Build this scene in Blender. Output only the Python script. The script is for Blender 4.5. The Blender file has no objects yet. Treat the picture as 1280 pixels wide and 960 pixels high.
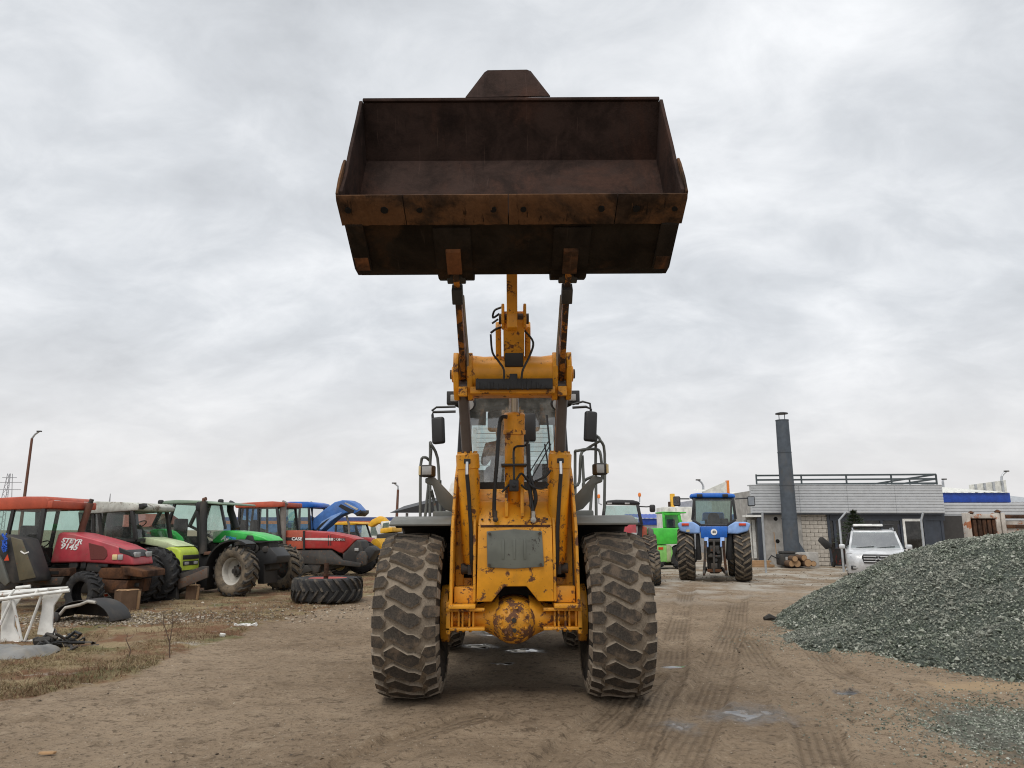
import bpy, bmesh, math, random
import numpy as np
from mathutils import Vector, Matrix, Euler

random.seed(7)
RNG = np.random.default_rng(7)
SC = bpy.context.scene
COL = SC.collection
PI = math.pi
R = math.radians

# ------------------------------------------------------------------ camera
CAM_H, PITCH, FPX = 1.75, R(11.4), 900.0
cam_d = bpy.data.cameras.new('camera')
cam_d.sensor_fit = 'HORIZONTAL'
cam_d.sensor_width = 36.0
cam_d.lens = 36.0 * FPX / 1280.0
cam_d.clip_start = 0.1
cam_d.clip_end = 4000
cam = bpy.data.objects.new('camera', cam_d)
COL.objects.link(cam)
cam.location = (0, 0, CAM_H)
cam.rotation_euler = (PI / 2 + PITCH, 0, 0)
SC.camera = cam

# ------------------------------------------------------------------ sky, sun, exposure
SUN_EL, SUN_AZ = R(58), R(200)      # azimuth clockwise from +Y
world = bpy.data.worlds.new('World')
SC.world = world
world.use_nodes = True
wn, wl = world.node_tree.nodes, world.node_tree.links
wn.clear()
w_out = wn.new('ShaderNodeOutputWorld')
w_bg = wn.new('ShaderNodeBackground')
w_bg.inputs['Strength'].default_value = 0.1
sky = wn.new('ShaderNodeTexSky')
sky.sky_type = 'NISHITA'
sky.sun_disc = False
sky.sun_elevation = SUN_EL
sky.sun_rotation = SUN_AZ
sky.dust_density = 4.0
tc = wn.new('ShaderNodeTexCoord')
sep = wn.new('ShaderNodeSeparateXYZ')
wl.new(tc.outputs['Generated'], sep.inputs[0])

def wmath(op, a, b=None, clamp=False):
    n = wn.new('ShaderNodeMath'); n.operation = op; n.use_clamp = clamp
    for i, s in enumerate((a, b)):
        if s is None: continue
        if isinstance(s, (int, float)): n.inputs[i].default_value = s
        else: wl.new(s, n.inputs[i])
    return n.outputs[0]
zz = wmath('MAXIMUM', sep.outputs['Z'], 0.0)
den = wmath('ADD', zz, 0.42)
cu = wmath('DIVIDE', sep.outputs['X'], den)
cv = wmath('DIVIDE', sep.outputs['Y'], den)
comb = wn.new('ShaderNodeCombineXYZ')
wl.new(cu, comb.inputs[0]); wl.new(cv, comb.inputs[1])
def wnoise(scale, detail, rough, off, sx=1.0, sy=1.0, rot=0.0, dist=0.0):
    m = wn.new('ShaderNodeMapping'); m.inputs['Location'].default_value = off
    m.inputs['Scale'].default_value = (sx, sy, 1); m.inputs['Rotation'].default_value = (0, 0, rot)
    wl.new(comb.outputs[0], m.inputs[0])
    n = wn.new('ShaderNodeTexNoise'); n.inputs['Scale'].default_value = scale
    n.inputs['Detail'].default_value = detail; n.inputs['Roughness'].default_value = rough
    n.inputs['Distortion'].default_value = dist
    wl.new(m.outputs[0], n.inputs['Vector'])
    return n.outputs['Fac']
n1 = wnoise(1.9, 7, 0.55, (3.1, 1.7, 0), 1.0, 1.25, R(25), 0.35)
n2 = wnoise(6.0, 6, 0.6, (7.3, 2.2, 0), 1.0, 1.35, R(25), 0.5)
nmix = wmath('ADD', wmath('MULTIPLY', n1, 0.68), wmath('MULTIPLY', n2, 0.32))
ramp = wn.new('ShaderNodeValToRGB')
ramp.color_ramp.elements[0].position = 0.33
ramp.color_ramp.elements[0].color = (4.30, 4.48, 4.72, 1)
ramp.color_ramp.elements[1].position = 0.66
ramp.color_ramp.elements[1].color = (7.5, 7.62, 7.78, 1)
e = ramp.color_ramp.elements.new(0.48); e.color = (5.50, 5.70, 5.95, 1)
wl.new(nmix, ramp.inputs[0])
# near the horizon the cloud sheet turns flat and faintly warm
hz = wn.new('ShaderNodeMapRange'); hz.interpolation_type = 'SMOOTHSTEP'
hz.inputs['From Min'].default_value = 0.0; hz.inputs['From Max'].default_value = 0.30
hz.inputs['To Min'].default_value = 0.72; hz.inputs['To Max'].default_value = 0.0
wl.new(sep.outputs['Z'], hz.inputs['Value'])
mixh = wn.new('ShaderNodeMixRGB')
mixh.inputs[2].default_value = (6.5, 6.3, 6.2, 1)
wl.new(hz.outputs[0], mixh.inputs[0]); wl.new(ramp.outputs[0], mixh.inputs[1])
mixs = wn.new('ShaderNodeMixRGB'); mixs.inputs[0].default_value = 0.94
wl.new(sky.outputs[0], mixs.inputs[1]); wl.new(mixh.outputs[0], mixs.inputs[2])
wl.new(mixs.outputs[0], w_bg.inputs['Color'])
wl.new(w_bg.outputs[0], w_out.inputs[0])

sun_d = bpy.data.lights.new('sun', 'SUN')
sun_d.energy = 1.5
sun_d.angle = R(35)
sun_d.color = (1.0, 0.96, 0.9)
sun = bpy.data.objects.new('sun', sun_d)
COL.objects.link(sun)
sdir = Vector((math.sin(SUN_AZ) * math.cos(SUN_EL), math.cos(SUN_AZ) * math.cos(SUN_EL), math.sin(SUN_EL)))
sun.rotation_euler = (-sdir).to_track_quat('-Z', 'Y').to_euler()
sun.location = sdir * 60

SC.view_settings.view_transform = 'Standard'
SC.view_settings.look = 'None'
SC.view_settings.gamma = 1
SC.view_settings.use_curve_mapping = False
SC.view_settings.exposure = 0.42
SC.render.engine = 'CYCLES'
SC.cycles.filter_width = 1.1
SC.cycles.max_bounces = 8
SC.cycles.transparent_max_bounces = 24

# ------------------------------------------------------------------ layout helpers
CP, SP = math.cos(PITCH), math.sin(PITCH)
def ray(px, py):
    u, v = (px - 640) / FPX, (480 - py) / FPX
    return Vector((u, CP - v * SP, SP + v * CP))
def P(px, py, Y):
    d = ray(px, py)
    return Vector((0, 0, CAM_H)) + d * (Y / d.y)
def G(px, py, z=0.0):
    d = ray(px, py)
    return Vector((0, 0, CAM_H)) + d * ((z - CAM_H) / d.z)

# ------------------------------------------------------------------ mesh builder
class MB:
    def __init__(s):
        s.v, s.f, s.m, s.sm = [], [], [], []
    def add(s, verts, faces, m=0, smooth=False):
        o = len(s.v)
        s.v += [tuple(p) for p in verts]
        s.f += [tuple(i + o for i in f) for f in faces]
        s.m += [m] * len(faces); s.sm += [smooth] * len(faces)
        return s
    def bx(s, x0, x1, y0, y1, z0, z1, m=0):
        v = [(x, y, z) for z in (z0, z1) for y in (y0, y1) for x in (x0, x1)]
        return s.add(v, [(0, 2, 3, 1), (4, 5, 7, 6), (0, 1, 5, 4), (2, 6, 7, 3), (0, 4, 6, 2), (1, 3, 7, 5)], m)
    def box(s, c, size, rot=(0, 0, 0), m=0):
        M = Euler(rot).to_matrix(); c = Vector(c)
        v = [c + M @ Vector((x * size[0] / 2, y * size[1] / 2, z * size[2] / 2)) for z in (-1, 1) for y in (-1, 1) for x in (-1, 1)]
        return s.add(v, [(0, 2, 3, 1), (4, 5, 7, 6), (0, 1, 5, 4), (2, 6, 7, 3), (0, 4, 6, 2), (1, 3, 7, 5)], m)
    def bar(s, a, b, w, h, up=(0, 0, 1), m=0):
        a, b = Vector(a), Vector(b); d = (b - a).normalized(); up = Vector(up)
        if abs(d.dot(up)) > .98: up = Vector((0, 1, 0))
        sx = d.cross(up).normalized(); uz = sx.cross(d).normalized()
        v = [p + sx * (w / 2 * i) + uz * (h / 2 * j) for p in (a, b) for j in (-1, 1) for i in (-1, 1)]
        return s.add(v, [(0, 2, 3, 1), (4, 5, 7, 6), (0, 1, 5, 4), (2, 6, 7, 3), (0, 4, 6, 2), (1, 3, 7, 5)], m)
    def prism(s, poly, vec, m=0, smooth=False):
        n = len(poly); vec = Vector(vec)
        a = [Vector(p) for p in poly]; b = [p + vec for p in a]
        f = [tuple(range(n - 1, -1, -1)), tuple(range(n, 2 * n))]
        s.add(a + b, f, m)
        o = len(s.v) - 2 * n
        s.f += [(o + i, o + (i + 1) % n, o + n + (i + 1) % n, o + n + i) for i in range(n)]
        s.m += [m] * n; s.sm += [smooth] * n
        return s
    def loft(s, rings, m=0, smooth=True, caps=True, closed=True):
        n = len(rings[0]); v = [p for r_ in rings for p in r_]; f = []
        for k in range(len(rings) - 1):
            for i in range(n if closed else n - 1):
                j = (i + 1) % n
                f.append((k * n + i, k * n + j, (k + 1) * n + j, (k + 1) * n + i))
        s.add(v, f, m, smooth)
        if caps and closed:
            o = len(s.v) - len(v); e_ = (len(rings) - 1) * n
            s.f += [tuple(o + i for i in range(n - 1, -1, -1)), tuple(o + e_ + i for i in range(n))]
            s.m += [m, m]; s.sm += [False, False]
        return s
    def tube(s, path, r, n=8, m=0, caps=True):
        path = [Vector(p) for p in path]; rings = []
        rr = r if isinstance(r, (list, tuple)) else [r] * len(path)
        prev = None
        for i, p in enumerate(path):
            d = (path[min(i + 1, len(path) - 1)] - path[max(i - 1, 0)])
            if d.length < 1e-9: d = Vector((0, 0, 1))
            d.normalize()
            if prev is None:
                up = Vector((0, 0, 1)) if abs(d.z) < .9 else Vector((1, 0, 0))
                sx = d.cross(up).normalized()
            else:
                sx = (prev - d * prev.dot(d))
                sx = sx.normalized() if sx.length > 1e-6 else d.orthogonal().normalized()
            prev = sx; uz = sx.cross(d)
            rings.append([p + (sx * math.cos(2 * PI * k / n) + uz * math.sin(2 * PI * k / n)) * rr[i] for k in range(n)])
        return s.loft(rings, m, True, caps)
    def cyl(s, a, b, r0, r1=None, n=16, m=0):
        return s.tube([a, b], [r0, r0 if r1 is None else r1], n, m)
    def lathe(s, prof, org, ax, n=24, m=0, smooth=True, closed=False):
        """prof: list of (radius, height along ax)"""
        ax = Vector(ax).normalized(); org = Vector(org)
        sx = ax.orthogonal().normalized(); sy = ax.cross(sx)
        rings = [[org + ax * h + (sx * math.cos(2 * PI * k / n) + sy * math.sin(2 * PI * k / n)) * max(r_, 1e-4) for k in range(n)] for r_, h in prof]
        return s.loft(rings, m, smooth, caps=not closed)
    def arc(s, c, r0, r1, a0, a1, w0, w1, n=12, m=0, axis='y'):
        """bent plate round an axis parallel to local y; angles from +x upwards"""
        rings = []
        for i in range(n + 1):
            a = a0 + (a1 - a0) * i / n
            ring = []
            for rr, w in ((r0, w0), (r1, w0), (r1, w1), (r0, w1)):
                ring.append((c[0] + rr * math.cos(a), c[1] + w, c[2] + rr * math.sin(a)))
            rings.append(ring)
        return s.loft(rings, m, False)
    def build(s, name, mats, parent=None, M=None, bevel=0, seg=2, loc=None, smooth=None):
        me = mesh_from(name, s.v, s.f, mats, s.m, s.sm, M, bevel, seg)
        return link(name, me, parent, loc)

def smooth_path(pts, k=5):
    pts = [Vector(p) for p in pts]; out = []
    for i in range(len(pts) - 1):
        p0, p1, p2, p3 = pts[max(i - 1, 0)], pts[i], pts[i + 1], pts[min(i + 2, len(pts) - 1)]
        for j in range(k):
            t = j / k
            out.append(.5 * ((2 * p1) + (p2 - p0) * t + (2 * p0 - 5 * p1 + 4 * p2 - p3) * t * t + (3 * p1 - p0 - 3 * p2 + p3) * t ** 3))
    return out + [pts[-1]]
def mesh_from(name, verts, faces, mats, mi=None, sm=None, M=None, bevel=0, seg=2):
    me = bpy.data.meshes.new(name)
    if M is not None:
        verts = [M @ Vector(p) for p in verts]
    me.from_pydata([tuple(p) for p in verts], [], faces)
    if not isinstance(mats, (list, tuple)): mats = [mats]
    for m in mats: me.materials.append(m)
    if mi is not None: me.polygons.foreach_set('material_index', mi)
    if sm is not None: me.polygons.foreach_set('use_smooth', sm)
    bm = bmesh.new(); bm.from_mesh(me)
    bmesh.ops.recalc_face_normals(bm, faces=bm.faces)
    if bevel:
        es = [e for e in bm.edges if len(e.link_faces) == 2 and e.calc_face_angle(0) > R(28)]
        if es:
            bmesh.ops.bevel(bm, geom=es, offset=bevel, segments=seg, affect='EDGES', profile=.5, clamp_overlap=True)
    bm.to_mesh(me); bm.free()
    me.update()
    me.set_sharp_from_angle(angle=R(42))
    return me

def link(name, data, parent=None, loc=None):
    o = bpy.data.objects.new(name, data)
    COL.objects.link(o)
    if parent is not None: o.parent = parent
    if loc is not None: o.location = loc
    return o

def thing(name, label, cat, loc=(0, 0, 0), rotz=0.0, group=None, kind=None):
    o = bpy.data.objects.new(name, None); COL.objects.link(o)
    o.empty_display_size = .2
    o.location = loc; o.rotation_euler = (0, 0, rotz)
    return tag(o, label, cat, group, kind)
def tag(o, label=None, cat=None, group=None, kind=None):
    if label: o['label'] = label
    if cat: o['category'] = cat
    if group: o['group'] = group
    if kind: o['kind'] = kind
    return o
def copy_tree(o, parent=None):
    c = o.copy(); COL.objects.link(c); c.parent = parent
    for ch in list(o.children): copy_tree(ch, c)
    return c
class Frame:
    """local frame on the ground: x forward along heading, y left, z up"""
    def __init__(s, loc, a):
        s.loc = Vector((loc[0], loc[1], 0)); s.a = a
        s.M = Matrix.Translation(s.loc) @ Matrix.Rotation(a, 4, 'Z')
        s.I = s.M.inverted()
    def L(s, px, py, y):
        """point of the plane local y that shows at this pixel, in local coordinates"""
        o = s.I @ Vector((0, 0, CAM_H)); d = s.I.to_3x3() @ ray(px, py)
        return o + d * ((y - o.y) / d.y)
    def X(s, px, py, x):
        o = s.I @ Vector((0, 0, CAM_H)); d = s.I.to_3x3() @ ray(px, py)
        return o + d * ((x - o.x) / d.x)
    def poly(s, pts, y):
        return [s.L(a, b, y) for a, b in pts]

def text_mesh(name, txt, size, mat, parent, M, shear=0.0, ext=.003):
    cu_ = bpy.data.curves.new('lettering', 'FONT'); cu_.body = txt; cu_.size = size
    cu_.extrude = ext; cu_.shear = shear; cu_.align_x = 'CENTER'; cu_.align_y = 'CENTER'; cu_.offset = size * .03
    ob = bpy.data.objects.new('tmp', cu_); COL.objects.link(ob)
    dg = bpy.context.evaluated_depsgraph_get()
    me = bpy.data.meshes.new_from_object(ob.evaluated_get(dg))
    bpy.data.objects.remove(ob)
    me.transform(M); me.materials.clear(); me.materials.append(mat)
    return link(name, me, parent)

# ------------------------------------------------------------------ numpy noise
_perm = np.random.default_rng(3).random((256, 256))
def vnoise(x, y):
    xi, yi = np.floor(x).astype(int), np.floor(y).astype(int)
    xf, yf = x - xi, y - yi
    xf = xf * xf * (3 - 2 * xf); yf = yf * yf * (3 - 2 * yf)
    g = lambda a, b: _perm[a & 255, b & 255]
    return (g(xi, yi) * (1 - xf) + g(xi + 1, yi) * xf) * (1 - yf) + (g(xi, yi + 1) * (1 - xf) + g(xi + 1, yi + 1) * xf) * yf
def fbm(x, y, o=5, g=.5):
    a, s_, t = 1.0, 0.0, 0.0
    for i in range(o):
        s_ = s_ + a * vnoise(x * 2 ** i + 17.3 * i, y * 2 ** i + 5.7 * i); t += a; a *= g
    return s_ / t - .5

# ------------------------------------------------------------------ materials
class NT:
    def __init__(s, name):
        s.mat = bpy.data.materials.new(name); s.mat.use_nodes = True
        s.n, s.l = s.mat.node_tree.nodes, s.mat.node_tree.links
        s.n.clear()
        s.out = s.n.new('ShaderNodeOutputMaterial'); s.bs = s.n.new('ShaderNodeBsdfPrincipled')
        s.l.new(s.bs.outputs[0], s.out.inputs[0])
        s.tc = s.n.new('ShaderNodeTexCoord').outputs['Object']
    def put(s, sock, val):
        if hasattr(val, 'is_output') or isinstance(val, bpy.types.NodeSocket): s.l.new(val, sock)
        elif isinstance(val, (tuple, list)) and len(val) == 3 and sock.type == 'RGBA': sock.default_value = (*val, 1)
        else: sock.default_value = val
    def noise(s, scale, detail=4, rough=.55, stretch=None, dist=0, vec=None, off=None):
        v = vec or s.tc
        if stretch or off:
            m = s.n.new('ShaderNodeMapping')
            if stretch: m.inputs['Scale'].default_value = stretch
            if off: m.inputs['Location'].default_value = off
            s.l.new(v, m.inputs[0]); v = m.outputs[0]
        t = s.n.new('ShaderNodeTexNoise'); t.inputs['Scale'].default_value = scale
        t.inputs['Detail'].default_value = detail; t.inputs['Roughness'].default_value = rough
        t.inputs['Distortion'].default_value = dist
        s.l.new(v, t.inputs['Vector']); return t.outputs['Fac']
    def step(s, fac, lo, hi, a=0.0, b=1.0):
        m = s.n.new('ShaderNodeMapRange'); m.interpolation_type = 'SMOOTHSTEP'
        for k, val in (('From Min', lo), ('From Max', hi), ('To Min', a), ('To Max', b)): m.inputs[k].default_value = val
        s.l.new(fac, m.inputs['Value']); return m.outputs[0]
    def math(s, op, a, b=None, clamp=False):
        m = s.n.new('ShaderNodeMath'); m.operation = op; m.use_clamp = clamp
        s.put(m.inputs[0], a)
        if b is not None: s.put(m.inputs[1], b)
        return m.outputs[0]
    def mix(s, fac, a, b, mode='MIX'):
        m = s.n.new('ShaderNodeMixRGB'); m.blend_type = mode
        s.put(m.inputs[0], fac); s.put(m.inputs[1], a); s.put(m.inputs[2], b)
        return m.outputs[0]
    def bump(s, h, strength=.3, dist=.01):
        b = s.n.new('ShaderNodeBump'); b.inputs['Strength'].default_value = strength; b.inputs['Distance'].default_value = dist
        s.l.new(h, b.inputs['Height']); s.l.new(b.outputs[0], s.bs.inputs['Normal'])
    def attr(s, name):
        a = s.n.new('ShaderNodeAttribute'); a.attribute_name = name; return a.outputs['Fac']
    def done(s, col=None, rough=None, metal=None, spec=None):
        if col is not None: s.put(s.bs.inputs['Base Color'], col)
        if rough is not None: s.put(s.bs.inputs['Roughness'], rough)
        if metal is not None: s.put(s.bs.inputs['Metallic'], metal)
        if spec is not None: s.put(s.bs.inputs['Specular IOR Level'], spec)
        return s.mat

def mul(c, k): return tuple(min(1, x * k) for x in c)
def paint(name, col, rough=.45, dirt=.35, rust=.0, dcol=(.17, .13, .09), rcol=(.09, .04, .02), rsc=9, metal=0, var=.18, bump=.15, dsc=2.2):
    t = NT(name)
    n = t.noise(3.1, 5, .6)
    c = t.mix(t.step(n, .3, .7), mul(col, 1 - var), mul(col, 1 + var))
    d = t.step(t.noise(dsc, 8, .68, (1, 1, .55), .4, off=(3, 1, 2)), .62 - dirt * .35, .86 - dirt * .2, 0, min(1, dirt * 1.5))
    c = t.mix(d, c, dcol)
    h = n
    if rust:
        r_ = t.step(t.noise(rsc, 9, .74, None, .3, off=(1.3, 4, 2)), .66 - rust * .22, .69 - rust * .20)
        r2 = t.step(t.noise(rsc * 3.7, 6, .7, off=(5, 2, 9)), .70 - rust * .12, .73 - rust * .12)
        r_ = t.math('MAXIMUM', r_, r2)
        rc = t.mix(t.noise(40, 3), rcol, mul(rcol, 2.1))
        c = t.mix(r_, c, rc)
        t.put(t.bs.inputs['Roughness'], t.mix(r_, t.mix(d, (rough,) * 3, (.8,) * 3), (.85,) * 3))
        h = t.math('SUBTRACT', n, r_)
    else:
        t.put(t.bs.inputs['Roughness'], t.mix(d, (rough,) * 3, (.8,) * 3))
    if bump: t.bump(h, bump, .006)
    return t.done(c, None, metal)
def plain(name, col, rough=.5, metal=0, var=.12, sc=6, bump=0):
    t = NT(name)
    n = t.noise(sc, 5, .6)
    c = t.mix(t.step(n, .3, .7), mul(col, 1 - var), mul(col, 1 + var))
    if bump: t.bump(n, bump, .01)
    return t.done(c, rough, metal)
def glass(name, tint=(.72, .82, .80), gl=.9, dirty=.12):
    t = NT(name)
    t.n.remove(t.bs)
    tr = t.n.new('ShaderNodeBsdfTransparent'); tr.inputs[0].default_value = (*tint, 1)
    gs = t.n.new('ShaderNodeBsdfGlossy'); gs.inputs['Roughness'].default_value = .03
    df = t.n.new('ShaderNodeBsdfDiffuse'); df.inputs[0].default_value = (.42, .41, .38, 1)
    fr = t.n.new('ShaderNodeFresnel'); fr.inputs[0].default_value = 1.5
    m1 = t.n.new('ShaderNodeMixShader'); m2 = t.n.new('ShaderNodeMixShader')
    dn = t.step(t.noise(3, 7, .7), .4, .75, dirty * .4, dirty * 1.8)  # pale film: dirt, and on the loader cab painted sky reflection too
    t.l.new(dn, m1.inputs[0]); t.l.new(tr.outputs[0], m1.inputs[1]); t.l.new(df.outputs[0], m1.inputs[2])
    t.l.new(t.math('MULTIPLY', fr.outputs[0], gl), m2.inputs[0])
    t.l.new(m1.outputs[0], m2.inputs[1]); t.l.new(gs.outputs[0], m2.inputs[2])
    t.l.new(m2.outputs[0], t.out.inputs[0])
    return t.mat

M_ = {}
M_['yellow'] = paint('yellow_paint', (.80, .345, .016), .40, .30, .44, dcol=(.22, .12, .05), rsc=7)
M_['yellow_worn'] = paint('worn_yellow_paint', (.72, .32, .022), .48, .3, .52, dcol=(.24, .12, .05), rsc=8)
M_['yellow_arm'] = paint('scraped_yellow_arm', (.50, .19, .02), .6, .45, .88, dcol=(.05, .03, .02), rcol=(.03, .018, .012), rsc=6)
M_['loadergrey'] = paint('dark_grey_paint', (.10, .105, .095), .5, .4, .1, dcol=(.16, .14, .11))
M_['guardgrey'] = paint('dusty_mudguard', (.17, .175, .16), .55, .4, 0, dcol=(.22, .20, .165))
M_['coverplate'] = paint('grey_green_plate', (.155, .165, .14), .5, .3, .25, dcol=(.10, .10, .08), rcol=(.04, .035, .03), rsc=5)
M_['black'] = plain('black_plastic', (.018, .018, .019), .5)
M_['blackdusty'] = paint('dusty_black', (.022, .022, .022), .6, .55, 0, dcol=(.09, .075, .06))
M_['rubberhose'] = plain('black_hose', (.012, .012, .012), .45)
M_['chrome'] = plain('chrome_rod', (.62, .62, .62), .12, 1.0, .05)
M_['rod_dark'] = paint('dark_oily_rod', (.115, .095, .085), .40, .3, .15, dcol=(.16, .11, .075), metal=.3)
M_['underside'] = plain('grimy_frame', (.03, .027, .023), .8, bump=.3)
M_['bolt'] = plain('steel_bolt', (.08, .06, .045), .6, .4)
def bucket_mat(name, base, rustc, amount, sc=2.6, streak=.35):
    t = NT(name)
    n = t.noise(sc, 9, .7, dist=.4); n2 = t.noise(26, 5, .65)
    c = t.mix(t.step(n, .34, .66), mul(base, .55), mul(base, 1.35))
    c = t.mix(t.step(t.noise(1.5, 8, .7, (1, 1, .6), .5, off=(4, 4, 1)), .62 - amount * .3, .72 - amount * .2), c, t.mix(n2, mul(rustc, .55), mul(rustc, 1.35)))
    c = t.mix(t.step(t.noise(.9, 6, .6, off=(8, 3, 3)), .60, .74), c, mul(base, .35))
    st = t.noise(7, 7, .7, (2.6, .35, .35), .2, off=(1, 2, 6)); c = t.mix(t.step(st, .60, .68, 0, streak), c, mul(base, .3)); c = t.mix(t.step(st, .30, .38, streak * .5, 0), c, mul(rustc, 1.3))
    sc_ = t.noise(30, 3, .6, (1, .06, .06), 0, off=(6, 2, 1)); c = t.mix(t.step(sc_, .66, .72, 0, .45), c, mul(base, 2.2))
    t.bump(t.math('ADD', t.math('ADD', n2, t.noise(90, 3, .6)), t.math('MULTIPLY', t.noise(2.2, 4, .5, off=(3, 3, 3)), 2.5)), .45, .010)
    return t.done(c, .85, 0, .12)
M_['bucket_in'] = bucket_mat('worn_bucket_steel', (.036, .0225, .0185), (.058, .031, .023), .5)
M_['bucket_out'] = bucket_mat('dark_bucket_underside', (.024, .019, .015), (.050, .030, .018), .35)  # darker tone than the inside of the bucket
M_['edge'] = bucket_mat('rusty_cutting_edge', (.045, .029, .020), (.145, .075, .038), .78, 5, .95)
M_['padrust'] = bucket_mat('rusty_wear_pad', (.06, .035, .022), (.21, .09, .04), .7, 6)
def rubber(name, lo, hi, mud, amt, sc=5):
    t = NT(name)
    n = t.noise(sc, 8, .68, dist=.3); n2 = t.noise(60, 4, .6)
    c = t.mix(t.step(n2, .3, .7), lo, hi)
    c = t.mix(t.step(n, .60 - amt * .4, .80 - amt * .35), c, t.mix(n2, mul(mud, .75), mul(mud, 1.2)))
    t.bump(t.math('ADD', n2, n), .4, .006)
    return t.done(c, .9, 0, .25)
M_['lug'] = rubber('tyre_lug_rubber', (.036, .031, .026), (.072, .061, .050), (.15, .112, .080), .34, 7)
M_['groove'] = rubber('dried_mud_in_grooves', (.165, .135, .102), (.255, .210, .160), (.29, .24, .185), .5, 6)
M_['sidewall'] = rubber('tyre_sidewall', (.028, .026, .023), (.05, .046, .04), (.11, .09, .068), .35)
M_['agtyre'] = rubber('tractor_tyre', (.030, .029, .028), (.052, .05, .047), (.15, .125, .098), .35)
M_['agmud'] = rubber('muddy_tractor_tyre', (.07, .058, .046), (.12, .10, .078), (.20, .16, .115), .55)
M_['agdark'] = rubber('dark_tractor_tyre', (.022, .022, .023), (.04, .04, .041), (.08, .072, .062), .22)
M_['glass'] = glass('window_glass')
M_['cabglass'] = glass('loader_cab_glass', (.76, .87, .89), 4.2, .34)  # film and gloss turned up to stand in for the reflected sky
M_['greenglass'] = glass('tinted_tractor_glass', (.72, .86, .81), 1.3, .08)
M_['lens'] = plain('lamp_lens', (.36, .36, .35), .15)
M_['hole'] = plain('dark_hole', (.004, .004, .004), 1.0)
M_['amber'] = plain('amber_lens', (.75, .20, .02), .25)
M_['redlens'] = plain('red_lens', (.55, .06, .02), .25)
M_['mirror'] = plain('mirror_glass', (.25, .27, .29), .08, .9)
M_['white'] = paint('white_paint', (.70, .70, .67), .45, .4, .22, rcol=(.20, .09, .04), dcol=(.40, .35, .28))
M_['rimsilver'] = paint('dusty_silver_rim', (.42, .40, .36), .55, .5, .15, dcol=(.22, .18, .13))
M_['rimyellow'] = paint('dirty_cream_rim', (.62, .50, .26), .55, .4, .2)
M_['rimred'] = paint('red_rim', (.30, .045, .03), .55, .4, .3)
M_['rust'] = bucket_mat('rusty_steel', (.055, .032, .022), (.125, .058, .030), .5, 7)
M_['headliner'] = plain('grey_headliner', (.38, .39, .40), .9)
M_['diffpaint'] = paint('greasy_worn_yellow', (.70, .31, .022), .5, .42, .78, dcol=(.10, .05, .025), rsc=9, dsc=3.5)
M_['darksteel'] = paint('dirty_dark_steel', (.035, .033, .031), .65, .5, .4, dcol=(.10, .08, .06))
M_['fabric'] = plain('seat_fabric', (.02, .021, .024), .9)
# ================================================================== tyres
def tyre_lathe(b, prof, n, m):
    """prof list of (w, r); revolve round local y"""
    rings = []
    for k in range(n):
        th = 2 * PI * k / n
        rings.append([(r_ * math.sin(th), w, r_ * math.cos(th)) for w, r_ in prof])
    rings.append(rings[0])
    b.loft(rings, m, True, caps=False, closed=False)

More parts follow.
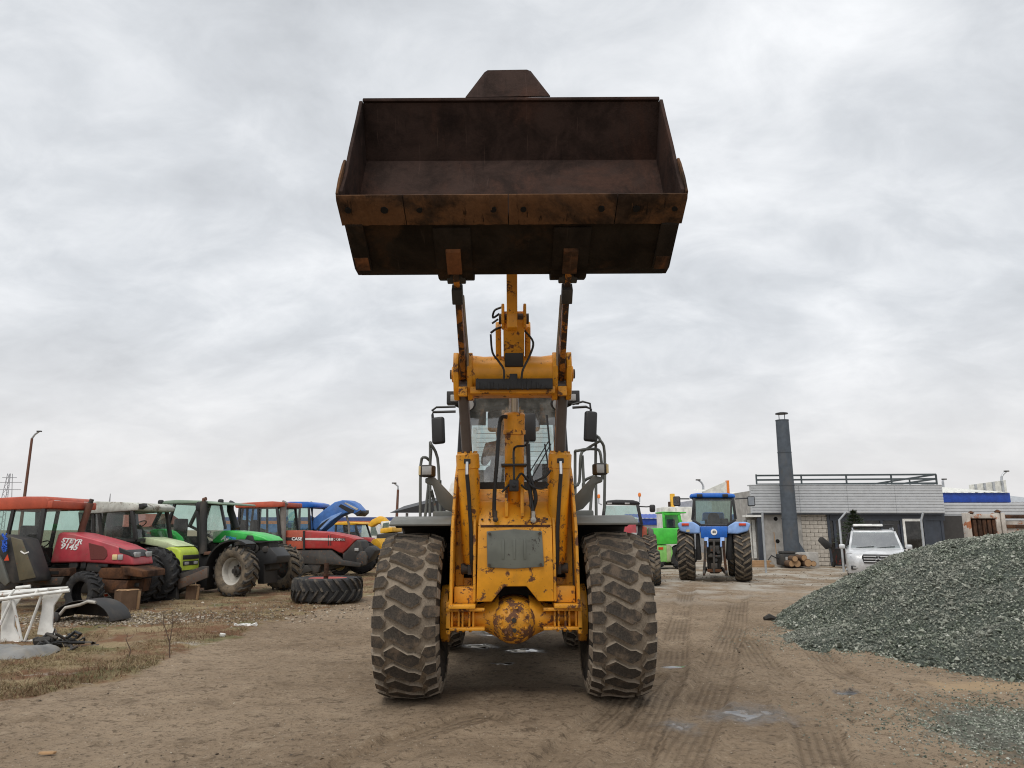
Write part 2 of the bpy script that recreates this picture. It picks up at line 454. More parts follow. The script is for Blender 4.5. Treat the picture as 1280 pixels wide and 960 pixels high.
def make_loader_tyre():
    b = MB(); Rt, W, NL = .865, .68, 27
    H = .045
    prof = [(-.24, .34), (-.30, .37), (-.345, .48), (-.36, .60), (-.352, .70), (-.335, .765), (-.30, .795), (-.18, .811), (0, .816),
            (.18, .811), (.30, .795), (.335, .765), (.352, .70), (.36, .60), (.345, .48), (.30, .37), (.24, .34)]
    tyre_lathe(b, prof[:6], 72, 2); tyre_lathe(b, prof[5:12], 72, 1); tyre_lathe(b, prof[11:], 72, 2)
    def rad(w):
        a = abs(w)
        return .816 - .021 * (a / .30) ** 2 if a <= .30 else .795 - (a - .30) * .95
    pitch = 2 * PI / NL
    centre = [(-.30, .28), (-.15, .0), (.07, .44), (.16, .44), (.265, .66), (.24, .96), (.12, 1.20), (.02, 1.04), (-.14, .76), (-.30, .54)]
    left = [(-.515, .52), (-.36, .52), (-.285, .80), (-.34, 1.16), (-.515, 1.18)]
    right = [(.515, .02), (.515, .66), (.37, .68), (.285, .42), (.34, .06)]
    def lug(poly, k, h):
        cw = sum(p[0] for p in poly) / len(poly); cp = sum(p[1] for p in poly) / len(poly)
        jit = random.uniform(-.02, .02); base, top = [], []
        hh = h * random.uniform(.86, 1.05)
        for (w, p) in poly:
            if abs(w) < .5: w, p = cw + (w - cw) * 1.07, cp + (p - cp) * 1.06
            w1, p1 = w * W, p + k + jit
            r0 = rad(w1) - .006
            base.append((r0 * math.sin(p1 * pitch), w1, r0 * math.cos(p1 * pitch)))
            s_ = .89
            w2 = cw + (w - cw) * (s_ + .04); p2 = cp + (p - cp) * s_
            if abs(w) > .5: w2 = w * .975
            w2 *= W; p2 += k + jit
            r1 = (rad(w2) if abs(w) < .5 else .768) + hh + random.uniform(-.003, .003)
            top.append((r1 * math.sin(p2 * pitch), w2, r1 * math.cos(p2 * pitch)))
        n = len(poly)
        b.add(base + top, [(i, (i + 1) % n, n + (i + 1) % n, n + i) for i in range(n)], 1)
        c = tuple(sum(t_[i] for t_ in top) / n for i in range(3))
        # top face as a fan so it follows the crown
        o = len(b.v) - 2 * n
        ci = len(b.v); b.v.append(tuple(c[i] * (1 + .004) for i in range(3)) if False else c)
        for i in range(n):
            b.f.append((o + n + i, o + n + (i + 1) % n, ci)); b.m.append(0); b.sm.append(False)
        # shoulder lugs run down the side wall
        if abs(poly[0][0]) > .5:
            sg = 1 if poly[0][0] > 0 else -1
            ps = [p for w, p in poly if abs(w) > .5]
            pa, pb = min(ps) + k + jit + .04, max(ps) + k + jit - .04
            q = []
            for p1 in (pa, pb):
                for w1, r1 in ((.352 * sg * 1.0, .775), (.372 * sg, .70), (.355 * sg, .70), (.325 * sg, .78)):
                    q.append((r1 * math.sin(p1 * pitch), w1, r1 * math.cos(p1 * pitch)))
            b.add(q, [(0, 1, 5, 4), (1, 2, 6, 5), (0, 1, 2, 3), (4, 5, 6, 7), (0, 3, 7, 4)], 1)
    for k in range(NL):
        lug(centre, k, H); lug(left, k, H); lug(right, k, H)
    return mesh_from('tyre', b.v, b.f, [M_['lug'], M_['groove'], M_['sidewall']], b.m, b.sm)

def make_ag_tyre(Rt, W, rr, mats, nl=19, lean=.75, hl=.05):
    """tractor tyre with slanted bar lugs; axis local y, forward local x"""
    b = MB(); h = W / 2; rc = Rt - hl
    prof = [(-h * .70, rr), (-h * .86, rr + (rc - rr) * .12), (-h * 1.0, rr + (rc - rr) * .45), (-h * .97, rr + (rc - rr) * .75), (-h * .84, rc - .02),
            (-h * .4, rc), (0, rc + .004), (h * .4, rc), (h * .84, rc - .02), (h * .97, rr + (rc - rr) * .75), (h * 1.0, rr + (rc - rr) * .45), (h * .86, rr + (rc - rr) * .12), (h * .70, rr)]
    tyre_lathe(b, prof, 48, 1)
    def rad(w):
        a = abs(w) / h
        return rc - (.02 * (a / .84) ** 2 if a < .84 else .02 + (a - .84) * (rc - rr) * .9)
    pit = 2 * PI / nl
    for k in range(nl):
        for sg in (-1, 1):
            t0 = k * pit + (0 if sg > 0 else pit / 2)
            q = []
            for i in range(5):
                u = i / 4
                w = sg * h * (-.04 + 1.03 * u); tc_ = t0 - lean * u ** 1.15 * h / Rt
                hw = (.022 + .016 * u) / Rt
                r0 = rad(w) - .01
                r1 = (Rt - .012 * u * u) if u < .99 else Rt - .05
                q += [(r0 * math.sin(tc_ - hw * 1.5), w, r0 * math.cos(tc_ - hw * 1.5)), (r1 * math.sin(tc_ - hw), w * .985, r1 * math.cos(tc_ - hw)),
                      (r1 * math.sin(tc_ + hw), w * .985, r1 * math.cos(tc_ + hw)), (r0 * math.sin(tc_ + hw * 1.5), w, r0 * math.cos(tc_ + hw * 1.5))]
            f = []
            for i in range(4):
                for j in range(3):
                    f.append((i * 4 + j, i * 4 + j + 1, i * 4 + 5 + j, i * 4 + 4 + j))
            f += [(0, 1, 2, 3), (16, 17, 18, 19)]
            b.add(q, f, 0)
    return mesh_from('tyre', b.v, b.f, mats, b.m, b.sm)

def make_rim(rr, W, mat, hubmat, dish=.3, nb=8, out=1):
    """rim with dish and hub; 'out' is the side of local y that shows"""
    b = MB(); h = W / 2; o = out
    pr = [(rr + .01, -h * .74), (rr - .015, -h * .70), (rr - .04, -h * .5), (rr - .05, 0), (rr - .04, h * .5), (rr - .015, h * .70), (rr + .01, h * .74), (rr + .02, h * .66)]
    b.lathe(pr, (0, 0, 0), (0, 1, 0), 40, 0, True, closed=True)
    y0 = o * h * dish
    b.lathe([(rr - .045, y0 + o * .02), (rr * .75, y0), (rr * .45, y0 - o * .05), (rr * .42, y0 - o * .05), (.02, y0 - o * .05)], (0, 0, 0), (0, 1, 0), 40, 0, True, closed=True)
    b.lathe([(rr * .34, y0 - o * .05), (rr * .33, y0 + o * .02), (rr * .2, y0 + o * .06), (rr * .19, y0 + o * .12), (.01, y0 + o * .12)], (0, 0, 0), (0, 1, 0), 20, 1, True, closed=True)
    for k in range(nb):
        a = 2 * PI * k / nb; r_ = rr * .40
        b.cyl((r_ * math.sin(a), y0 - o * .05, r_ * math.cos(a)), (r_ * math.sin(a), y0 + o * .0, r_ * math.cos(a)), .022, n=6, m=1)
    return mesh_from('wheel', b.v, b.f, [mat, hubmat], b.m, b.sm)

# ================================================================== wheel loader
LY = 8.2
loader = thing('wheel_loader', 'large yellow wheel loader with its bucket raised high, in the middle of the yard', 'wheel loader', (0.026, LY, 0))
loader.rotation_euler = (0, R(-.35), 0)
LM = Matrix.Translation((0, -LY, 0))          # built in world numbers, stored local
def LB(b, name, mats, parent=None, bevel=0, seg=2):
    return b.build(name, mats, parent or loader, LM, bevel, seg)

ltyre = make_loader_tyre()
lrim = make_rim(.345, .62, M_['yellow_worn'], M_['yellow_worn'], -.2, 12)
for (x, y, zr) in ((-1.086, LY, .2), (1.086, LY, 1.1), (-1.09, LY + 3.3, .7), (1.09, LY + 3.3, 2.0)):
    w = link('wheel', lrim, loader, (x, y - LY, .858))
    w.rotation_euler = (0, 0, -PI / 2 if x > 0 else -PI / 2)
    w.scale = (1, .92, 1)
    t_ = link('tyre', ltyre, w); t_.rotation_euler = (0, zr, 0)

# ---- front axle
for s in (-1, 1):
    b = MB()
    ring = lambda x, ry, rz: [(s * x, LY - .22 + ry * math.cos(2 * PI * k / 24), .845 + rz * math.sin(2 * PI * k / 24)) for k in range(24)]
    b.loft([ring(.16, .26, .22), ring(.24, .22, .18), ring(.34, .19, .135), ring(.44, .18, .115), ring(.62, .18, .11), ring(.70, .22, .14)], 0, True)
    b.bx(min(s * .30, s * .70), max(s * .30, s * .70), LY - .52, LY - .1, .925, .958)          # top flange
    b.bx(min(s * .30, s * .70), max(s * .30, s * .70), LY - .50, LY - .1, .735, .768)
    for xx in (.42, .46, .53, .57, .64):
        b.bx(s * xx - .011, s * xx + .011, LY - .47, LY - .1, .768, .925)
    b.cyl((s * .70, LY, .858), (s * .78, LY, .858), .30, .30, 28)
    b.bx(min(s * .655, s * .70), max(s * .655, s * .70), LY - .50, LY + .1, .70, 1.02)
    for xx in (.45, .52, .58):
        b.cyl((s * xx, LY - .44, .735), (s * xx, LY - .44, .715), .018, n=6)
    LB(b, 'axle_housing', M_['yellow_worn'], bevel=.008)
b = MB()
prof = [(.0, -.44), (.05, -.44), (.09, -.43), (.15, -.405), (.205, -.355), (.245, -.28), (.265, -.19), (.27, -.1), (.27, .1), (.25, .3), (.1, .4)]
b.lathe(prof, (0, LY - .12, .83), (0, 1, 0), 40); b.v = [(x, y, .83 + (z - .83) * (.84 if z > .83 else .95)) for x, y, z in b.v]
for k in range(14):
    a = 2 * PI * k / 14
    b.cyl((.135 * math.cos(a), LY - .56, .83 + .135 * math.sin(a)), (.135 * math.cos(a), LY - .50, .83 + .135 * math.sin(a)), .013, n=6)
b.cyl((0, LY - .59, .845), (0, LY - .54, .845), .025, n=6, m=1)
b.cyl((.005, LY - .58, .745), (.005, LY - .50, .745), .022, n=6, m=1)
LB(b, 'differential', [M_['diffpaint'], M_['underside']])

# ---- front frame: centre face, towers with slots, side plates
b = MB()
F = 7.66
def pf(px, py, Y=F): return P(px, py, Y)
cx0 = 641
face = [pf(593, 752), pf(612, 752), pf(628, 733), pf(656, 733), pf(671, 752), pf(690, 752), pf(688, 657), pf(596, 657)]
b.prism(face, (0, .05, 0))
b.prism([pf(596, 657), pf(688, 657), P(687, 627, 7.86), P(597, 627, 7.86)], (0, .05, .02))
b.prism([P(597, 627, 7.86), P(687, 627, 7.86), P(686, 611, 8.35), P(598, 611, 8.35)], (0, .03, -.05))
LB(b, 'front_frame', M_['yellow'], bevel=.008)
for s in (-1, 1):
    b = MB()
    X = lambda px: cx0 + s * (px - 641)
    # inner cheek
    a0, a1 = pf(X(690), 752), pf(X(688), 657); a2 = P(X(687), 600, 8.05)
    x_in = a0.x
    pl = [(x_in, F, a0.z), (x_in, F, a1.z), (x_in * .985, 7.86, a2.z - .16), (x_in * .98, 8.05, a2.z + .05), (x_in * .98, 8.45, a2.z + .10), (x_in, 8.5, a0.z)]
    b.prism(pl, (s * .028, 0, 0))
    # outer cheek
    xo = pf(X(719), 755).x
    pl = [(xo, 7.60, pf(641, 755).z), (xo * .985, 7.62, pf(641, 660).z), (xo * .955, 7.80, pf(641, 600).z + .02), (xo * .945, 8.1, 2.55), (xo * .945, 8.6, 2.6), (xo, 8.75, .98)]
    b.prism(pl, (s * .03, 0, 0))
    # base flange and back plate with slot
    zb = pf(641, 754).z
    b.bx(min(x_in, xo + s * .035), max(x_in, xo + s * .035), 7.58, 8.6, zb - .045, zb - .005)
    LB(b, 'side_tower', M_['yellow_worn'], bevel=.006)
for s in (-1, 1):
    b = MB()
    xi = pf(641 + s * 49.5, 752).x; xo = pf(641 + s * 77, 755).x
    lo, hi = min(xi, xo), max(xi, xo); zb = pf(641, 754).z
    zs0, zs1 = P(641, 722, 8.0).z, P(641, 640, 8.0).z
    w_ = (hi - lo)
    s0, s1 = (lo + w_ * .38, hi - w_ * .06) if s < 0 else (lo + w_ * .06, hi - w_ * .38)
    b.bx(lo, s0, 7.98, 8.02, zb, zs1 + .3); b.bx(s1, hi, 7.98, 8.02, zb, zs1 + .3)
    b.bx(s0, s1, 7.98, 8.02, zb, zs0); b.bx(s0, s1, 7.98, 8.02, zs1, zs1 + .3)
    b.bx(lo + .005, hi - .005, 7.72, 7.98, zb, zb + .16)
    LB(b, 'tower_back_plate', M_['yellow_worn'], bevel=.005)
b = MB(); b.bx(-.38, .38, 8.15, 8.6, .95, 2.0); b.bx(-.62, .62, 8.62, 8.7, .95, 2.3); b.bx(-.45, .45, 8.6, 11.4, .62, 1.5); b.bx(-.5, .5, 11, 14.2, .75, 1.3)
LB(b, 'chassis', M_['underside'])
for px in (601, 610, 672, 682):
    b = MB(); q = P(px, 649, 7.70); b.cyl((q.x, 7.68, q.z), (q.x, 7.78, q.z), .011, n=8)
    LB(b, 'bolt_hole', M_['black'])
b = MB(); q0, q1 = pf(599, 656), pf(686, 659)
b.bx(q0.x, q1.x, F - .004, F + .01, q1.z, q0.z); LB(b, 'seam', M_['rust'])
# grey inspection cover
b = MB()
b.prism([P(606.5, 664, 7.63), P(641, 661.5, 7.63), P(675.5, 664, 7.63), P(678, 708.5, 7.63), P(641, 711, 7.63), P(607, 709, 7.63)], (0, .024, 0))
cov = LB(b, 'cover_plate', M_['coverplate'], bevel=.006)
for px, py in ((610, 667), (673, 667), (609.5, 706), (674, 706)):
    b = MB(); q = P(px, py, 7.625); b.cyl((q.x, 7.60, q.z), (q.x, 7.64, q.z), .016, n=6)
    LB(b, 'bolt', M_['bolt'], cov)
for px in (627, 641, 654):
    b = MB(); a, c = P(px, 674, 7.628), P(px, 699, 7.628); b.bx(a.x - .012, a.x + .012, 7.621, 7.632, c.z, a.z); LB(b, 'pressed_rib', M_['coverplate'], cov, .004)

# ---- tilt cylinder base fork
for px in (631.5, 651):
    b = MB(); q0, q1 = P(px, 646, 7.78), P(px, 602, 7.78)
    b.prism([(q0.x - .018, 7.70, q0.z), (q0.x - .018, 7.72, q1.z - .08), (q0.x - .018, 7.78, q1.z), (q0.x - .018, 7.95, q1.z), (q0.x - .018, 8.1, q0.z + .1), (q0.x - .018, 7.9, q0.z)], (.036, 0, 0))
    LB(b, 'cylinder_fork', M_['yellow'], bevel=.006)
# ---- tilt cylinder
tc0, tc1, tc2 = P(641.5, 628, 7.92), P(642, 516, 7.80), Vector((0.012, 7.62, 3.55))
b = MB()
d = (tc1 - tc0).normalized()
b.tube([tc0, tc0 + d * .05, tc1 - d * .24, tc1 - d * .235, tc1 - d * .19, tc1 - d * .185, tc1 - d * .02, tc1], [.09, .105, .105, .122, .122, .112, .118, .10], 28)
b.cyl(tc0 + Vector((-.09, 0, 0)), tc0 + Vector((.09, 0, 0)), .075, n=16)
tilt = LB(b, 'tilt_cylinder', M_['yellow'])
b = MB(); b.cyl(tc1 - d * .1, tc2, .047, n=20); LB(b, 'piston_rod', M_['chrome'], tilt)
b = MB()
for py in (581, 582.5):
    pass
q = P(641, 582, 7.77); b.box((q.x, q.y - .0, q.z), (.27, .25, .022)); LB(b, 'clamp_band', M_['black'], tilt, .004)

# ---- lift arms
ARMX = .515
PIN = Vector((0, 6.33, 4.10)); CT = Vector((0, 7.45, 3.42)); PIV = Vector((0, 8.75, 2.42))
for s in (-1, 1):
    b = MB()
    prof = [(6.22, 4.10), (6.27, 4.00), (6.40, 3.97), (7.45, 3.24), (7.6, 3.2), (7.6, 3.60), (7.35, 3.74), (6.9, 3.96), (6.45, 4.22), (6.30, 4.22)]
    b.prism([(s * ARMX - .028, y, z) for y, z in prof], (.056, 0, 0))
    b.prism([(s * (ARMX - .0) - .022, y, z) for y, z in ((7.58, 3.25), (7.9, 2.98), (8.6, 2.27), (8.78, 2.26), (8.92, 2.40), (8.86, 2.57), (8.2, 3.08), (7.75, 3.50), (7.58, 3.58))], (.044, 0, 0))
    arm = LB(b, 'lift_arm', M_['yellow_arm'], bevel=.008)
    b = MB(); b.cyl((s * ARMX - .085, 6.36, 4.06), (s * ARMX + .085, 6.36, 4.06), .075, n=18)
    b.box((s * ARMX, 6.48, 3.92), (.10, .16, .12), (R(-40), 0, 0))
    LB(b, 'pin_boss', M_['blackdusty'], arm, .008)
    b = MB()      # boss that takes the lift cylinder rod
    b.prism([(s * ARMX - .10, y, z) for y, z in ((7.30, 3.56), (7.25, 3.40), (7.33, 3.18), (7.45, 3.08), (7.6, 3.10), (7.72, 3.25), (7.72, 3.5))], (.055, 0, 0))
    b.prism([(s * ARMX + .045, y, z) for y, z in ((7.30, 3.56), (7.25, 3.40), (7.33, 3.18), (7.45, 3.08), (7.6, 3.10), (7.72, 3.25), (7.72, 3.5))], (.055, 0, 0))
    b.cyl((s * ARMX - .125, 7.46, 3.36), (s * ARMX + .125, 7.46, 3.36), .085, n=20)
    b.bx(s * ARMX - .045, s * ARMX + .045, 7.30, 7.36, 3.10, 3.2)
    LB(b, 'arm_boss', M_['yellow'], arm, .008)
    for dz, r_ in ((0, .05),):
        b = MB(); b.cyl((s * (ARMX + .125), 7.46, 3.36), (s * (ARMX + .145), 7.46, 3.36), r_, n=14); LB(b, 'pin', M_['bolt'], arm)
    # hose pipe along the arm
    b = MB(); xx = s * (ARMX - .048)
    b.tube([(xx, 6.55, 3.93), (xx - s * .005, 6.9, 3.70), (xx - s * .012, 7.1, 3.53), (xx, 7.3, 3.38)], .012, 6); LB(b, 'grease_pipe', M_['lens'] if False else M_['rimsilver'], arm)
    # lift cylinder
    c0, c1 = P(641 - s * -51.5, 702, 7.85), P(641 + s * 58, 566, 7.74)
    c0.x = s * abs(c0.x); c2 = Vector((s * .53, 7.47, 3.22))
    d = (c1 - c0).normalized()
    b = MB(); b.tube([c0 - d * .02, c0, c0 + d * .08, c0 + d * .09, c1 - d * .17, c1 - d * .165, c1 - d * .02, c1], [.08, .10, .105, .112, .112, .125, .125, .105], 28)
    cyl = LB(b, 'lift_cylinder', M_['yellow'])
    b = MB(); b.cyl(c1 - d * .1, c2, .056, n=20); b.cyl(c2 + Vector((-.06, 0, 0)), c2 + Vector((.06, 0, 0)), .09, n=16); LB(b, 'piston_rod', M_['rod_dark'], cyl)
    for k in range(10):
        a = 2 * PI * k / 10; sx = d.orthogonal().normalized(); sy = d.cross(sx)
        q = c1 + (sx * math.cos(a) + sy * math.sin(a)) * .098
        b = MB(); b.cyl(q - d * .02, q + d * .016, .013, n=6); LB(b, 'bolt', M_['yellow_worn'], cyl)
    # hydraulic hose down the front of the barrel
    f0 = c1 - d * .12 + Vector((0, -.14, 0))
    b = MB(); b.box(f0 + Vector((0, .02, .02)), (.07, .06, .05)); LB(b, 'hose_fitting', M_['black'], cyl, .006)
    b = MB(); b.tube([f0 + Vector((0, -.01, .01)), f0 + Vector((0, -.025, -.06)), f0 + Vector((0, -.02, -.13))], .018, 8); LB(b, 'hose_end', M_['chrome'], cyl)
    b = MB(); e_ = c0 + Vector((s * .01, -.16, .02))
    b.tube([f0 + Vector((0, -.02, -.12)), f0.lerp(e_, .35) + Vector((-s * .004, -.02, 0)), f0.lerp(e_, .7) + Vector((-s * .01, -.01, 0)), e_, e_ + Vector((-s * .02, .05, -.12)), e_ + Vector((-s * .03, .2, -.35))], .021, 8)
    LB(b, 'hydraulic_hose', M_['rubberhose'], cyl)
    # cylinder lower pin block
    b = MB(); b.cyl((c0.x - .13, c0.y + .02, c0.z - .07), (c0.x + .13, c0.y + .02, c0.z - .07), .055, n=14); b.box((c0.x, c0.y, c0.z - .05), (.11, .14, .16))
    LB(b, 'lower_pin', M_['darksteel'], cyl, .006)

# ---- cross tube, black guard and bell crank
b = MB()
rg = lambda x, r_: [(x, 7.45 + r_ * math.cos(2 * PI * k / 28) * .9, 3.37 + r_ * math.sin(2 * PI * k / 28)) for k in range(28)]
b.loft([rg(-.47, .205), rg(-.42, .19), rg(-.30, .175), rg(-.2, .18), rg(.2, .18), rg(.30, .175), rg(.42, .19), rg(.47, .205)])
b.bx(-.44, .44, 7.30, 7.6, 3.125, 3.20)
ct = LB(b, 'cross_tube', M_['yellow'], bevel=.01)
b = MB(); q0, q1 = P(594, 474, 7.26), P(690, 487, 7.26)
b.bx(q0.x, q1.x, 7.22, 7.28, q1.z, q0.z); b.bx(-.03, .05, 7.215, 7.27, q1.z, q0.z + .05)
for x in np.arange(q0.x + .02, q1.x - .02, .05):
    b.bx(x, x + random.uniform(.01, .03), 7.21, 7.24, q1.z - random.uniform(0, .012), q1.z + random.uniform(.02, .09))
LB(b, 'rubber_guard', M_['black'], ct, .008)
for px in (622, 659):
    b = MB(); x = (px - 641) / 900 * 7.5 + .012
    b.prism([(x - .028, 7.36, 3.45), (x - .028, 7.24, 3.66), (x - .028, 7.20, 3.80), (x - .028, 7.26, 3.88), (x - .028, 7.36, 3.88), (x - .028, 7.5, 3.72), (x - .028, 7.62, 3.45)], (.056, 0, 0))
    LB(b, 'crank_bracket', M_['yellow'], ct, .012)
b = MB()
x0, x1 = (628.5 - 641) / 900 * 7.45 + .012, (654.5 - 641) / 900 * 7.45 + .012
b.prism([(x0, y, z) for y, z in ((7.05, 3.93), (7.0, 3.80), (7.08, 3.70), (7.30, 3.48), (7.58, 3.44), (7.72, 3.50), (7.70, 3.62), (7.5, 3.74), (7.3, 3.84), (7.15, 3.94))], (x1 - x0, 0, 0))
crank = LB(b, 'bell_crank', M_['yellow_worn'], bevel=.012)
b = MB(); b.prism([(x0 + .012, y, z) for y, z in ((7.27, 3.40), (7.24, 3.54), (7.27, 3.6), (7.5, 3.6), (7.5, 3.4))], (x1 - x0 - .024, 0, 0)); LB(b, 'dark_pad', M_['black'], crank, .01)  # black insert at the lower end of the crank
b = MB(); b.cyl((x0 - .045, 7.06, 3.85), (x1 + .045, 7.06, 3.85), .055, n=16); LB(b, 'crank_pin', M_['bolt'], crank)
for xx in (x0 - .018, x1 - .012):
    b = MB(); b.prism([(xx, y, z) for y, z in ((6.95, 3.98), (6.93, 3.80), (7.0, 3.74), (7.15, 3.76), (7.2, 3.9), (7.1, 4.0))], (.03, 0, 0))
    LB(b, 'crank_ear', M_['yellow_worn'], crank, .01)
b = MB(); xl0, xl1 = (632.5 - 641) / 900 * 7.1 + .012, (646 - 641) / 900 * 7.1 + .012
b.prism([(xl0, 6.92, 3.72), (xl0, 7.08, 3.72), (xl0, 7.14, 3.86), (xl0, 7.06, 3.96), (xl0, 6.62, 4.62), (xl0, 6.52, 4.80), (xl0, 6.42, 4.76), (xl0, 6.50, 4.55), (xl0, 6.92, 3.86)], (xl1 - xl0, 0, 0))
LB(b, 'tilt_link', M_['yellow'], bevel=.01)
# hoses round the crank
for pts in (((613, 418), (615, 440), (623, 452), (629, 462), (629, 475)), ((655, 413), (666, 428), (661, 446), (653, 462), (651, 475)), ((627, 384), (618, 388), (616, 397), (624, 392)), ((622, 399), (615, 404)), ((613, 416), (620, 411), (627, 409))):
    b = MB(); b.tube(smooth_path([P(px, py, 7.12 - .02 * (i % 2)) for i, (px, py) in enumerate(pts)]), .012, 6); LB(b, 'grease_hose', M_['rubberhose'])

# ---- bucket
BW = 1.385
LIP = (5.42, 4.405)
shell = [(5.62, 4.32), (6.15, 4.055), (6.30, 4.05), (6.40, 4.12), (6.46, 4.28), (6.47, 4.6), (6.46, 4.9), (6.35, 5.22), (6.10, 5.675)]
inn = [(5.62, 4.345), (6.14, 4.085), (6.28, 4.085), (6.33, 4.15), (6.20, 4.35), (6.08, 4.55), (6.10, 4.75), (6.325, 5.205), (6.075, 5.66)]
b = MB()
n = len(shell)
v = [(x, y, z) for x in (-BW, BW) for (y, z) in shell + inn]
f = []
for i in range(n - 1):
    f.append((i, i + 1, 2 * n + i + 1, 2 * n + i))
bb = b
b.add(v, f, 1)
f2 = [(n + i, n + i + 1, 3 * n + i + 1, 3 * n + i) for i in range(n - 1)]
b.f += f2; b.m += [0] * len(f2); b.sm += [False] * len(f2)
b.f += [(n - 1, 2 * n - 1, 4 * n - 1, 3 * n - 1), (0, n, 3 * n, 2 * n)]; b.m += [0, 0]; b.sm += [False, False]
bucket = LB(b, 'bucket', [M_['bucket_in'], M_['bucket_out']])
b = MB(); b.bx(-BW, BW, 6.05, 6.13, 5.665, 5.70); LB(b, 'rim_bar', M_['bucket_in'], bucket, .01)
for s in (-1, 1):
    b = MB()
    sp = shell + [(6.06, 5.675), (5.94, 5.42), (5.74, 5.02), (5.58, 4.66), (5.46, 4.47), (5.50, 4.37)]
    x = s * BW
    b.prism([(x, y, z) for y, z in sp], (s * .032, 0, 0))
    LB(b, 'side_plate', M_['bucket_in'], bucket, .006)
    b = MB()      # worn reinforced corner of the side plate
    b.prism([(x + s * .032, y, z) for y, z in ((5.44, 4.44), (5.50, 4.60), (5.60, 4.78), (5.66, 4.86), (5.78, 4.82), (5.84, 4.62), (5.80, 4.45), (5.70, 4.32), (5.55, 4.36))], (s * .022, 0, 0))
    LB(b, 'side_cutter', M_['edge'], bucket, .006)
    b = MB(); xa, xb = sorted((s * (BW + .01), s * (BW - .13)))
    b.prism([(xa, y, z) for y, z in ((5.66, 4.29), (6.13, 4.058), (6.15, 4.035), (6.10, 4.03), (5.66, 4.25))], (xb - xa, 0, 0)); LB(b, 'wear_strip', M_['bucket_out'], bucket, .006)
    b = MB(); b.prism([(xa + .01, y, z) for y, z in ((5.98, 4.10), (6.12, 4.03), (6.10, 4.02), (5.97, 4.085))], (xb - xa - .02, 0, 0)); LB(b, 'wear_pad', M_['padrust'], bucket, .004)
    # hinge ribs under the floor and lugs beside the arm
    b = MB(); xc = s * ARMX
    b.prism([(xc - .16, y, z) for y, z in ((5.72, 4.265), (6.14, 4.06), (6.14, 4.04), (5.72, 4.245))], (.32, 0, 0))
    LB(b, 'wear_plate', M_['bucket_out'], bucket, .004)
    b = MB(); b.prism([(xc - .065, y, z) for y, z in ((5.92, 4.15), (6.18, 4.02), (6.16, 4.0), (5.92, 4.115))], (.13, 0, 0)); LB(b, 'wear_pad', M_['padrust'], bucket, .004)
    for dx in (-.14, .08):
        b = MB(); b.prism([(xc + dx - .025, y, z) for y, z in ((6.2, 4.06), (6.24, 4.025), (6.32, 4.015), (6.44, 4.04), (6.50, 4.14), (6.50, 4.5), (6.42, 4.3), (6.36, 4.1))], (.11, 0, 0)); LB(b, 'hinge_lug', M_['bucket_out'], bucket, .01)
for dx in (-.07, .07):
    b = MB(); b.prism([(dx - .02, y, z) for y, z in ((6.44, 4.4), (6.45, 5.0), (6.35, 5.2), (6.55, 4.95), (6.58, 4.7))], (.04, 0, 0)); LB(b, 'link_lug', M_['bucket_out'], bucket, .005)
# cutting edge in four bolted lengths
seams = [-1.432, -.885, -.03, .86, 1.432]
for i in range(4):
    b = MB(); xa, xb = seams[i] + .004, seams[i + 1] - .004
    N = max(6, int((xb - xa) / .035)); rings = []
    for k in range(N + 1):
        x = xa + (xb - xa) * k / N
        j = random.uniform(-.010, .007) - (.02 if random.random() < .12 else 0)
        e0 = (x, LIP[0] + j, LIP[1] + j * .5 + .006); dz = random.uniform(-.003, .003)
        rings.append([e0, (x, LIP[0] + .02, LIP[1] - .03 + j), (x, 5.67, 4.262 + dz), (x, 5.69, 4.285), (x, 5.69, 4.315), (x, 5.45, 4.43)])
    b.loft(rings, 0, False)
    ed = LB(b, 'cutting_edge', M_['edge'], bucket)
    hx = [xa + .08, xb - .16] if i == 0 else [xa + .12, xb - .12] if i in (1, 2) else [xa + .16, xb - .09]
    for h_ in hx:
        b = MB(); nrm = Vector((0, -.46, -.89)); c = Vector((h_, 5.52, 4.326))
        b.cyl(c - nrm * .02, c + nrm * .006, random.uniform(.022, .032), n=10); LB(b, 'bolt_hole', M_['hole'], ed)
# spill guard on the rim
b = MB()
g = lambda px, py, Y: P(px, py, Y)
pts_b = [g(583, 121, 6.14), g(606, 121, 6.09), g(667, 120, 6.09), g(689, 120, 6.14)]
pts_t = [g(607, 90, 6.2), g(611, 87.5, 6.15), g(660, 87, 6.15), g(665, 89, 6.2)]
for i in range(3):
    b.prism([pts_b[i], pts_b[i + 1], pts_t[i + 1], pts_t[i]], (0, .02, .0))
LB(b, 'spill_guard', M_['bucket_in'], bucket)

# ---- cab
CY, CW, CZ0, CZ1 = 9.42, .715, 1.75, 3.60
CB = CY + 1.55
b = MB()
for s in (-1, 1):
    b.tube([(s * (CW), CY + .02, CZ0), (s * (CW - .02), CY, 2.6), (s * (CW - .06), CY + .08, CZ1 - .04)], .038, 8)
    b.tube([(s * (CW), CB, CZ0), (s * (CW - .06), CB - .05, CZ1 - .04)], .045, 8)
    b.bar((s * (CW), CY, 2.28), (s * CW, CB, 2.28), .04, .06)
b.bar((-CW, CY, 2.29), (CW, CY, 2.29), .05, .07); b.bar((-CW + .05, CY + .06, CZ1 - .04), (CW - .05, CY + .06, CZ1 - .04), .06, .10)
b.bar((-CW, CB, 2.5), (CW, CB, 2.5), .06, .06)
cab = LB(b, 'cab', M_['black'], bevel=0)
b = MB(); b.bx(-.77, .77, CY - .06, CB + .1, CZ1, CZ1 + .16); LB(b, 'cab_roof', M_['loadergrey'], cab, .05, 3)
b = MB(); b.bx(-.70, .70, CY + .02, CB, 1.35, 2.27); LB(b, 'cab_base', M_['loadergrey'], cab, .03)
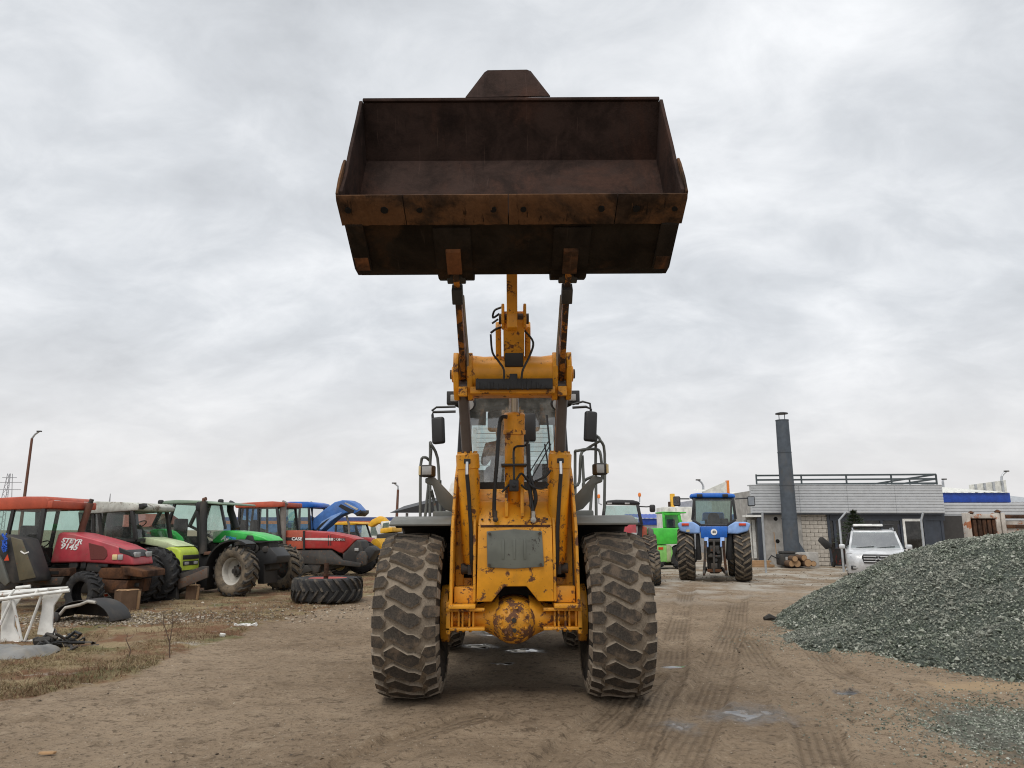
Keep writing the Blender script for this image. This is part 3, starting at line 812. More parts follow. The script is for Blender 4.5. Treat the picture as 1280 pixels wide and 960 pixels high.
b = MB(); b.add([(-CW + .03, CY, 2.32), (CW - .03, CY, 2.32), (CW - .07, CY + .06, CZ1 - .08), (-CW + .07, CY + .06, CZ1 - .08)], [(0, 1, 2, 3)]); LB(b, 'windscreen', M_['cabglass'], cab)
for s in (-1, 1):
    b = MB(); b.add([(s * CW, CY + .04, 2.32), (s * CW, CB - .05, 2.32), (s * (CW - .055), CB - .08, CZ1 - .05), (s * (CW - .055), CY + .10, CZ1 - .05)], [(0, 1, 2, 3)]); LB(b, 'side_window', M_['cabglass'], cab)
b = MB(); b.add([(-.66, CB, 2.53), (.66, CB, 2.53), (.62, CB - .05, CZ1 - .18), (-.62, CB - .05, CZ1 - .18)], [(0, 1, 2, 3)]); LB(b, 'rear_window', M_['glass'], cab)
for k in range(10):
    b = MB(); z = 2.62 + k * .07; b.bx(-.55, .55, CB - .055, CB - .05, z, z + .006); LB(b, 'heater_wire', M_['black'], cab)
b = MB(); b.bx(-.66, .66, CY + .1, CB - .1, CZ1 - .09, CZ1 - .06); b.bx(-.66, -.4, CB - .12, CB - .1, CZ1 - .3, CZ1 - .08); b.bx(.4, .66, CB - .12, CB - .1, CZ1 - .3, CZ1 - .08); LB(b, 'headliner', M_['headliner'], cab, .01)
b = MB(); b.bx(-.37, .41, CB - .35, CB - .2, 3.18, 3.5); b.bx(-.26, .26, CY + .62, CY + 1.12, 2.18, 2.38); b.bx(-.25, .25, CY + 1.0, CY + 1.15, 2.36, 3.02); LB(b, 'driver_seat', M_['fabric'], cab, .05, 3)
b = MB(); b.bx(-.62, -.28, CY + .5, CY + 1.3, 2.28, 2.55); b.bx(.30, .62, CY + .35, CY + 1.3, 2.28, 2.62); LB(b, 'console', M_['black'], cab, .03)
b = MB(); b.bar((0, CY + .12, 2.2), (0, CY + .36, 2.68), .10, .10); b.lathe([(.17, 0), (.19, .012), (.17, .024)], (0, CY + .38, 2.70), (0, -.5, 1), 24); b.bar((-.17, CY + .37, 2.71), (.17, CY + .37, 2.71), .03, .02); LB(b, 'steering_wheel', M_['black'], cab)
b = MB()      # wiper
b.bar(P(687, 601, CY - .03), P(680, 555, CY - .04), .02, .02); b.bar(P(683, 519, CY - .02), P(689, 590, CY - .02), .022, .02); b.bar(P(685, 552, CY - .04), P(655, 600, CY - .03), .014, .014); b.bar(P(688, 555, CY - .04), P(662, 600, CY - .03), .014, .014)
LB(b, 'wiper', M_['black'], cab)
b = MB(); q0, q1 = P(653, 517, 9.0), P(669, 552, 9.0); b.bx(q0.x, q1.x, 8.97, 9.05, q1.z, q0.z); LB(b, 'centre_mirror', M_['black'], cab, .02)
# work lamps beside the roof
for s in (-1, 1):
    c = P(641 + s * 75, 496.5, 9.30)
    b = MB(); b.box(c + Vector((0, .06, 0)), (.17, .14, .17)); b.tube([c + Vector((-s * .02, .1, -.08)), c + Vector((-s * .12, .15, -.12))], .02)
    l_ = LB(b, 'work_lamp', M_['black'], cab, .03, 3)
    b = MB(); b.box(c + Vector((-s * .01, -.015, -.01)), (.09, .02, .09)); LB(b, 'lens', M_['lens'], l_, .008)
    c2 = P(641 + s * 56, 505, 9.34)
    b = MB(); b.lathe([(.02, .08), (.085, .06), (.095, 0), (.08, -.005), (.01, -.005)], c2, (s * -.3, 1, .2), 18, 0); LB(b, 'round_lamp', M_['black'], cab)
    b = MB(); b.lathe([(.078, -.012), (.01, -.02)], c2, (s * -.3, 1, .2), 18, 0); LB(b, 'lens', M_['lens'], cab)
    # mirror and its arm
    k = (lambda px, py: P(641 + (px - 641), py, 9.25)) if s < 0 else (lambda px, py: P(px, py, 9.25))
    if s < 0:
        arm_pts = [(569, 514), (541, 514.5), (540, 518), (541, 536)]; top_pts = [(569, 508), (545, 508.5), (539, 513)]; mc = (547.5, 538); mh = (540, 556, 521.5, 555); tilt_ = R(-3)
    else:
        arm_pts = [(715, 510), (732, 509), (738, 512), (737, 540)]; top_pts = [(715, 506), (728, 502.5), (737, 505), (738, 515)]; mc = (737, 534); mh = (729.5, 745, 515, 553); tilt_ = R(4)
    b = MB(); b.tube([k(*p) for p in arm_pts], .017); b.tube([k(*p) for p in top_pts], .014)
    mo = LB(b, 'mirror_arm', M_['black'], cab)
    w_ = (mh[1] - mh[0]) / 900 * 9.4; h_ = (mh[3] - mh[2]) / 900 * 9.35
    b = MB(); c = k(*mc); b.box(c + Vector((0, -.03, 0)), (w_, .09, h_), (0, tilt_, R(18) * s)); LB(b, 'mirror', M_['black'], mo, .03, 3)

# ---- front mudguards
for s in (-1, 1):
    b = MB()
    xa, xb = sorted((s * .64, s * 1.335))
    cz, r_ = .80, 1.07
    b = MB()
    rings = []
    for i in range(15):
        a = R(113 - i * 75 / 14)
        rings.append([(x_, LY + .10 + rr * math.cos(a), cz + rr * math.sin(a)) for rr, x_ in ((r_ + .002, xa), (r_ + .028, xa), (r_ + .028, xb), (r_ + .002, xb))])
    b.loft(rings, 0, False)
    mg = LB(b, 'mudguard', M_['guardgrey'], None, .008)
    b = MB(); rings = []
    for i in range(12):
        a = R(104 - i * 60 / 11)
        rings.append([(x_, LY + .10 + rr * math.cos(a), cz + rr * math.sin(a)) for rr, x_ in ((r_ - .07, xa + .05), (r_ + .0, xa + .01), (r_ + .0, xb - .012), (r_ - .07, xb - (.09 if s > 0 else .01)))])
    b.loft(rings, 0, False); LB(b, 'mudguard_shade_lining', M_['hole'], mg)  # near-black body stands in for the shade in the hollow underneath
    xi, xj = sorted((s * .66, s * .64)); b = MB(); b.bx(xi - .01, xj + .01, LY - .35, LY + .85, 1.0, 1.85); LB(b, 'mudguard_web', M_['black'], mg)
    b = MB(); b.bx(xa + .02, xb - .03, LY + .72, LY + .74, .75, cz + r_ * .78); LB(b, 'gap_dark_plate', M_['black'], mg)  # black plate added to keep the gap below the mudguard dark
    # headlight on its bracket
    K = lambda px, py, Y=8.15: P(641 + s * (px - 641), py, Y)
    b = MB(); pts = [K(752, 597), K(741, 595), K(726, 611), K(716, 622), K(716, 640), K(727, 637), K(737, 626), K(743, 606), K(752, 603)]
    b.prism(pts, (0, .12, 0)); br = LB(b, 'lamp_bracket', M_['loadergrey'], None, .012)
    c = K(749, 587) if s > 0 else K(749.5, 588)
    b = MB(); b.box(c + Vector((0, .03, 0)), (.155 if s < 0 else .135, .17, .13), (0, 0, s * R(14))); hl = LB(b, 'headlamp', M_['blackdusty'], br, .02)
    b = MB(); b.box(c + Vector((-s * .005, -.063, 0)), (.115 if s < 0 else .09, .015, .095), (0, 0, s * R(14))); LB(b, 'lens', M_['lens'], hl, .006)
    b = MB(); b.box(c + Vector((s * .075, -.05, 0)), (.025, .02, .10), (0, 0, s * R(14))); LB(b, 'turn_lamp', M_['rimyellow'], hl, .004)
# ---- access platform: rails, steps, side tanks (both sides of the cab)
for s in (-1, 1):
    b = MB()
    if s < 0:
        for pts in (((536, 645), (537, 560), (538, 555), (546, 572), (548, 610)), ((524, 645), (525, 580), (530, 571), (536, 575)), ((530, 645), (535, 600), (538, 560)), ((545, 645), (541, 625), (538, 612)), ((549, 640), (549, 600))):
            b.tube(smooth_path([P(x, y, 9.35 + .06 * (i % 2)) for i, (x, y) in enumerate(pts)], 3), .019, 8)
    else:
        for pts in (((718, 640), (718, 572), (721, 564), (744, 562), (750, 570), (752, 600)), ((744, 645), (744, 552), (750, 552), (755, 568), (754, 640)), ((716, 608), (723, 603), (725, 570), (732, 562), (749, 552)), ((729, 612), (727, 570)), ((728, 615), (729, 602), (741, 596)), ((736, 645), (739, 610))):
            b.tube(smooth_path([P(x, y, 9.35 + .06 * (i % 2)) for i, (x, y) in enumerate(pts)], 3), .019, 8)
    rl = LB(b, 'handrail', M_['loadergrey'])
    xa, xb = sorted((s * .72, s * 1.2)); b = MB(); b.bx(xa, xb, 9.2, 10.9, 1.65, 1.73); b.bx(xa, xb, 9.3, 10.8, .9, 1.65); b.bx(min(s * .74, s * 1.02), max(s * .74, s * 1.02), 9.25, 9.6, 1.73, 1.98); LB(b, 'platform', M_['loadergrey'], None, .02)
# ---- engine hood and counterweight behind the cab
b = MB(); b.prism([(-.62, y, z) for y, z in ((11.15, 1.3), (11.15, 2.40), (12.2, 2.38), (13.9, 2.2), (14.2, 2.0), (14.2, 1.2))], (1.24, 0, 0)); LB(b, 'engine_hood', M_['yellow'], None, .05, 3)
b = MB(); b.bx(-1.2, 1.2, 13.5, 14.4, .75, 1.45); LB(b, 'counterweight', M_['loadergrey'], None, .06, 3)
# ---- hoses in front of the tilt cylinder
hoses = [((633, 521), (626, 522), (623, 535), (620, 575), (617, 610), (616, 640), (617, 649)), ((659, 555), (660, 600), (663, 630), (666, 650)), ((659, 590), (668, 620), (664, 640), (665, 651)),
         ((644, 600), (650, 592), (656, 598), (664, 608), (676, 611), (684, 605)), ((641, 612), (641, 582), (641, 563), (645, 558), (655, 557), (660, 550)), ((626, 615), (634, 607), (641, 603)),
         ((655, 596), (661, 604), (662, 616), (661, 634)), ((650, 606), (658, 612), (664, 604), (680, 596), (687, 588))]
for i, pts in enumerate(hoses):
    b = MB(); b.tube(smooth_path([P(x, y, 7.63 + .02 * (k % 3) + .015 * (i % 3)) for k, (x, y) in enumerate(pts)]), .022 if i in (0, 1, 2) else .012, 8); LB(b, 'hydraulic_hose', M_['rubberhose'])
for px, py in ((617.5, 649), (665, 650)):
    b = MB(); c = P(px, py, 7.64); b.cyl(c + Vector((0, 0, .09)), c, .02, n=8); b.lathe([(.005, -.035), (.03, -.02), (.03, .02), (.005, .035)], c, (0, 1, 0), 10); LB(b, 'hose_fitting', M_['bolt'] if px < 640 else M_['rimsilver'])
b = MB(); c = P(641, 607, 7.66); b.box(c, (.10, .07, .12)); b.cyl(c + Vector((0, -.04, 0)), c + Vector((0, -.07, 0)), .025, n=8); LB(b, 'valve_block', M_['black'], None, .012)

# ================================================================== operator in the cab
def skin_person(name, label, joints, edges, radii, mats_fn, loc):
    me = bpy.data.meshes.new(name)
    me.from_pydata(joints, edges, [])
    o = link(name, me, None, loc)
    sk = o.modifiers.new('skin', 'SKIN')
    for i, r_ in enumerate(radii): me.skin_vertices[0].data[i].radius = (r_, r_ if not isinstance(r_, tuple) else r_[1])
    me.skin_vertices[0].data[0].use_root = True
    o.modifiers.new('sub', 'SUBSURF').levels = 2
    dg = bpy.context.evaluated_depsgraph_get()
    m2 = bpy.data.meshes.new_from_object(o.evaluated_get(dg))
    bpy.data.objects.remove(o); bpy.data.meshes.remove(me)
    m2.polygons.foreach_set('use_smooth', [True] * len(m2.polygons))
    for m in mats_fn[0]: m2.materials.append(m)
    for p in m2.polygons: p.material_index = mats_fn[1](p.center)
    o = link(name, m2, None, loc)
    return tag(o, label, 'person')
skin_m = plain('skin', (.42, .25, .18), .55)
jacket = plain('dark_jacket', (.018, .021, .030), .9, bump=.2, sc=20)
trousers = plain('dark_trousers', (.02, .02, .022), .9)
hair_m = plain('dark_hair', (.015, .012, .01), .7)
J = [(0, 0, .12), (0, .02, .30), (0, .04, .48), (0, .02, .58), (0, 0, .66), (0, -.02, .76), (0, -.015, .84),      # pelvis .. head (0-6)
     (-.19, .03, .50), (-.25, -.02, .26), (-.18, -.30, .30), (-.12, -.42, .38),       # right arm 7-10
     (.19, .03, .50), (.25, -.02, .26), (.18, -.30, .30), (.12, -.42, .38),           # 11-14
     (-.11, -.02, .10), (-.15, -.46, .14), (-.15, -.55, -.28), (-.15, -.68, -.30), (.11, -.02, .10), (.15, -.46, .14), (.15, -.55, -.28), (.15, -.68, -.30)]
E = [(0, 1), (1, 2), (2, 3), (3, 4), (4, 5), (5, 6), (2, 7), (7, 8), (8, 9), (9, 10), (2, 11), (11, 12), (12, 13), (13, 14), (0, 15), (15, 16), (16, 17), (17, 18), (0, 19), (19, 20), (20, 21), (21, 22)]
RD = [.15, .15, .16, .065, .085, .098, .075, .075, .055, .043, .04, .075, .055, .043, .04, .09, .07, .05, .05, .09, .07, .05, .05]
op_loc = Vector((-.15, CY + .78, 2.40))
def pm(c):
    if c.z > .60: return 3 if (c.z > .83 or c.y > .03) else 2
    if c.y < -.34 and c.z > .27: return 2
    return 0 if c.z > .2 and c.y > -.34 else 1
person = skin_person('person', 'person in a dark jacket sitting at the wheel inside the loader cab', J, E, RD, ([jacket, trousers, skin_m, hair_m], pm), op_loc)
b = MB(); b.lathe([(.006, -.02), (.016, 0), (.006, .02)], (0, -.118, .755), (0, 1, .6), 8); b.build('nose', skin_m, person)
for s in (-1, 1):
    b = MB(); b.lathe([(.002, -.006), (.012, 0), (.002, .006)], (s * .035, -.107, .785), (0, 1, 0), 8); b.build('eye', M_['black'], person)
    b = MB(); b.box((s * .097, 0, .765), (.012, .035, .055)); b.build('ear', skin_m, person, bevel=.005)
    for k in range(5):
        b = MB(); x0 = s * .12 + (k - 2) * .017; L_ = (.055, .075, .08, .074, .06)[k]
        b.tube([(x0, -.43, .39), (x0, -.43 - L_ * .6, .405), (x0, -.43 - L_ * .8, .37), (x0 - s * .005, -.43 - L_ * .55, .345)], [.010, .010, .009, .007], 6); b.build('finger', skin_m, person)
b = MB(); b.box((0, -.107, .72), (.045, .012, .009)); b.build('mouth', plain('lips', (.30, .12, .10), .5), person, bevel=.003)
# ================================================================== ground
def spaced(a, b_, step, grow, far):
    xs = list(np.arange(a, b_, step)); s_ = step; x = xs[-1]
    while x < far:
        s_ *= grow; x += s_; xs.append(x)
    return xs
right = spaced(0, 7.5, .032, 1.075, 900)
xs = np.array([-x for x in right[:0:-1]] + right)
ys = np.array([-60, -20, -5, 0, 1.5] + spaced(2.4, 15, .032, 1.055, 1200))
XX, YY = np.meshgrid(xs, ys)
# edge of the driven yard against the weedy strip on the left
edge_px = [(-160, 960), (0, 893), (80, 872), (160, 848), (240, 818), (330, 788), (400, 768), (460, 750), (520, 725), (545, 700)]
ep = [G(*p) for p in edge_px]
eY = np.array([p.y for p in ep]); eX = np.array([p.x for p in ep])
def grass_mask(x, y):
    xe = np.interp(y, eY, eX)
    xe = np.where(y > eY[-1], eX[-1], xe)
    d_ = (xe - x) + fbm(x * .55, y * .55, 4) * 2.2 + fbm(x * 2.5, y * 2.5, 3) * .7
    return np.clip(d_ / .8 + .3, 0, 1) * np.clip((75 - y) / 20, 0, 1)
heap_c = [(9.75, 12.9, 4.90, 1.80, .58), (9.8, 10.6, 4.5, 1.50, .50), (9.9, 8.7, 4.15, 1.1, .40), (12.2, 12.4, 5.4, 1.85, .58), (9.3, 11.3, 3.0, 1.30, .52), (11.5, 9, 4, 1.15, .45), (5.2, 12.0, 1.0, .3, .35)]
def heap(x, y):
    h = np.full_like(x, -1.0)
    w = fbm(x * .55, y * .55, 4) * .55
    for cx_, cy_, r_, H_, e_ in heap_c:
        d_ = np.hypot(x - cx_, y - cy_) / r_ + w / r_
        s_ = e_ * (1 - d_) * r_; v_ = np.where(d_ < 1, s_ / (1 + (np.abs(s_) / H_) ** 4) ** .25, s_)
        k = .10
        h = np.where(np.abs(h - v_) < k, np.maximum(h, v_) + (k - np.abs(h - v_)) ** 2 / (4 * k), np.maximum(h, v_))
    return h + fbm(x * 1.5, y * 1.5, 4) * .22 * np.clip(h * 2 + .4, 0, 1)
# wet hollows: pixel centre, half sizes in metres
wet = np.zeros_like(XX)
for px, py, a_, b_, st in ((632, 786, .66, 1.0, 1.25), (628, 829, .18, .12, 1.1), (600, 806, .30, .3, 1.0), (846, 832.5, .22, .09, 1.0), (1062, 868, .18, .15, 1.1), (935, 893, .55, .4, .58), (850, 905, .3, .3, .42), (655, 812, .35, .25, .95), (975, 690, 2.5, 3, .4)):
    c = G(px, py)
    q = np.hypot((XX - c.x) / a_, (YY - c.y) / b_)
    wet = np.maximum(wet, st * np.clip(1.25 - q, 0, 1) * (1 + .8 * fbm(XX * 5, YY * 5, 3)))
tu = np.zeros_like(XX); tw = np.zeros_like(XX); rut = np.zeros_like(XX)
tracks = [([(925, 742), (918, 780), (908, 808), (892, 851), (872, 897), (838, 958), (800, 1020)], .24), ([(930, 800), (953, 833), (993, 869), (1021, 913), (1034, 950), (1040, 1010)], .22), ([(815, 845), (765, 892), (720, 935), (670, 985)], .2),
          ([(1000, 790), (1040, 835), (1120, 880), (1230, 930), (1330, 965)], .2), ([(860, 735), (845, 790), (835, 850), (790, 930), (740, 1010)], .22), ([(600, 900), (500, 930), (380, 985)], .2)]
for pts, hw in tracks:
    g_ = [G(*p) for p in pts]
    best = np.full_like(XX, 1e9); bs_ = np.zeros_like(XX)
    for a, b_ in zip(g_[:-1], g_[1:]):
        ax, ay, bx_, by_ = a.x, a.y, b_.x, b_.y
        L2 = (bx_ - ax) ** 2 + (by_ - ay) ** 2
        t_ = np.clip(((XX - ax) * (bx_ - ax) + (YY - ay) * (by_ - ay)) / L2, 0, 1)
        dx, dy = XX - ax - t_ * (bx_ - ax), YY - ay - t_ * (by_ - ay)
        dd = np.hypot(dx, dy); sg = np.sign(dx * (by_ - ay) - dy * (bx_ - ax))
        m = dd < best; best = np.where(m, dd, best); bs_ = np.where(m, sg * dd, bs_)
    w = np.clip((hw - best) / .05, 0, 1)
    near = w > tw
    tu = np.where(near, bs_, tu); tw = np.maximum(tw, w * np.clip(.6 + 3.2 * fbm(XX * 1.1, YY * 1.1, 4), 0, 1))
    rut -= w * .030 - .024 * np.clip(1 - np.abs(best - hw - .05) / .07, 0, 1)
gm = grass_mask(XX, YY)
fade = np.clip((60 - YY) / 30, 0, 1)
ZZ = (fbm(XX * .35, YY * .35, 3) * .10 + fbm(XX * 1.7, YY * 1.7, 4) * .045 + fbm(XX * 5.5, YY * 5.5, 4, .65) * .045) * fade + rut * (1 - gm)
ZZ += gm * (fbm(XX * 3.1, YY * 3.1, 4) * .07 + .02) * fade
ZZ = np.where(wet > .35, ZZ * (1 - np.clip(wet, 0, 1)) - .012 * np.clip(wet, 0, 1), ZZ)
for wx, wy, tgt in ((-1.06, LY, .002), (1.06, LY, .012), (-1.09, LY + 3.3, 0), (1.09, LY + 3.3, .01)):
    k = np.clip(1.6 - np.hypot((XX - wx) / .42, (YY - wy) / .35), 0, 1)
    ZZ = ZZ * (1 - k) + tgt * k
ZZ = np.where(YY > 60, ZZ * 0, ZZ)
def grid_mesh(name, X_, Y_, Z_, mats, attrs):
    ny, nx = X_.shape
    me = bpy.data.meshes.new(name)
    co = np.stack([X_, Y_, Z_], -1).reshape(-1, 3).astype(np.float32)
    idx = np.arange(nx * ny).reshape(ny, nx)
    fc = np.stack([idx[:-1, :-1], idx[:-1, 1:], idx[1:, 1:], idx[1:, :-1]], -1).reshape(-1, 4)
    raw_mesh(me, co, fc)
    for k, a in attrs.items():
        at_ = me.attributes.new(k, 'FLOAT', 'POINT'); at_.data.foreach_set('value', a.reshape(-1).astype(np.float32))
    for m in mats: me.materials.append(m)
    return me
def raw_mesh(me, co, fc, smooth=True):
    n, k = len(fc), fc.shape[1]
    me.vertices.add(len(co)); me.vertices.foreach_set('co', np.ascontiguousarray(co, dtype=np.float32).reshape(-1))
    me.loops.add(n * k); me.loops.foreach_set('vertex_index', np.ascontiguousarray(fc, dtype=np.int32).reshape(-1))
    me.polygons.add(n); me.polygons.foreach_set('loop_start', np.arange(0, n * k, k, dtype=np.int32))
    me.polygons.foreach_set('use_smooth', [smooth] * n)
    me.update(calc_edges=True); me.validate()

def ground_mat():
    t = NT('yard_dirt')
    big = t.noise(.35, 6, .6); mid = t.noise(2.2, 7, .65, dist=.3); fine = t.noise(22, 6, .7); grit = t.noise(110, 3, .6)
    c = t.mix(t.step(big, .35, .65), (.215, .157, .103), (.310, .236, .162))
    c = t.mix(t.step(mid, .52, .72, 0, .75), c, (.130, .093, .060))
    c = t.mix(t.step(mid, .28, .44, .6, 0), c, (.38, .302, .212))
    c = t.mix(t.step(fine, .53, .66, 0, .85), c, (.105, .078, .054))
    c = t.mix(t.step(fine, .34, .44, .55, 0), c, (.33, .265, .19))
    g3 = t.noise(75, 5, .75); c = t.mix(t.step(g3, .55, .68, 0, .75), c, (.070, .050, .033)); c = t.mix(t.step(g3, .30, .40, .5, 0), c, (.36, .30, .22))
    cl = t.noise(7.5, 8, .78, (1, 1.25, 1), .5, off=(2, 6, 0)); c = t.mix(t.step(cl, .53, .63, 0, .75), c, (.070, .049, .032)); c = t.mix(t.step(cl, .33, .43, .5, 0), c, (.38, .30, .21))
    # chips of light stone lying in the dirt
    vo = t.n.new('ShaderNodeTexVoronoi'); vo.inputs['Scale'].default_value = 34; t.l.new(t.tc, vo.inputs['Vector'])
    pick = t.step(vo.outputs['Color'], .80, .84)
    chip = t.math('MULTIPLY', t.step(vo.outputs['Distance'], .18, .26, 1, 0), pick)
    c = t.mix(t.math('MULTIPLY', chip, .85), c, t.mix(grit, (.30, .26, .21), (.52, .47, .40)))
    g = t.attr('grass'); gn = t.step(t.math('ADD', g, t.math('SUBTRACT', t.noise(1.6, 6, .7), .5)), .35, .7)
    gc = t.mix(t.step(t.noise(1.1, 5, .65), .35, .65), (.20, .135, .080), (.30, .235, .135))
    gc = t.mix(t.step(t.noise(.8, 5, .6, off=(3, 3, 0)), .52, .66), gc, (.13, .125, .055))
    gc = t.mix(t.step(t.noise(.9, 6, .7, off=(9, 1, 0)), .47, .60, 0, .85), gc, (.165, .078, .043))
    gc = t.mix(t.step(t.noise(1.5, 6, .75, (.5, 1.2, 1), off=(2, 7, 0)), .58, .68, 0, .9), gc, (.40, .36, .30))
    gc = t.mix(t.step(fine, .5, .7, 0, .6), gc, (.09, .065, .04))
    c = t.mix(gn, c, gc)
    far = t.attr('far')
    c = t.mix(t.math('MULTIPLY', t.step(t.noise(.6, 6, .7, off=(5, 5, 0)), .42, .62), far), c, (.40, .37, .32))
    sand = t.attr('sand'); c = t.mix(t.step(t.math('ADD', sand, t.math('MULTIPLY', t.math('SUBTRACT', t.noise(4, 6, .7), .5), 2.0)), .30, 1.0, 0, .8), c, (.40, .29, .175))
    gv = t.attr('gravel'); c = t.mix(t.step(t.math('ADD', gv, t.math('MULTIPLY', t.math('SUBTRACT', t.noise(9, 6, .75), .5), 1.3)), .35, .75, 0, .9), c, t.mix(g3, (.035, .042, .035), (.22, .235, .205)))
    w = t.attr('wet'); wn_ = t.math('ADD', w, t.math('MULTIPLY', t.math('SUBTRACT', t.noise(7, 5, .7), .5), .9))
    damp = t.step(wn_, .10, .55); pud = t.step(wn_, .56, .68)
    c = t.mix(t.math('MULTIPLY', damp, .55), c, (.055, .044, .034))
    c = t.mix(pud, c, (.03, .026, .022))
    rough = t.mix(pud, t.mix(damp, (.92,) * 3, (.30,) * 3), (.03,) * 3)
    tr = t.math('MULTIPLY', t.math('SINE', t.math('MULTIPLY', t.attr('tu'), 2 * PI / .075)), t.attr('tw'))
    c = t.mix(t.math('MULTIPLY', t.step(tr, .1, .8), .40), c, (.085, .060, .038))
    c = t.mix(t.math('MULTIPLY', t.attr('tw'), .28), c, (.13, .092, .058))
    h = t.math('ADD', t.math('MULTIPLY', mid, .9), t.math('MULTIPLY', fine, .75)); h = t.math('ADD', h, t.math('MULTIPLY', cl, .9))
    h = t.math('ADD', h, t.math('MULTIPLY', grit, .22)); h = t.math('SUBTRACT', h, t.math('MULTIPLY', g3, .35)); h = t.math('ADD', h, t.math('MULTIPLY', chip, .30))
    h = t.math('SUBTRACT', h, t.math('MULTIPLY', tr, .5))
    h = t.math('MULTIPLY', h, t.step(wn_, .44, .58, 1, 0))
    t.bump(h, .75, .035)
    t.put(t.bs.inputs['Roughness'], rough); t.put(t.bs.inputs['Specular IOR Level'], t.mix(damp, (.2,) * 3, (.9,) * 3))
    return t.done(c)
cS = G(1225, 862); cA = G(1270, 915)
sand = np.clip(1.2 - np.hypot((XX - cS.x) / 1.0, (YY - cS.y) / .45), 0, 1)
farv = np.clip((YY - 17) / 6, 0, 1) * np.clip((60 - YY) / 20, 0, 1) * np.clip((XX + 2) / 2, 0, 1)
gmesh = grid_mesh('ground', XX, YY, ZZ, [ground_mat()], {'grass': gm, 'wet': wet, 'tu': tu, 'tw': tw * (1 - gm), 'sand': sand, 'far': farv, 'gravel': np.clip(1.35 - np.hypot((XX - cA.x - .2) / 1.1, (YY - cA.y) / .95), 0, 1)})
tag(link('ground', gmesh), kind='structure')

# bilinear ground height for scattering
def gz(x, y):
    i = np.clip(np.searchsorted(ys, y) - 1, 0, len(ys) - 2); j = np.clip(np.searchsorted(xs, x) - 1, 0, len(xs) - 2)
    fy = (y - ys[i]) / (ys[i + 1] - ys[i]); fx = (x - xs[j]) / (xs[j + 1] - xs[j])
    return (ZZ[i, j] * (1 - fx) + ZZ[i, j + 1] * fx) * (1 - fy) + (ZZ[i + 1, j] * (1 - fx) + ZZ[i + 1, j + 1] * fx) * fy

# ================================================================== loose stones (octahedra, joined)
OCT = np.array([(1, 0, 0), (-1, 0, 0), (0, 1, 0), (0, -1, 0), (0, 0, 1), (0, 0, -1)], float)
OF = np.array([(0, 2, 4), (2, 1, 4), (1, 3, 4), (3, 0, 4), (2, 0, 5), (1, 2, 5), (3, 1, 5), (0, 3, 5)])
def stones(name, pos, size, mat, flat=.6, rng=RNG):
    n = len(pos)
    v = OCT[None] * (1 + rng.uniform(-.35, .35, (n, 6, 1)))
    v = v * size[:, None, None] * np.stack([np.ones(n), rng.uniform(.55, 1.0, n), rng.uniform(flat * .6, flat * 1.3, n)], -1)[:, None, :]
    v = v + rng.uniform(-.22, .22, (n, 6, 3)) * size[:, None, None]
    a, b_, c_ = rng.uniform(0, 2 * PI, n), rng.normal(0, .45, n), rng.normal(0, .45, n)
    def rot(v, ang, i, j):
        ca, sa = np.cos(ang)[:, None], np.sin(ang)[:, None]
        vi, vj = v[..., i].copy(), v[..., j].copy()
        v[..., i] = ca * vi - sa * vj; v[..., j] = sa * vi + ca * vj
    rot(v, b_, 1, 2); rot(v, c_, 0, 2); rot(v, a, 0, 1)
    v = v + pos[:, None, :]
    f = OF[None] + (np.arange(n) * 6)[:, None, None]
    me = bpy.data.meshes.new(name); raw_mesh(me, v.reshape(-1, 3), f.reshape(-1, 3), False)
    at_ = me.attributes.new('rnd', 'FLOAT', 'POINT'); at_.data.foreach_set('value', np.repeat(rng.random(n), 6).astype(np.float32))
    me.materials.append(mat)
    return me
def stone_mat(name, cols, lite=0.0):
    t = NT(name)
    r_ = t.n.new('ShaderNodeValToRGB'); els = r_.color_ramp.elements
    r_.color_ramp.interpolation = 'LINEAR'
    while len(els) < len(cols): els.new(.5)
    for i, c in enumerate(cols): els[i].position = i / (len(cols) - 1); els[i].color = (*c, 1)
    t.l.new(t.attr('rnd'), r_.inputs[0])
    n = t.noise(60, 4, .6)
    big_ = t.noise(.9, 5, .6, (1, 1, .5), .8); base_ = t.mix(t.step(big_, .42, .62, 0, lite), r_.outputs[0], t.mix(.5, r_.outputs[0], (.30, .30, .265))); base_ = t.mix(t.step(big_, .30, .42, lite, 0), base_, t.mix(.5, r_.outputs[0], (.045, .05, .038)))
    c = t.mix(.35, base_, t.mix(n, (.03, .03, .03), (.35, .35, .33)), 'SOFT_LIGHT')
    return t.done(c, .75, 0, .4)
heap_stone = stone_mat('crushed_green_grey_stone', [(.036, .044, .032), (.094, .114, .084), (.155, .182, .140), (.205, .234, .185), (.30, .318, .262), (.50, .51, .455)], 1.0)
# heap body
hx = np.arange(3.2, 16, .09); hy = np.arange(5.6, 18.5, .09)
HX, HY = np.meshgrid(hx, hy); HZ = heap(HX, HY)
hm = NT('heap_core'); hn = hm.noise(30, 6, .7)
hm.bump(hn, .8, .03)
heapmat = hm.done(hm.mix(hm.step(hn, .35, .65), (.03, .037, .03), (.12, .14, .115)), .85)
hme = grid_mesh('heap', HX, HY, np.where(HZ > -.25, HZ, -.25) - .03, [heapmat], {})
n = 125000
px_ = RNG.uniform(3.5, 15, n * 3); py_ = RNG.uniform(6, 16.5, n * 3)
hz_ = heap(px_, py_)
keep = (hz_ > gz(px_, py_) - .03 * RNG.random(n * 3)) & ((px_ < .74 * py_ + .5) | (RNG.random(n * 3) < .55))
px_, py_, hz_ = px_[keep][:n], py_[keep][:n], hz_[keep][:n]
sz = .008 + .013 * RNG.random(len(px_)) ** 1.6 * np.where(RNG.random(len(px_)) < .10, 3.0, 1)
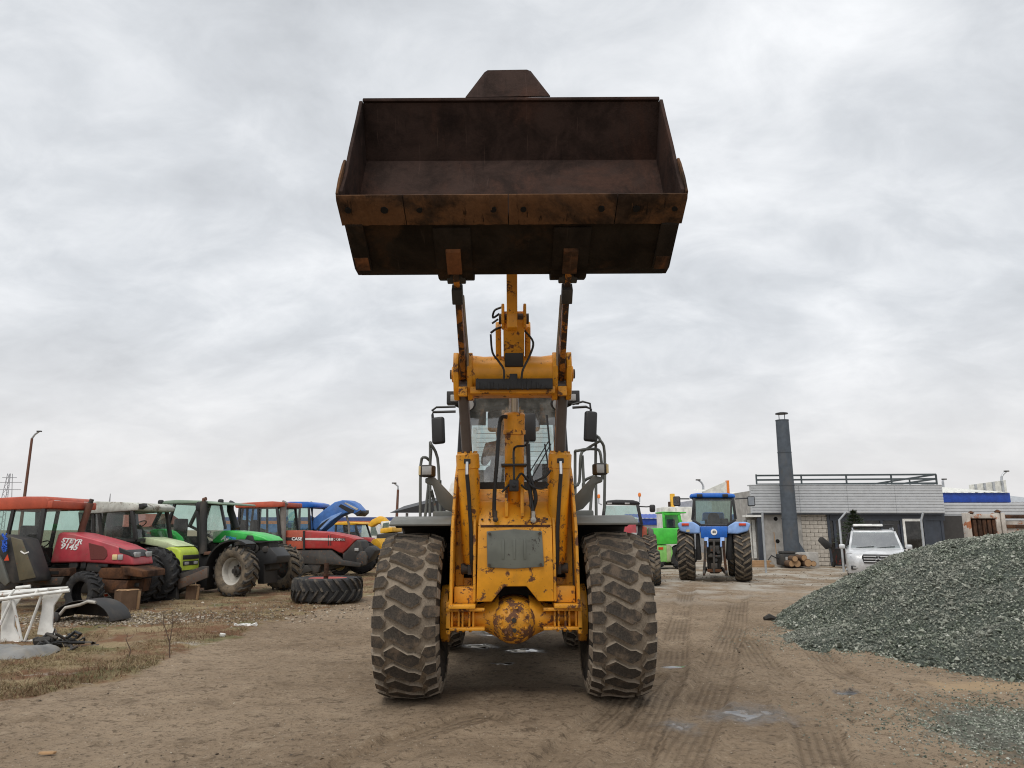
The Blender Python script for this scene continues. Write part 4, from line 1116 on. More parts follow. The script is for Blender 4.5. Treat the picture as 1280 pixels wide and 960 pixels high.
# thin spill round the toe
m = 7000
qx = RNG.uniform(3.3, 9, m * 3); qy = RNG.uniform(4.5, 14, m * 3); hq = heap(qx, qy)
kk = (hq < .0) & (RNG.random(m * 3) < np.exp(hq * 7.0)); qx, qy = qx[kk][:m], qy[kk][:m]
cA = G(1270, 915); rx = RNG.normal(cA.x + .2, .62, 7000); ry = RNG.normal(cA.y, .6, 7000)
ax_, ay_ = np.concatenate([qx, rx]), np.concatenate([qy, ry])
pos = np.concatenate([np.stack([px_, py_, hz_], -1), np.stack([ax_, ay_, gz(ax_, ay_) + .004], -1)])
sz = np.concatenate([sz, RNG.uniform(.006, .016, len(ax_))])
sme = stones('gravel_pile', pos, sz, heap_stone)
pile = thing('gravel_pile', 'heap of green grey crushed stone at the right edge of the yard', 'gravel pile', (0, 0, 0), kind='stuff')
o_ = link('heap_core', hme, pile); o_['kind'] = 'stuff'
o_ = link('crushed_stone', sme, pile); o_['kind'] = 'stuff'

# pebbles on the yard and pale rubble in the weeds
dirt_stone = stone_mat('yard_pebble', [(.10, .08, .058), (.17, .135, .10), (.24, .20, .15), (.36, .31, .25), (.55, .50, .42)])
n = 26000
yy = 3.2 + 22 * RNG.random(n) ** 1.7; xx = RNG.uniform(-.78, .78, n) * (yy + 1)
cl = fbm(xx * .8, yy * .8, 3); k = RNG.random(n) < .45 + 2.2 * cl
xx, yy = xx[k], yy[k]; k = heap(xx, yy) < -.05; xx, yy = xx[k], yy[k]
k = wet[np.clip(np.searchsorted(ys, yy), 0, len(ys) - 1), np.clip(np.searchsorted(xs, xx), 0, len(xs) - 1)] < .4; xx, yy = xx[k], yy[k]
zz_ = gz(xx, yy)
s1 = RNG.uniform(.003, .009, len(xx)) * np.where(RNG.random(len(xx)) < .04, 1.9, 1)
c1, c2 = G(215, 772), G(120, 778)
rx = np.concatenate([RNG.normal(c1.x, 1.6, 1300), RNG.normal(c2.x, 1.0, 1500), RNG.normal(10, 6, 900), RNG.normal(-4.5, 1.8, 500)])
ry = np.concatenate([RNG.normal(c1.y, .45, 1300), RNG.normal(c2.y, .40, 1500), RNG.normal(28, 2.5, 900), RNG.normal(17, .8, 500)])
pos = np.concatenate([np.stack([xx, yy, zz_], -1), np.stack([rx, ry, gz(rx, ry) + .005], -1)])
s2 = np.concatenate([s1, RNG.uniform(.012, .04, len(rx))])
tag(link('pebbles', stones('pebbles', pos, s2, dirt_stone, .5)), 'loose pebbles and pale rubble strewn over the dirt yard', 'pebbles', kind='stuff')

# ================================================================== dry grass and weeds
def blades(name, x, y, h, w, mat, lean=.5, rng=RNG):
    n = len(x); z = gz(x, y) - .01
    a = rng.uniform(0, 2 * PI, n); la = rng.uniform(0, 2 * PI, n); ln = rng.uniform(.1, lean, n)
    p0 = np.stack([x, y, z], -1); side = np.stack([np.cos(a), np.sin(a), 0 * a], -1) * w[:, None]
    bend = np.stack([np.cos(la), np.sin(la), 0 * a], -1) * (ln * h)[:, None]; up = np.stack([0 * a, 0 * a, h], -1)
    v = np.stack([p0 - side, p0 + side, p0 + up * .6 + bend * .4 + side * .7, p0 + up * .6 + bend * .4 - side * .7, p0 + up * .95 + bend * 1.2], 1)
    f = np.array([(0, 1, 2), (0, 2, 3), (3, 2, 4)])[None] + (np.arange(n) * 5)[:, None, None]
    me = bpy.data.meshes.new(name); raw_mesh(me, v.reshape(-1, 3), f.reshape(-1, 3), False)
    at_ = me.attributes.new('rnd', 'FLOAT', 'POINT'); at_.data.foreach_set('value', np.repeat(rng.random(n), 5).astype(np.float32))
    me.materials.append(mat); return me
def grass_pts(n, dens):
    y = 5.2 + 24 * RNG.random(n * 7) ** 1.5; x = RNG.uniform(-.8, .05, n * 7) * y * 1.02
    k = (grass_mask(x, y) > .6) & (RNG.random(n * 7) < dens(x, y)); return x[k][:n], y[k][:n]
straw = stone_mat('dry_straw', [(.11, .07, .035), (.20, .14, .07), (.29, .22, .115), (.36, .29, .17), (.17, .16, .06)])
x, y = grass_pts(80000, lambda x, y: np.clip(.35 + 4.0 * fbm(x * 1.3, y * 1.3, 4), 0, 1) * np.clip(12 / y, .25, 1))
tag(link('dry_grass', blades('dry_grass', x, y, RNG.uniform(.008, .045, len(x)) * np.where(RNG.random(len(x)) < .12, 2.6, 1), RNG.uniform(.002, .005, len(x)), straw, 2.6)), 'short dry straw coloured grass on the weedy strip by the tractors', 'grass', kind='stuff')
redw = stone_mat('red_brown_weed', [(.09, .04, .025), (.16, .075, .04), (.22, .11, .06), (.14, .10, .045), (.10, .10, .04)])
edge_d = lambda x, y: np.interp(y, eY, eX) - x
x, y = grass_pts(50000, lambda x, y: np.clip(.35 + 4.4 * fbm(x * .8 + 9, y * .8, 4), 0, 1) * np.exp(-((edge_d(x, y) - .8) / 1.3) ** 2))
tag(link('weeds', blades('weeds', x, y, RNG.uniform(.015, .085, len(x)) * np.where(RNG.random(len(x)) < .05, 2.0, 1), RNG.uniform(.0015, .0035, len(x)), redw, 1.8)), 'low reddish brown dead weeds along the edge of the yard', 'weeds', kind='stuff')
# two bare saplings standing in the weeds
twig = plain('twig_bark', (.10, .065, .045), .8)
def sapling(label, px, py, stems):
    g_ = G(px, py); t_ = thing('bare_sapling', label, 'sapling', (g_.x, g_.y, float(gz(np.array([g_.x]), np.array([g_.y]))[0]) - .01), group='bare saplings in the weeds')
    for dx, h, kx in stems:
        b = MB(); b.tube([(0, 0, 0), (dx * .35 + kx * .02, .02, h * .35), (dx * .7 - kx * .015, .0, h * .7), (dx, .01, h)], [.009, .007, .005, .002], 6)
        st = b.build('stem', twig, t_)
        for k in range(5):
            f_ = .3 + k * .14; b = MB(); p = Vector((dx * f_, .01, h * f_)); s_ = 1 if k % 2 else -1
            b.tube([p, p + Vector((s_ * .05, .02, .05)), p + Vector((s_ * .07, .02, .10))], [.003, .002, .001], 5); b.build('twig', twig, st)
sapling('taller bare two stemmed sapling standing in the weeds on the left', 212, 823, ((-.16, .66, 1), (-.02, .64, -1)))
sapling('shorter bare single stemmed sapling in the weeds at the far left', 161, 825, ((-.06, .34, 1),))
# small litter
g_ = G(60, 944); b = MB(); b.prism([(-.075, -.012, 0), (-.03, -.026, .0), (.045, -.018, 0), (.06, .004, 0), (.02, .012, 0), (-.05, .010, 0)], (.005, .004, .018)); o = b.build('wood_chip', plain('fresh_wood', (.36, .22, .11), .8, bump=.4), bevel=.003, loc=(g_.x, g_.y, .01)); tag(o, 'orange brown wood chip lying on the dirt at lower left', 'wood chip')
g_ = G(278, 796); b = MB(); b.box((0, 0, .02), (.09, .06, .05), (.1, .2, .4)); o = b.build('paper_scrap', M_['white'], bevel=.01, loc=(g_.x, g_.y, .01)); tag(o, 'small white scrap of litter lying in the weeds', 'litter')
g_ = G(306, 784); b = MB(); [b.box((random.uniform(-.16, .16), random.uniform(-.04, .04), .03), (random.uniform(.06, .14), .06, random.uniform(.02, .06)), (random.uniform(-.6, .6), random.uniform(-.6, .6), random.uniform(0, 3))) for _ in range(7)]; o = b.build('plastic_bag', M_['white'], loc=(g_.x, g_.y, 0)); tag(o, 'crumpled white plastic bag lying on dry grass', 'plastic bag')
g_ = G(963, 775); b = MB(); b.tube([(-.12, 0, .02), (0, .03, .05), (.13, 0, .02)], [.04, .07, .03], 7); o = b.build('mud_lump', M_['underside'], loc=(g_.x, g_.y, 0)); tag(o, 'dark lump of rubber lying near the tip of the gravel pile', 'lump')
# dark clods of mud thrown up beside the tracks
n = 5000
yy = 3.4 + 16 * RNG.random(n) ** 1.5; xx = RNG.uniform(-.75, .75, n) * (yy + .5)
k = RNG.random(n) < np.clip(.25 + 4.5 * fbm(xx * .7 + 3, yy * .7, 4), 0, 1); xx, yy = xx[k], yy[k]
k = (heap(xx, yy) < -.1) & (np.hypot(xx - .0, (yy - LY) / 1.6) > 1.9); xx, yy = xx[k], yy[k]
clod = stone_mat('mud_clod', [(.06, .043, .029), (.10, .074, .05), (.15, .115, .08), (.22, .175, .125)])
tag(link('mud_clods', stones('mud_clods', np.stack([xx, yy, gz(xx, yy)], -1), .006 + .022 * RNG.random(len(xx)) ** 2.2, clod, .55)), 'dark clods of mud scattered over the driven dirt', 'mud', kind='stuff')
# ================================================================== right side: building and yard things
clad = paint('grey_sheet_cladding', (.47, .485, .50), .5, .1, 0, dcol=(.36, .36, .36), var=.06)
anth = paint('anthracite_paint', (.035, .043, .058), .5, .2, 0)
plaster = paint('grey_plaster', (.40, .385, .36), .85, .55, 0, dcol=(.26, .24, .215), bump=.3)
blockm = paint('concrete_block', (.46, .42, .365), .9, .4, 0, dcol=(.33, .29, .25), bump=.4)
darkglass = glass('shop_glass', (.30, .36, .38), 1.3, .06)
M_['galv'] = paint('galvanised_steel', (.42, .44, .46), .45, .2, 0, metal=.4)
M_['blueclad'] = paint('blue_fascia', (.012, .06, .36), .5, .1, 0)
M_['whiteclad'] = paint('off_white_sheet', (.66, .66, .61), .6, .3, 0, dcol=(.45, .44, .4))
BYf = 36.0
def rectpx(b, x0, y0, x1, y1, Y, depth, m=0, off=0):
    a, c = P(x0, y0, Y), P(x1, y1, Y)
    b.bx(a.x, c.x, Y + off, Y + off + depth, c.z, a.z, m); return a, c
q = P(938, 641, BYf)
bl = thing('office_building', 'low grey clad office building with roof railing on the right', 'building', (P(938, 641, BYf).x, BYf, 0))
BM = Matrix.Translation((-bl.location.x, -BYf, 0))
def BB(b, name, mat, parent=None, bevel=0): return b.build(name, mat, parent or bl, BM, bevel)
xl, xr = P(938, 641, BYf).x, P(1177, 641, BYf).x
zc0, zc1 = P(1000, 641.5, 35.7).z, P(1000, 607, 35.7).z
# body
b = MB(); b.bx(xl + .3, xr, BYf + .5, BYf + 8, 0, zc1 - .2); BB(b, 'back_wall', plaster)
b = MB(); a, c = P(952, 643, BYf), P(1001, 643, BYf); b.bx(a.x, c.x, BYf, BYf + .3, 0, zc0); wl_ = BB(b, 'plastered_wall', plaster)
for px, py in ((969.5, 648.5), (972, 676.5)):
    b = MB(); q = P(px, py, BYf); b.cyl((q.x, BYf - .01, q.z), (q.x, BYf + .02, q.z), .10, n=16); BB(b, 'pipe_hole', M_['hole'], wl_)
# concrete block wall laid block by block
a, c = P(1001, 643, BYf), P(1036.5, 643, BYf)
b = MB(); b.bx(a.x, c.x + .02, BYf + .06, BYf + .3, 0, zc0); bw = BB(b, 'block_wall', paint('mortar', (.34, .32, .29), .9, .3))
bh, blw = .195, .40
blk = {}
def block_mesh(w):
    w = round(w, 3)
    if w not in blk: 
        b = MB(); b.bx(0, w, 0, .09, 0, bh - .016); blk[w] = mesh_from('block', b.v, b.f, blockm, b.m, b.sm, None, .008, 1)
    return blk[w]
row = 0; z = .02
while z + bh <= zc0 + .05:
    x = a.x - bl.location.x + .005; off = 0 if row % 2 == 0 else -blw / 2; x += off
    lo, hi = a.x - bl.location.x + .005, c.x - bl.location.x
    while x < hi - .02:
        x0, x1 = max(x, lo), min(x + blw, hi)
        if x1 - x0 > .05: link('block', block_mesh(x1 - x0 - .016), bw, (x0, random.uniform(-.012, .006), z))
        x += blw
    row += 1; z += bh
# parapet of ribbed sheets
def ribbed(b, x0, x1, y, z0, z1, pitch, d=.03):
    n = max(1, int(round((z1 - z0) / pitch))); p_ = (z1 - z0) / n; pts = [(y + .25, z0)]
    for i in range(n):
        zz0 = z0 + i * p_
        pts += [(y + d, zz0), (y + d, zz0 + p_ * .12), (y, zz0 + p_ * .22), (y, zz0 + p_ * .9), (y + d, zz0 + p_)]
    pts.append((y + .25, z1))
    b.prism([(x0, yy_, zz_) for yy_, zz_ in pts], (x1 - x0, 0, 0))
nseg = 4
for i in range(nseg):
    b = MB(); ribbed(b, xl + (xr - xl) * i / nseg + .006, xl + (xr - xl) * (i + 1) / nseg - .006, 35.7, zc0, zc1, .128); BB(b, 'cladding_sheet', clad)
b = MB(); b.bx(xl - .02, xr + .02, 35.68, BYf + .2, zc1, zc1 + .05); BB(b, 'parapet_cap', clad, None, .01)
b = MB(); b.bx(xl, xr, 35.75, BYf + .5, zc0 - .06, zc0 - .004); BB(b, 'soffit', anth)
# glazed front
gx0, gx1 = P(1036.5, 643, BYf).x, P(1177, 643, BYf).x
b = MB(); b.bx(gx0 + .04, gx0 + 7.0, BYf + .35, BYf + .4, .1, zc0 - .1); 
back = BB(b, 'showroom_wall', plain('dim_interior', (.045, .042, .04), .9))
posts = [1037.5, 1045, 1078, 1104, 1129, 1158, 1180]
for px in posts:
    b = MB(); x = P(px, 680, BYf).x; b.bx(x - .06, x + .06, BYf - .05, BYf + .1, 0, zc0 - .06); BB(b, 'mullion', anth)
b = MB(); b.bx(gx0, gx1 + .1, BYf - .052, BYf + .1, zc0 - .35, zc0 - .06); BB(b, 'lintel', anth)
b = MB(); b.bx(gx0, gx1 + .1, BYf - .048, BYf + .1, 0, .18); BB(b, 'sill', anth)
for p0, p1 in ((1037.5, 1045), (1045, 1078), (1078, 1104), (1104, 1129)):
    b = MB(); x0, x1 = P(p0, 680, BYf).x + .061, P(p1, 680, BYf).x - .061
    b.add([(x0, BYf, .18), (x1, BYf, .18), (x1, BYf, zc0 - .35), (x0, BYf, zc0 - .35)], [(0, 1, 2, 3)]); BB(b, 'pane', darkglass)
b = MB(); b.bx(P(1158, 680, BYf).x + .061, P(1180, 680, BYf).x - .061, BYf - .02, BYf + .05, .19, zc0 - .36); BB(b, 'dark_panel', anth)
# white glazed door
dx0, dx1 = P(1131, 690, BYf).x, P(1156, 690, BYf).x; dz1 = P(1140, 648.5, BYf).z
b = MB()
for (x0, x1, z0, z1) in ((dx0, dx0 + .11, .19, dz1), (dx1 - .11, dx1, .19, dz1), (dx0 + .11, dx1 - .11, dz1 - .12, dz1), (dx0 + .11, dx1 - .11, .19, .45)): b.bx(x0, x1, BYf - .09, BYf - .02, z0, z1)
dr = BB(b, 'door', M_['white'])
b = MB(); b.add([(dx0 + .1, BYf - .05, .4), (dx1 - .1, BYf - .05, .4), (dx1 - .1, BYf - .05, dz1 - .1), (dx0 + .1, BYf - .05, dz1 - .1)], [(0, 1, 2, 3)]); BB(b, 'pane', darkglass, dr)
b = MB(); b.bx(dx1 - .09, dx1 - .05, BYf - .14, BYf - .1, 1.0, 1.2); BB(b, 'handle', M_['galv'], dr)
b = MB(); q = P(1122, 655, BYf); b.bx(q.x, q.x + .18, BYf + .02, BYf + .05, q.z - 1.0, q.z); BB(b, 'blue_poster', M_['blueclad'])
# annex window on the left, behind the blue tractor
b = MB(); x0, x1 = P(930, 650, BYf + .6).x, P(951, 650, BYf + .6).x; b.bx(x0, x1, BYf + .35, BYf + .6, 0, zc0 - .1); BB(b, 'annex_wall', plaster)
for i, px in enumerate((932, 937.5, 943)):
    b = MB(); x = P(px, 670, BYf).x; b.bx(x, x + .15, BYf + .25, BYf + .34, .35, 2.2); BB(b, 'window_bar', M_['white'] if i else M_['galv'])
b = MB(); x = P(949, 670, BYf).x; b.bx(x - .12, x + .12, BYf - .25, BYf - .05, .2, zc0 - .1); BB(b, 'dark_post', anth)
b = MB(); b.bx(P(930, 646, BYf).x, P(951, 646, BYf).x, BYf - .3, BYf + .3, zc0 - .18, zc0 - .08); BB(b, 'awning', M_['white'])
# roof railing
zr = [P(1050, y, 36.2).z for y in (594.5, 600, 605.5)]
xa, xb = P(945.5, 600, 36.2).x, P(1170.5, 600, 36.2).x
rail = paint('dark_rail', (.05, .065, .07), .5, .1)
for z in zr:
    b = MB(); b.bar((xa, 36.2, z), (xb, 36.2, z + .06), .06, .085); BB(b, 'rail', rail)
    b = MB(); b.bar((xb, 36.2, z + .06), (xb - .6, 42.5, z - .12), .06, .085); BB(b, 'rail', rail)
for i in range(5):
    b = MB(); x = xa + (xb - xa) * i / 4; b.bx(x - .03, x + .03, 36.16, 36.24, zc1, zr[0] + .06); BB(b, 'rail_post', rail)
for i in (1, 2, 3):
    b = MB(); y = 36.2 + i * 2.0; b.bx(xb - .23 * i - .03, xb - .23 * i + .03, y, y + .06, zc1 - .2, zr[0] - .02); BB(b, 'rail_post', rail)
# right wing
wx1 = xr + 12
b = MB(); ribbed(b, xr + .03, wx1, BYf + .4, P(1190, 651, BYf).z, P(1190, 628.5, BYf).z, .14); BB(b, 'wing_cladding', clad)
b = MB(); b.bx(xr + .03, wx1, BYf + .6, BYf + 5, 0, P(1190, 651, BYf).z - .01); wg = BB(b, 'wing_wall', anth)
b = MB(); a, c = P(1180, 660, BYf + .5), P(1188, 671, BYf + .5)
for (x0, x1, z0, z1) in ((a.x, a.x + .06, c.z, a.z), (c.x - .06, c.x, c.z, a.z), (a.x + .06, c.x - .06, a.z - .06, a.z), (a.x + .06, c.x - .06, c.z, c.z + .06)): b.bx(x0, x1, BYf + .52, BYf + .6, z0, z1)
BB(b, 'small_window', M_['whiteclad'], wg)

# flue standing in front of the building
fl0 = P(990, 692, 34.8); fz0, fz1 = P(990, 690, 34.8).z, P(978, 525, 34.8).z
flue = thing('chimney_flue', 'tall dark grey sheet metal chimney flue in front of the office building', 'chimney', (fl0.x, 34.8, 0))
fm = paint('grey_flue_steel', (.066, .080, .098), .75, .4, .0, dcol=(.11, .10, .09), bump=0)
nz = 4
for i in range(nz):
    b = MB(); z0, z1 = fz0 + (fz1 - fz0) * i / nz, fz0 + (fz1 - fz0) * (i + 1) / nz
    r0 = .36 - .015 * i; b.cyl((0, 0, z0), (0, 0, z1 - .02), r0, r0 - .012, 24); b.cyl((0, 0, z1 - .035), (0, 0, z1), r0 + .002, r0 + .0, 24); b.build('flue_section', fm, flue)
for k in range(4):
    b = MB(); a = k * PI / 2 + .4; b.cyl((.18 * math.cos(a), .18 * math.sin(a), fz1), (.18 * math.cos(a), .18 * math.sin(a), fz1 + .3), .015, n=6); b.build('cap_stay', M_['black'], flue)
b = MB(); b.lathe([(.30, 0), (.29, .05), (.06, .1), (.01, .1)], (0, 0, fz1 + .29), (0, 0, 1), 20); b.build('rain_cap', M_['black'], flue)
b = MB(); b.bx(-.55, 1.1, -.35, .5, 0, fz0); b.build('plinth', plaster, flue, bevel=.02)
b = MB(); b.prism([(.33, -.05, fz0), (.62, -.05, fz0), (.36, -.05, fz0 + .45)], (0, .08, 0)); b.build('gusset', fm, flue)
# firewood heap and junk at the plinth
barkm = plain('bark', (.11, .065, .038), .9, bump=.5); woodm = plain('cut_wood', (.34, .21, .11), .8, bump=.3)
for i, (px, py, r_, ln, an) in enumerate(((984, 704, .15, .9, .2), (993, 704, .17, .8, -.3), (1003, 703, .18, 1.0, .1), (988, 698, .14, .8, .0), (998, 697, .15, .7, .4), (1011, 704, .13, .7, -.2))):
    g_ = P(px, py, 34.1); b = MB(); b.cyl((-ln / 2, 0, 0), (ln / 2, 0, 0), r_, r_ * .9, 12)
    o = b.build('log', barkm, loc=(g_.x, 34.1 - .05 * i, max(r_, g_.z))); o.rotation_euler = (0, 0, PI / 2 + an * .35)
    for e_ in (-1, 1):
        b = MB(); b.cyl((e_ * ln / 2, 0, 0), (e_ * (ln / 2 + .012), 0, 0), r_ * .86, n=12); b.build('cut_face', woodm, o)
    tag(o, ['left end', 'second', 'fourth', 'upper left', 'upper right', 'right end'][i] + ' log of the firewood pile at the foot of the flue', 'log', group='firewood logs by the flue')
# wheelie bin with its lid open
g_ = G(1023, 706); 
bin_ = thing('waste_bin', 'scorched black wheeled waste bin with its lid thrown open', 'waste bin', (g_.x, 34.6, 0))
binm = paint('scorched_bin', (.035, .035, .037), .6, .3, .5, rcol=(.16, .03, .025), rsc=4)
zt = P(1023, 685, 34.6).z
b = MB(); rr = lambda z, w, d: [(-w, -d, z), (w, -d, z), (w, d, z), (-w, d, z)]
b.loft([rr(.10, .21, .24), rr(zt - .03, .28, .32), rr(zt - .03, .31, .35), rr(zt, .31, .35)], 0, False); b.build('bin_body', binm, bin_, bevel=.015)
b = MB(); b.prism([(-.95, .1, zt + .32), (-.88, .1, zt + .48), (-.72, .1, zt + .52), (-.32, .1, zt + .18), (-.30, .1, zt + .0), (-.62, .1, zt - .06)], (.05, .12, 0)); b.build('lid', M_['blackdusty'], bin_, bevel=.03)
for s in (-1, 1):
    b = MB(); b.cyl((s * .2, .28, .12), (s * .26, .28, .12), .12, n=16); b.build('wheel', M_['black'], bin_)
# stove like junk box
g_ = G(974, 708); st = thing('scrap_generator', 'black metal scrap box standing left of the flue', 'scrap box', (g_.x, 34.4, 0))
b = MB(); b.bx(-.45, .45, -.3, .3, .12, .62); b.bx(-.35, .3, -.25, .25, .62, .75); b.build('housing', M_['blackdusty'], st, bevel=.05)
b = MB(); b.bx(-.22, .02, -.315, -.3, .28, .5); b.build('label_plate', M_['lens'], st)
b = MB(); b.tube([(-.45, 0, .4), (-.75, 0, .55), (-.95, -.1, .35)], .03); b.build('pipe', M_['black'], st)
g_ = G(955, 710); b = MB(); b.bx(-.9, .9, -.3, .3, .0, .12); b.bx(-.8, .7, -.25, .25, .12, .22); b.bx(-.6, .8, -.2, .2, .22, .30); o = b.build('timber_stack', woodm, bevel=.01, loc=(g_.x - .2, 35.0, 0)); tag(o, 'low stack of boards lying beside the scrap box', 'boards')
# shovel against the wall
b = MB(); b.cyl((0, 0, 0), (.03, .3, 1.5), .02, n=8); o = b.build('shovel_handle', woodm, loc=(P(972, 690, 35.4).x, 35.5, .1)); tag(o, 'wooden tool handle leaning on the plastered wall left of the flue', 'tool handle')
# bent fence posts
for i, (px, py, ptop, bend) in enumerate(((956.5, 716, 640, -2), (1053.5, 722, 640, 6), (1157, 722, 640, 3))):
    g_ = G(px, py); Y = g_.y if i < 1 else 31
    base = P(px, 700, Y); top = P(px, 650, Y).z; t2 = P(px, 640, Y).z
    b = MB(); b.tube([(0, 0, 0), (0, 0, top), (.30 if i == 1 else .10 if i else .0, -.05, t2)], .045, 10)
    o = b.build('fence_post', M_['galv'], loc=(base.x, Y, 0)); tag(o, ['straight galvanised post beside the blue tractor seen from behind', 'bent galvanised post directly behind the silver car', 'bent galvanised post beside the white glazed door'][i], 'post', group='galvanised fence posts')

# sheds behind
def shed(name, label, px0, px1, ytop, ymid, ybot, Y, topm, midm, deep=14, roofback=1.2):
    a, c = P(px0, ymid, Y), P(px1, ybot, Y); zt, zm = P(px0, ytop, Y).z, a.z
    t_ = thing(name, label, 'building', (a.x, Y, 0)); w = c.x - a.x
    b = MB(); b.bx(0, w, .1, deep, 0, zm); b.build('wall', M_['galv'], t_)
    b = MB(); b.bx(-.1, w + .1, 0, .3, c.z, zm - .004); b.build('fascia', midm, t_, bevel=.01)
    b = MB(); n_ = max(8, int(w / .5)); vs = []
    for k in range(n_ * 2 + 1):
        x = w * k / (n_ * 2); dz = .05 if k % 2 else 0
        vs.append([(x, -.15, zm + dz), (x, deep * .6, zt + dz + roofback * .3)])
    b.loft(vs, 0, False, caps=False, closed=False); b.build('roof', topm, t_)
    return t_
shed('blue_trimmed_shed', 'warehouse with a blue fascia and pale roof right of the office', 1168, 1262, 607, 616, 628, 52, M_['whiteclad'], M_['blueclad'])
shed('blue_trimmed_shed', 'small warehouse with blue fascia just behind the blue tractor cab', 905, 938, 611, 619, 632, 50, M_['whiteclad'], M_['blueclad'])
shed('low_shed', 'low blue edged shed glimpsed between the loader tyre and the telehandler', 800, 845, 646, 648, 656, 60, M_['blueclad'], M_['blueclad'])
shed('grey_roofed_shed', 'grey sheet roofed shed at the far right edge', 1264, 1330, 616, 628, 640, 55, M_['galv'], M_['galv'])
a, c = P(1213, 606, 56), P(1257, 600, 56)
hb = thing('billboard', 'pale slanted hoarding above the blue trimmed warehouse', 'hoarding', (a.x, 56, 0))
b = MB(); b.prism([(0, 0, a.z), (c.x - a.x, 0, c.z), (c.x - a.x, 0, a.z - .9), (0, 0, a.z - .35)], (0, .2, 0)); b.build('panel', M_['whiteclad'], hb)
for k in range(4):
    b = MB(); x = (c.x - a.x) * (k + .4) / 4; b.bx(x, x + .15, -.12, 0, 2.5, a.z + (c.z - a.z) * (k + .4) / 4); b.build('stud', M_['galv'], hb)
a, c = P(880, 613, 48), P(908, 601.5, 48)
hb = thing('hoarding', 'white slanted panel with an orange edge behind the blue tractor', 'hoarding', (a.x, 48, 0))
b = MB(); b.prism([(0, 0, a.z - .6), (0, 0, a.z - .05), (c.x - a.x, 0, c.z), (c.x - a.x, 0, a.z - .9)], (0, .3, 0)); b.build('panel', M_['whiteclad'], hb)
b = MB(); b.bx(c.x - a.x + .005, c.x - a.x + .16, -.05, .35, 2.4, c.z + .05); b.build('edge_post', M_['amber'], hb)

# rusty tipper body behind the gravel
Y = 21.0
a = P(1207, 640, Y); tb = thing('tipper_body', 'rusty brown and white truck tipper body behind the gravel pile', 'truck body', (a.x, Y, 0))
rustw = paint('rust_stained_white', (.50, .46, .41), .7, .5, .55, rcol=(.22, .08, .035), rsc=3)
x1 = P(1246, 640, Y).x - a.x; zt, zb_ = P(1220, 641, Y).z, .9
b = MB(); b.bx(0, x1, .05, .1, zb_, zt - .16); tp = b.build('tailgate', M_['rust'], tb)
for k in range(5):
    b = MB(); x = .16 + k * (x1 - .3) / 4.3; b.bx(x, x + .10, -.03, .05, zb_, zt - .2); b.build('rib', M_['rust'], tb, bevel=.012)
b = MB(); b.bx(-.03, x1 + .02, -.06, .12, zt - .16, zt - .03); b.build('top_rail', rustw, tb, bevel=.02)
for x in (-.04, x1 - .09, x1 + .06):
    b = MB(); b.bx(x, x + .12, -.07, .15, zb_, zt); b.build('corner_post', rustw, tb, bevel=.015)
b = MB(); b.bx(x1 + .19, x1 + 5, .0, .08, zb_, P(1260, 651, Y).z); b.build('side_board', rustw, tb)
for zz_ in (P(1260, 646, Y).z, P(1260, 658, Y).z):
    b = MB(); b.bx(x1 + .19, x1 + 5, -.05, .0, zz_ - .05, zz_ + .05); b.build('side_rail', M_['rust'], tb, bevel=.01)
b = MB(); b.bx(.2, x1 + 4.5, .3, 2.2, .0, .88); b.build('chassis', M_['underside'], tb)
b = MB(); b.lathe([(.02, -.06), (.10, 0), (.02, .06)], (x1 + .02, 0, zt + .03), (0, 0, 1), 8); b.lathe([(.02, -.05), (.09, 0), (.02, .05)], (.15, 0, zt - .0), (0, 0, 1), 8); b.build('debris', M_['rust'], tb)

# ================================================================== silver car
cg = G(1096, 727); CF = Frame((13.2, 26.9), R(246))
car = thing('silver_suv', 'silver off road car with roof carriers parked behind the gravel pile', 'car', CF.loc, CF.a); car.scale = (1, 1, .95)
silver = paint('silver_car_paint', (.62, .63, .64), .28, .12, 0, metal=.25)
def ring(x, w, z0, z1, r_=.1, top=1.0):
    wt = w * top
    return [(x, -w, z0), (x, -w * 1.01, (z0 + z1) * .5), (x, -wt, z1 - r_), (x, -wt + r_, z1), (x, wt - r_, z1), (x, wt, z1 - r_), (x, w * 1.01, (z0 + z1) * .5), (x, w, z0)]
b = MB()
b.loft([ring(2.38, .60, .45, .78), ring(2.30, .82, .32, .95), ring(2.1, .93, .28, 1.04), ring(1.6, .96, .28, 1.10), ring(.95, .96, .28, 1.16), ring(.4, .965, .28, 1.18), ring(-1.4, .965, .28, 1.20), ring(-2.2, .93, .3, 1.2), ring(-2.4, .85, .4, 1.1)], 0, True)
cbody = b.build('body', silver, car)
cbody.data.polygons.foreach_set('use_smooth', [True] * len(cbody.data.polygons))
def gring(x, w, z0, z1, wt): return [(x, -w, z0), (x, -wt, z1), (x, wt, z1), (x, w, z0)]
b = MB(); b.loft([gring(.30, .72, 1.70, 1.76, .66), gring(-.2, .74, 1.72, 1.83, .66), gring(-1.6, .74, 1.70, 1.82, .66), gring(-2.15, .70, 1.62, 1.70, .64)], 0, False); b.build('roof', silver, car, bevel=.03)
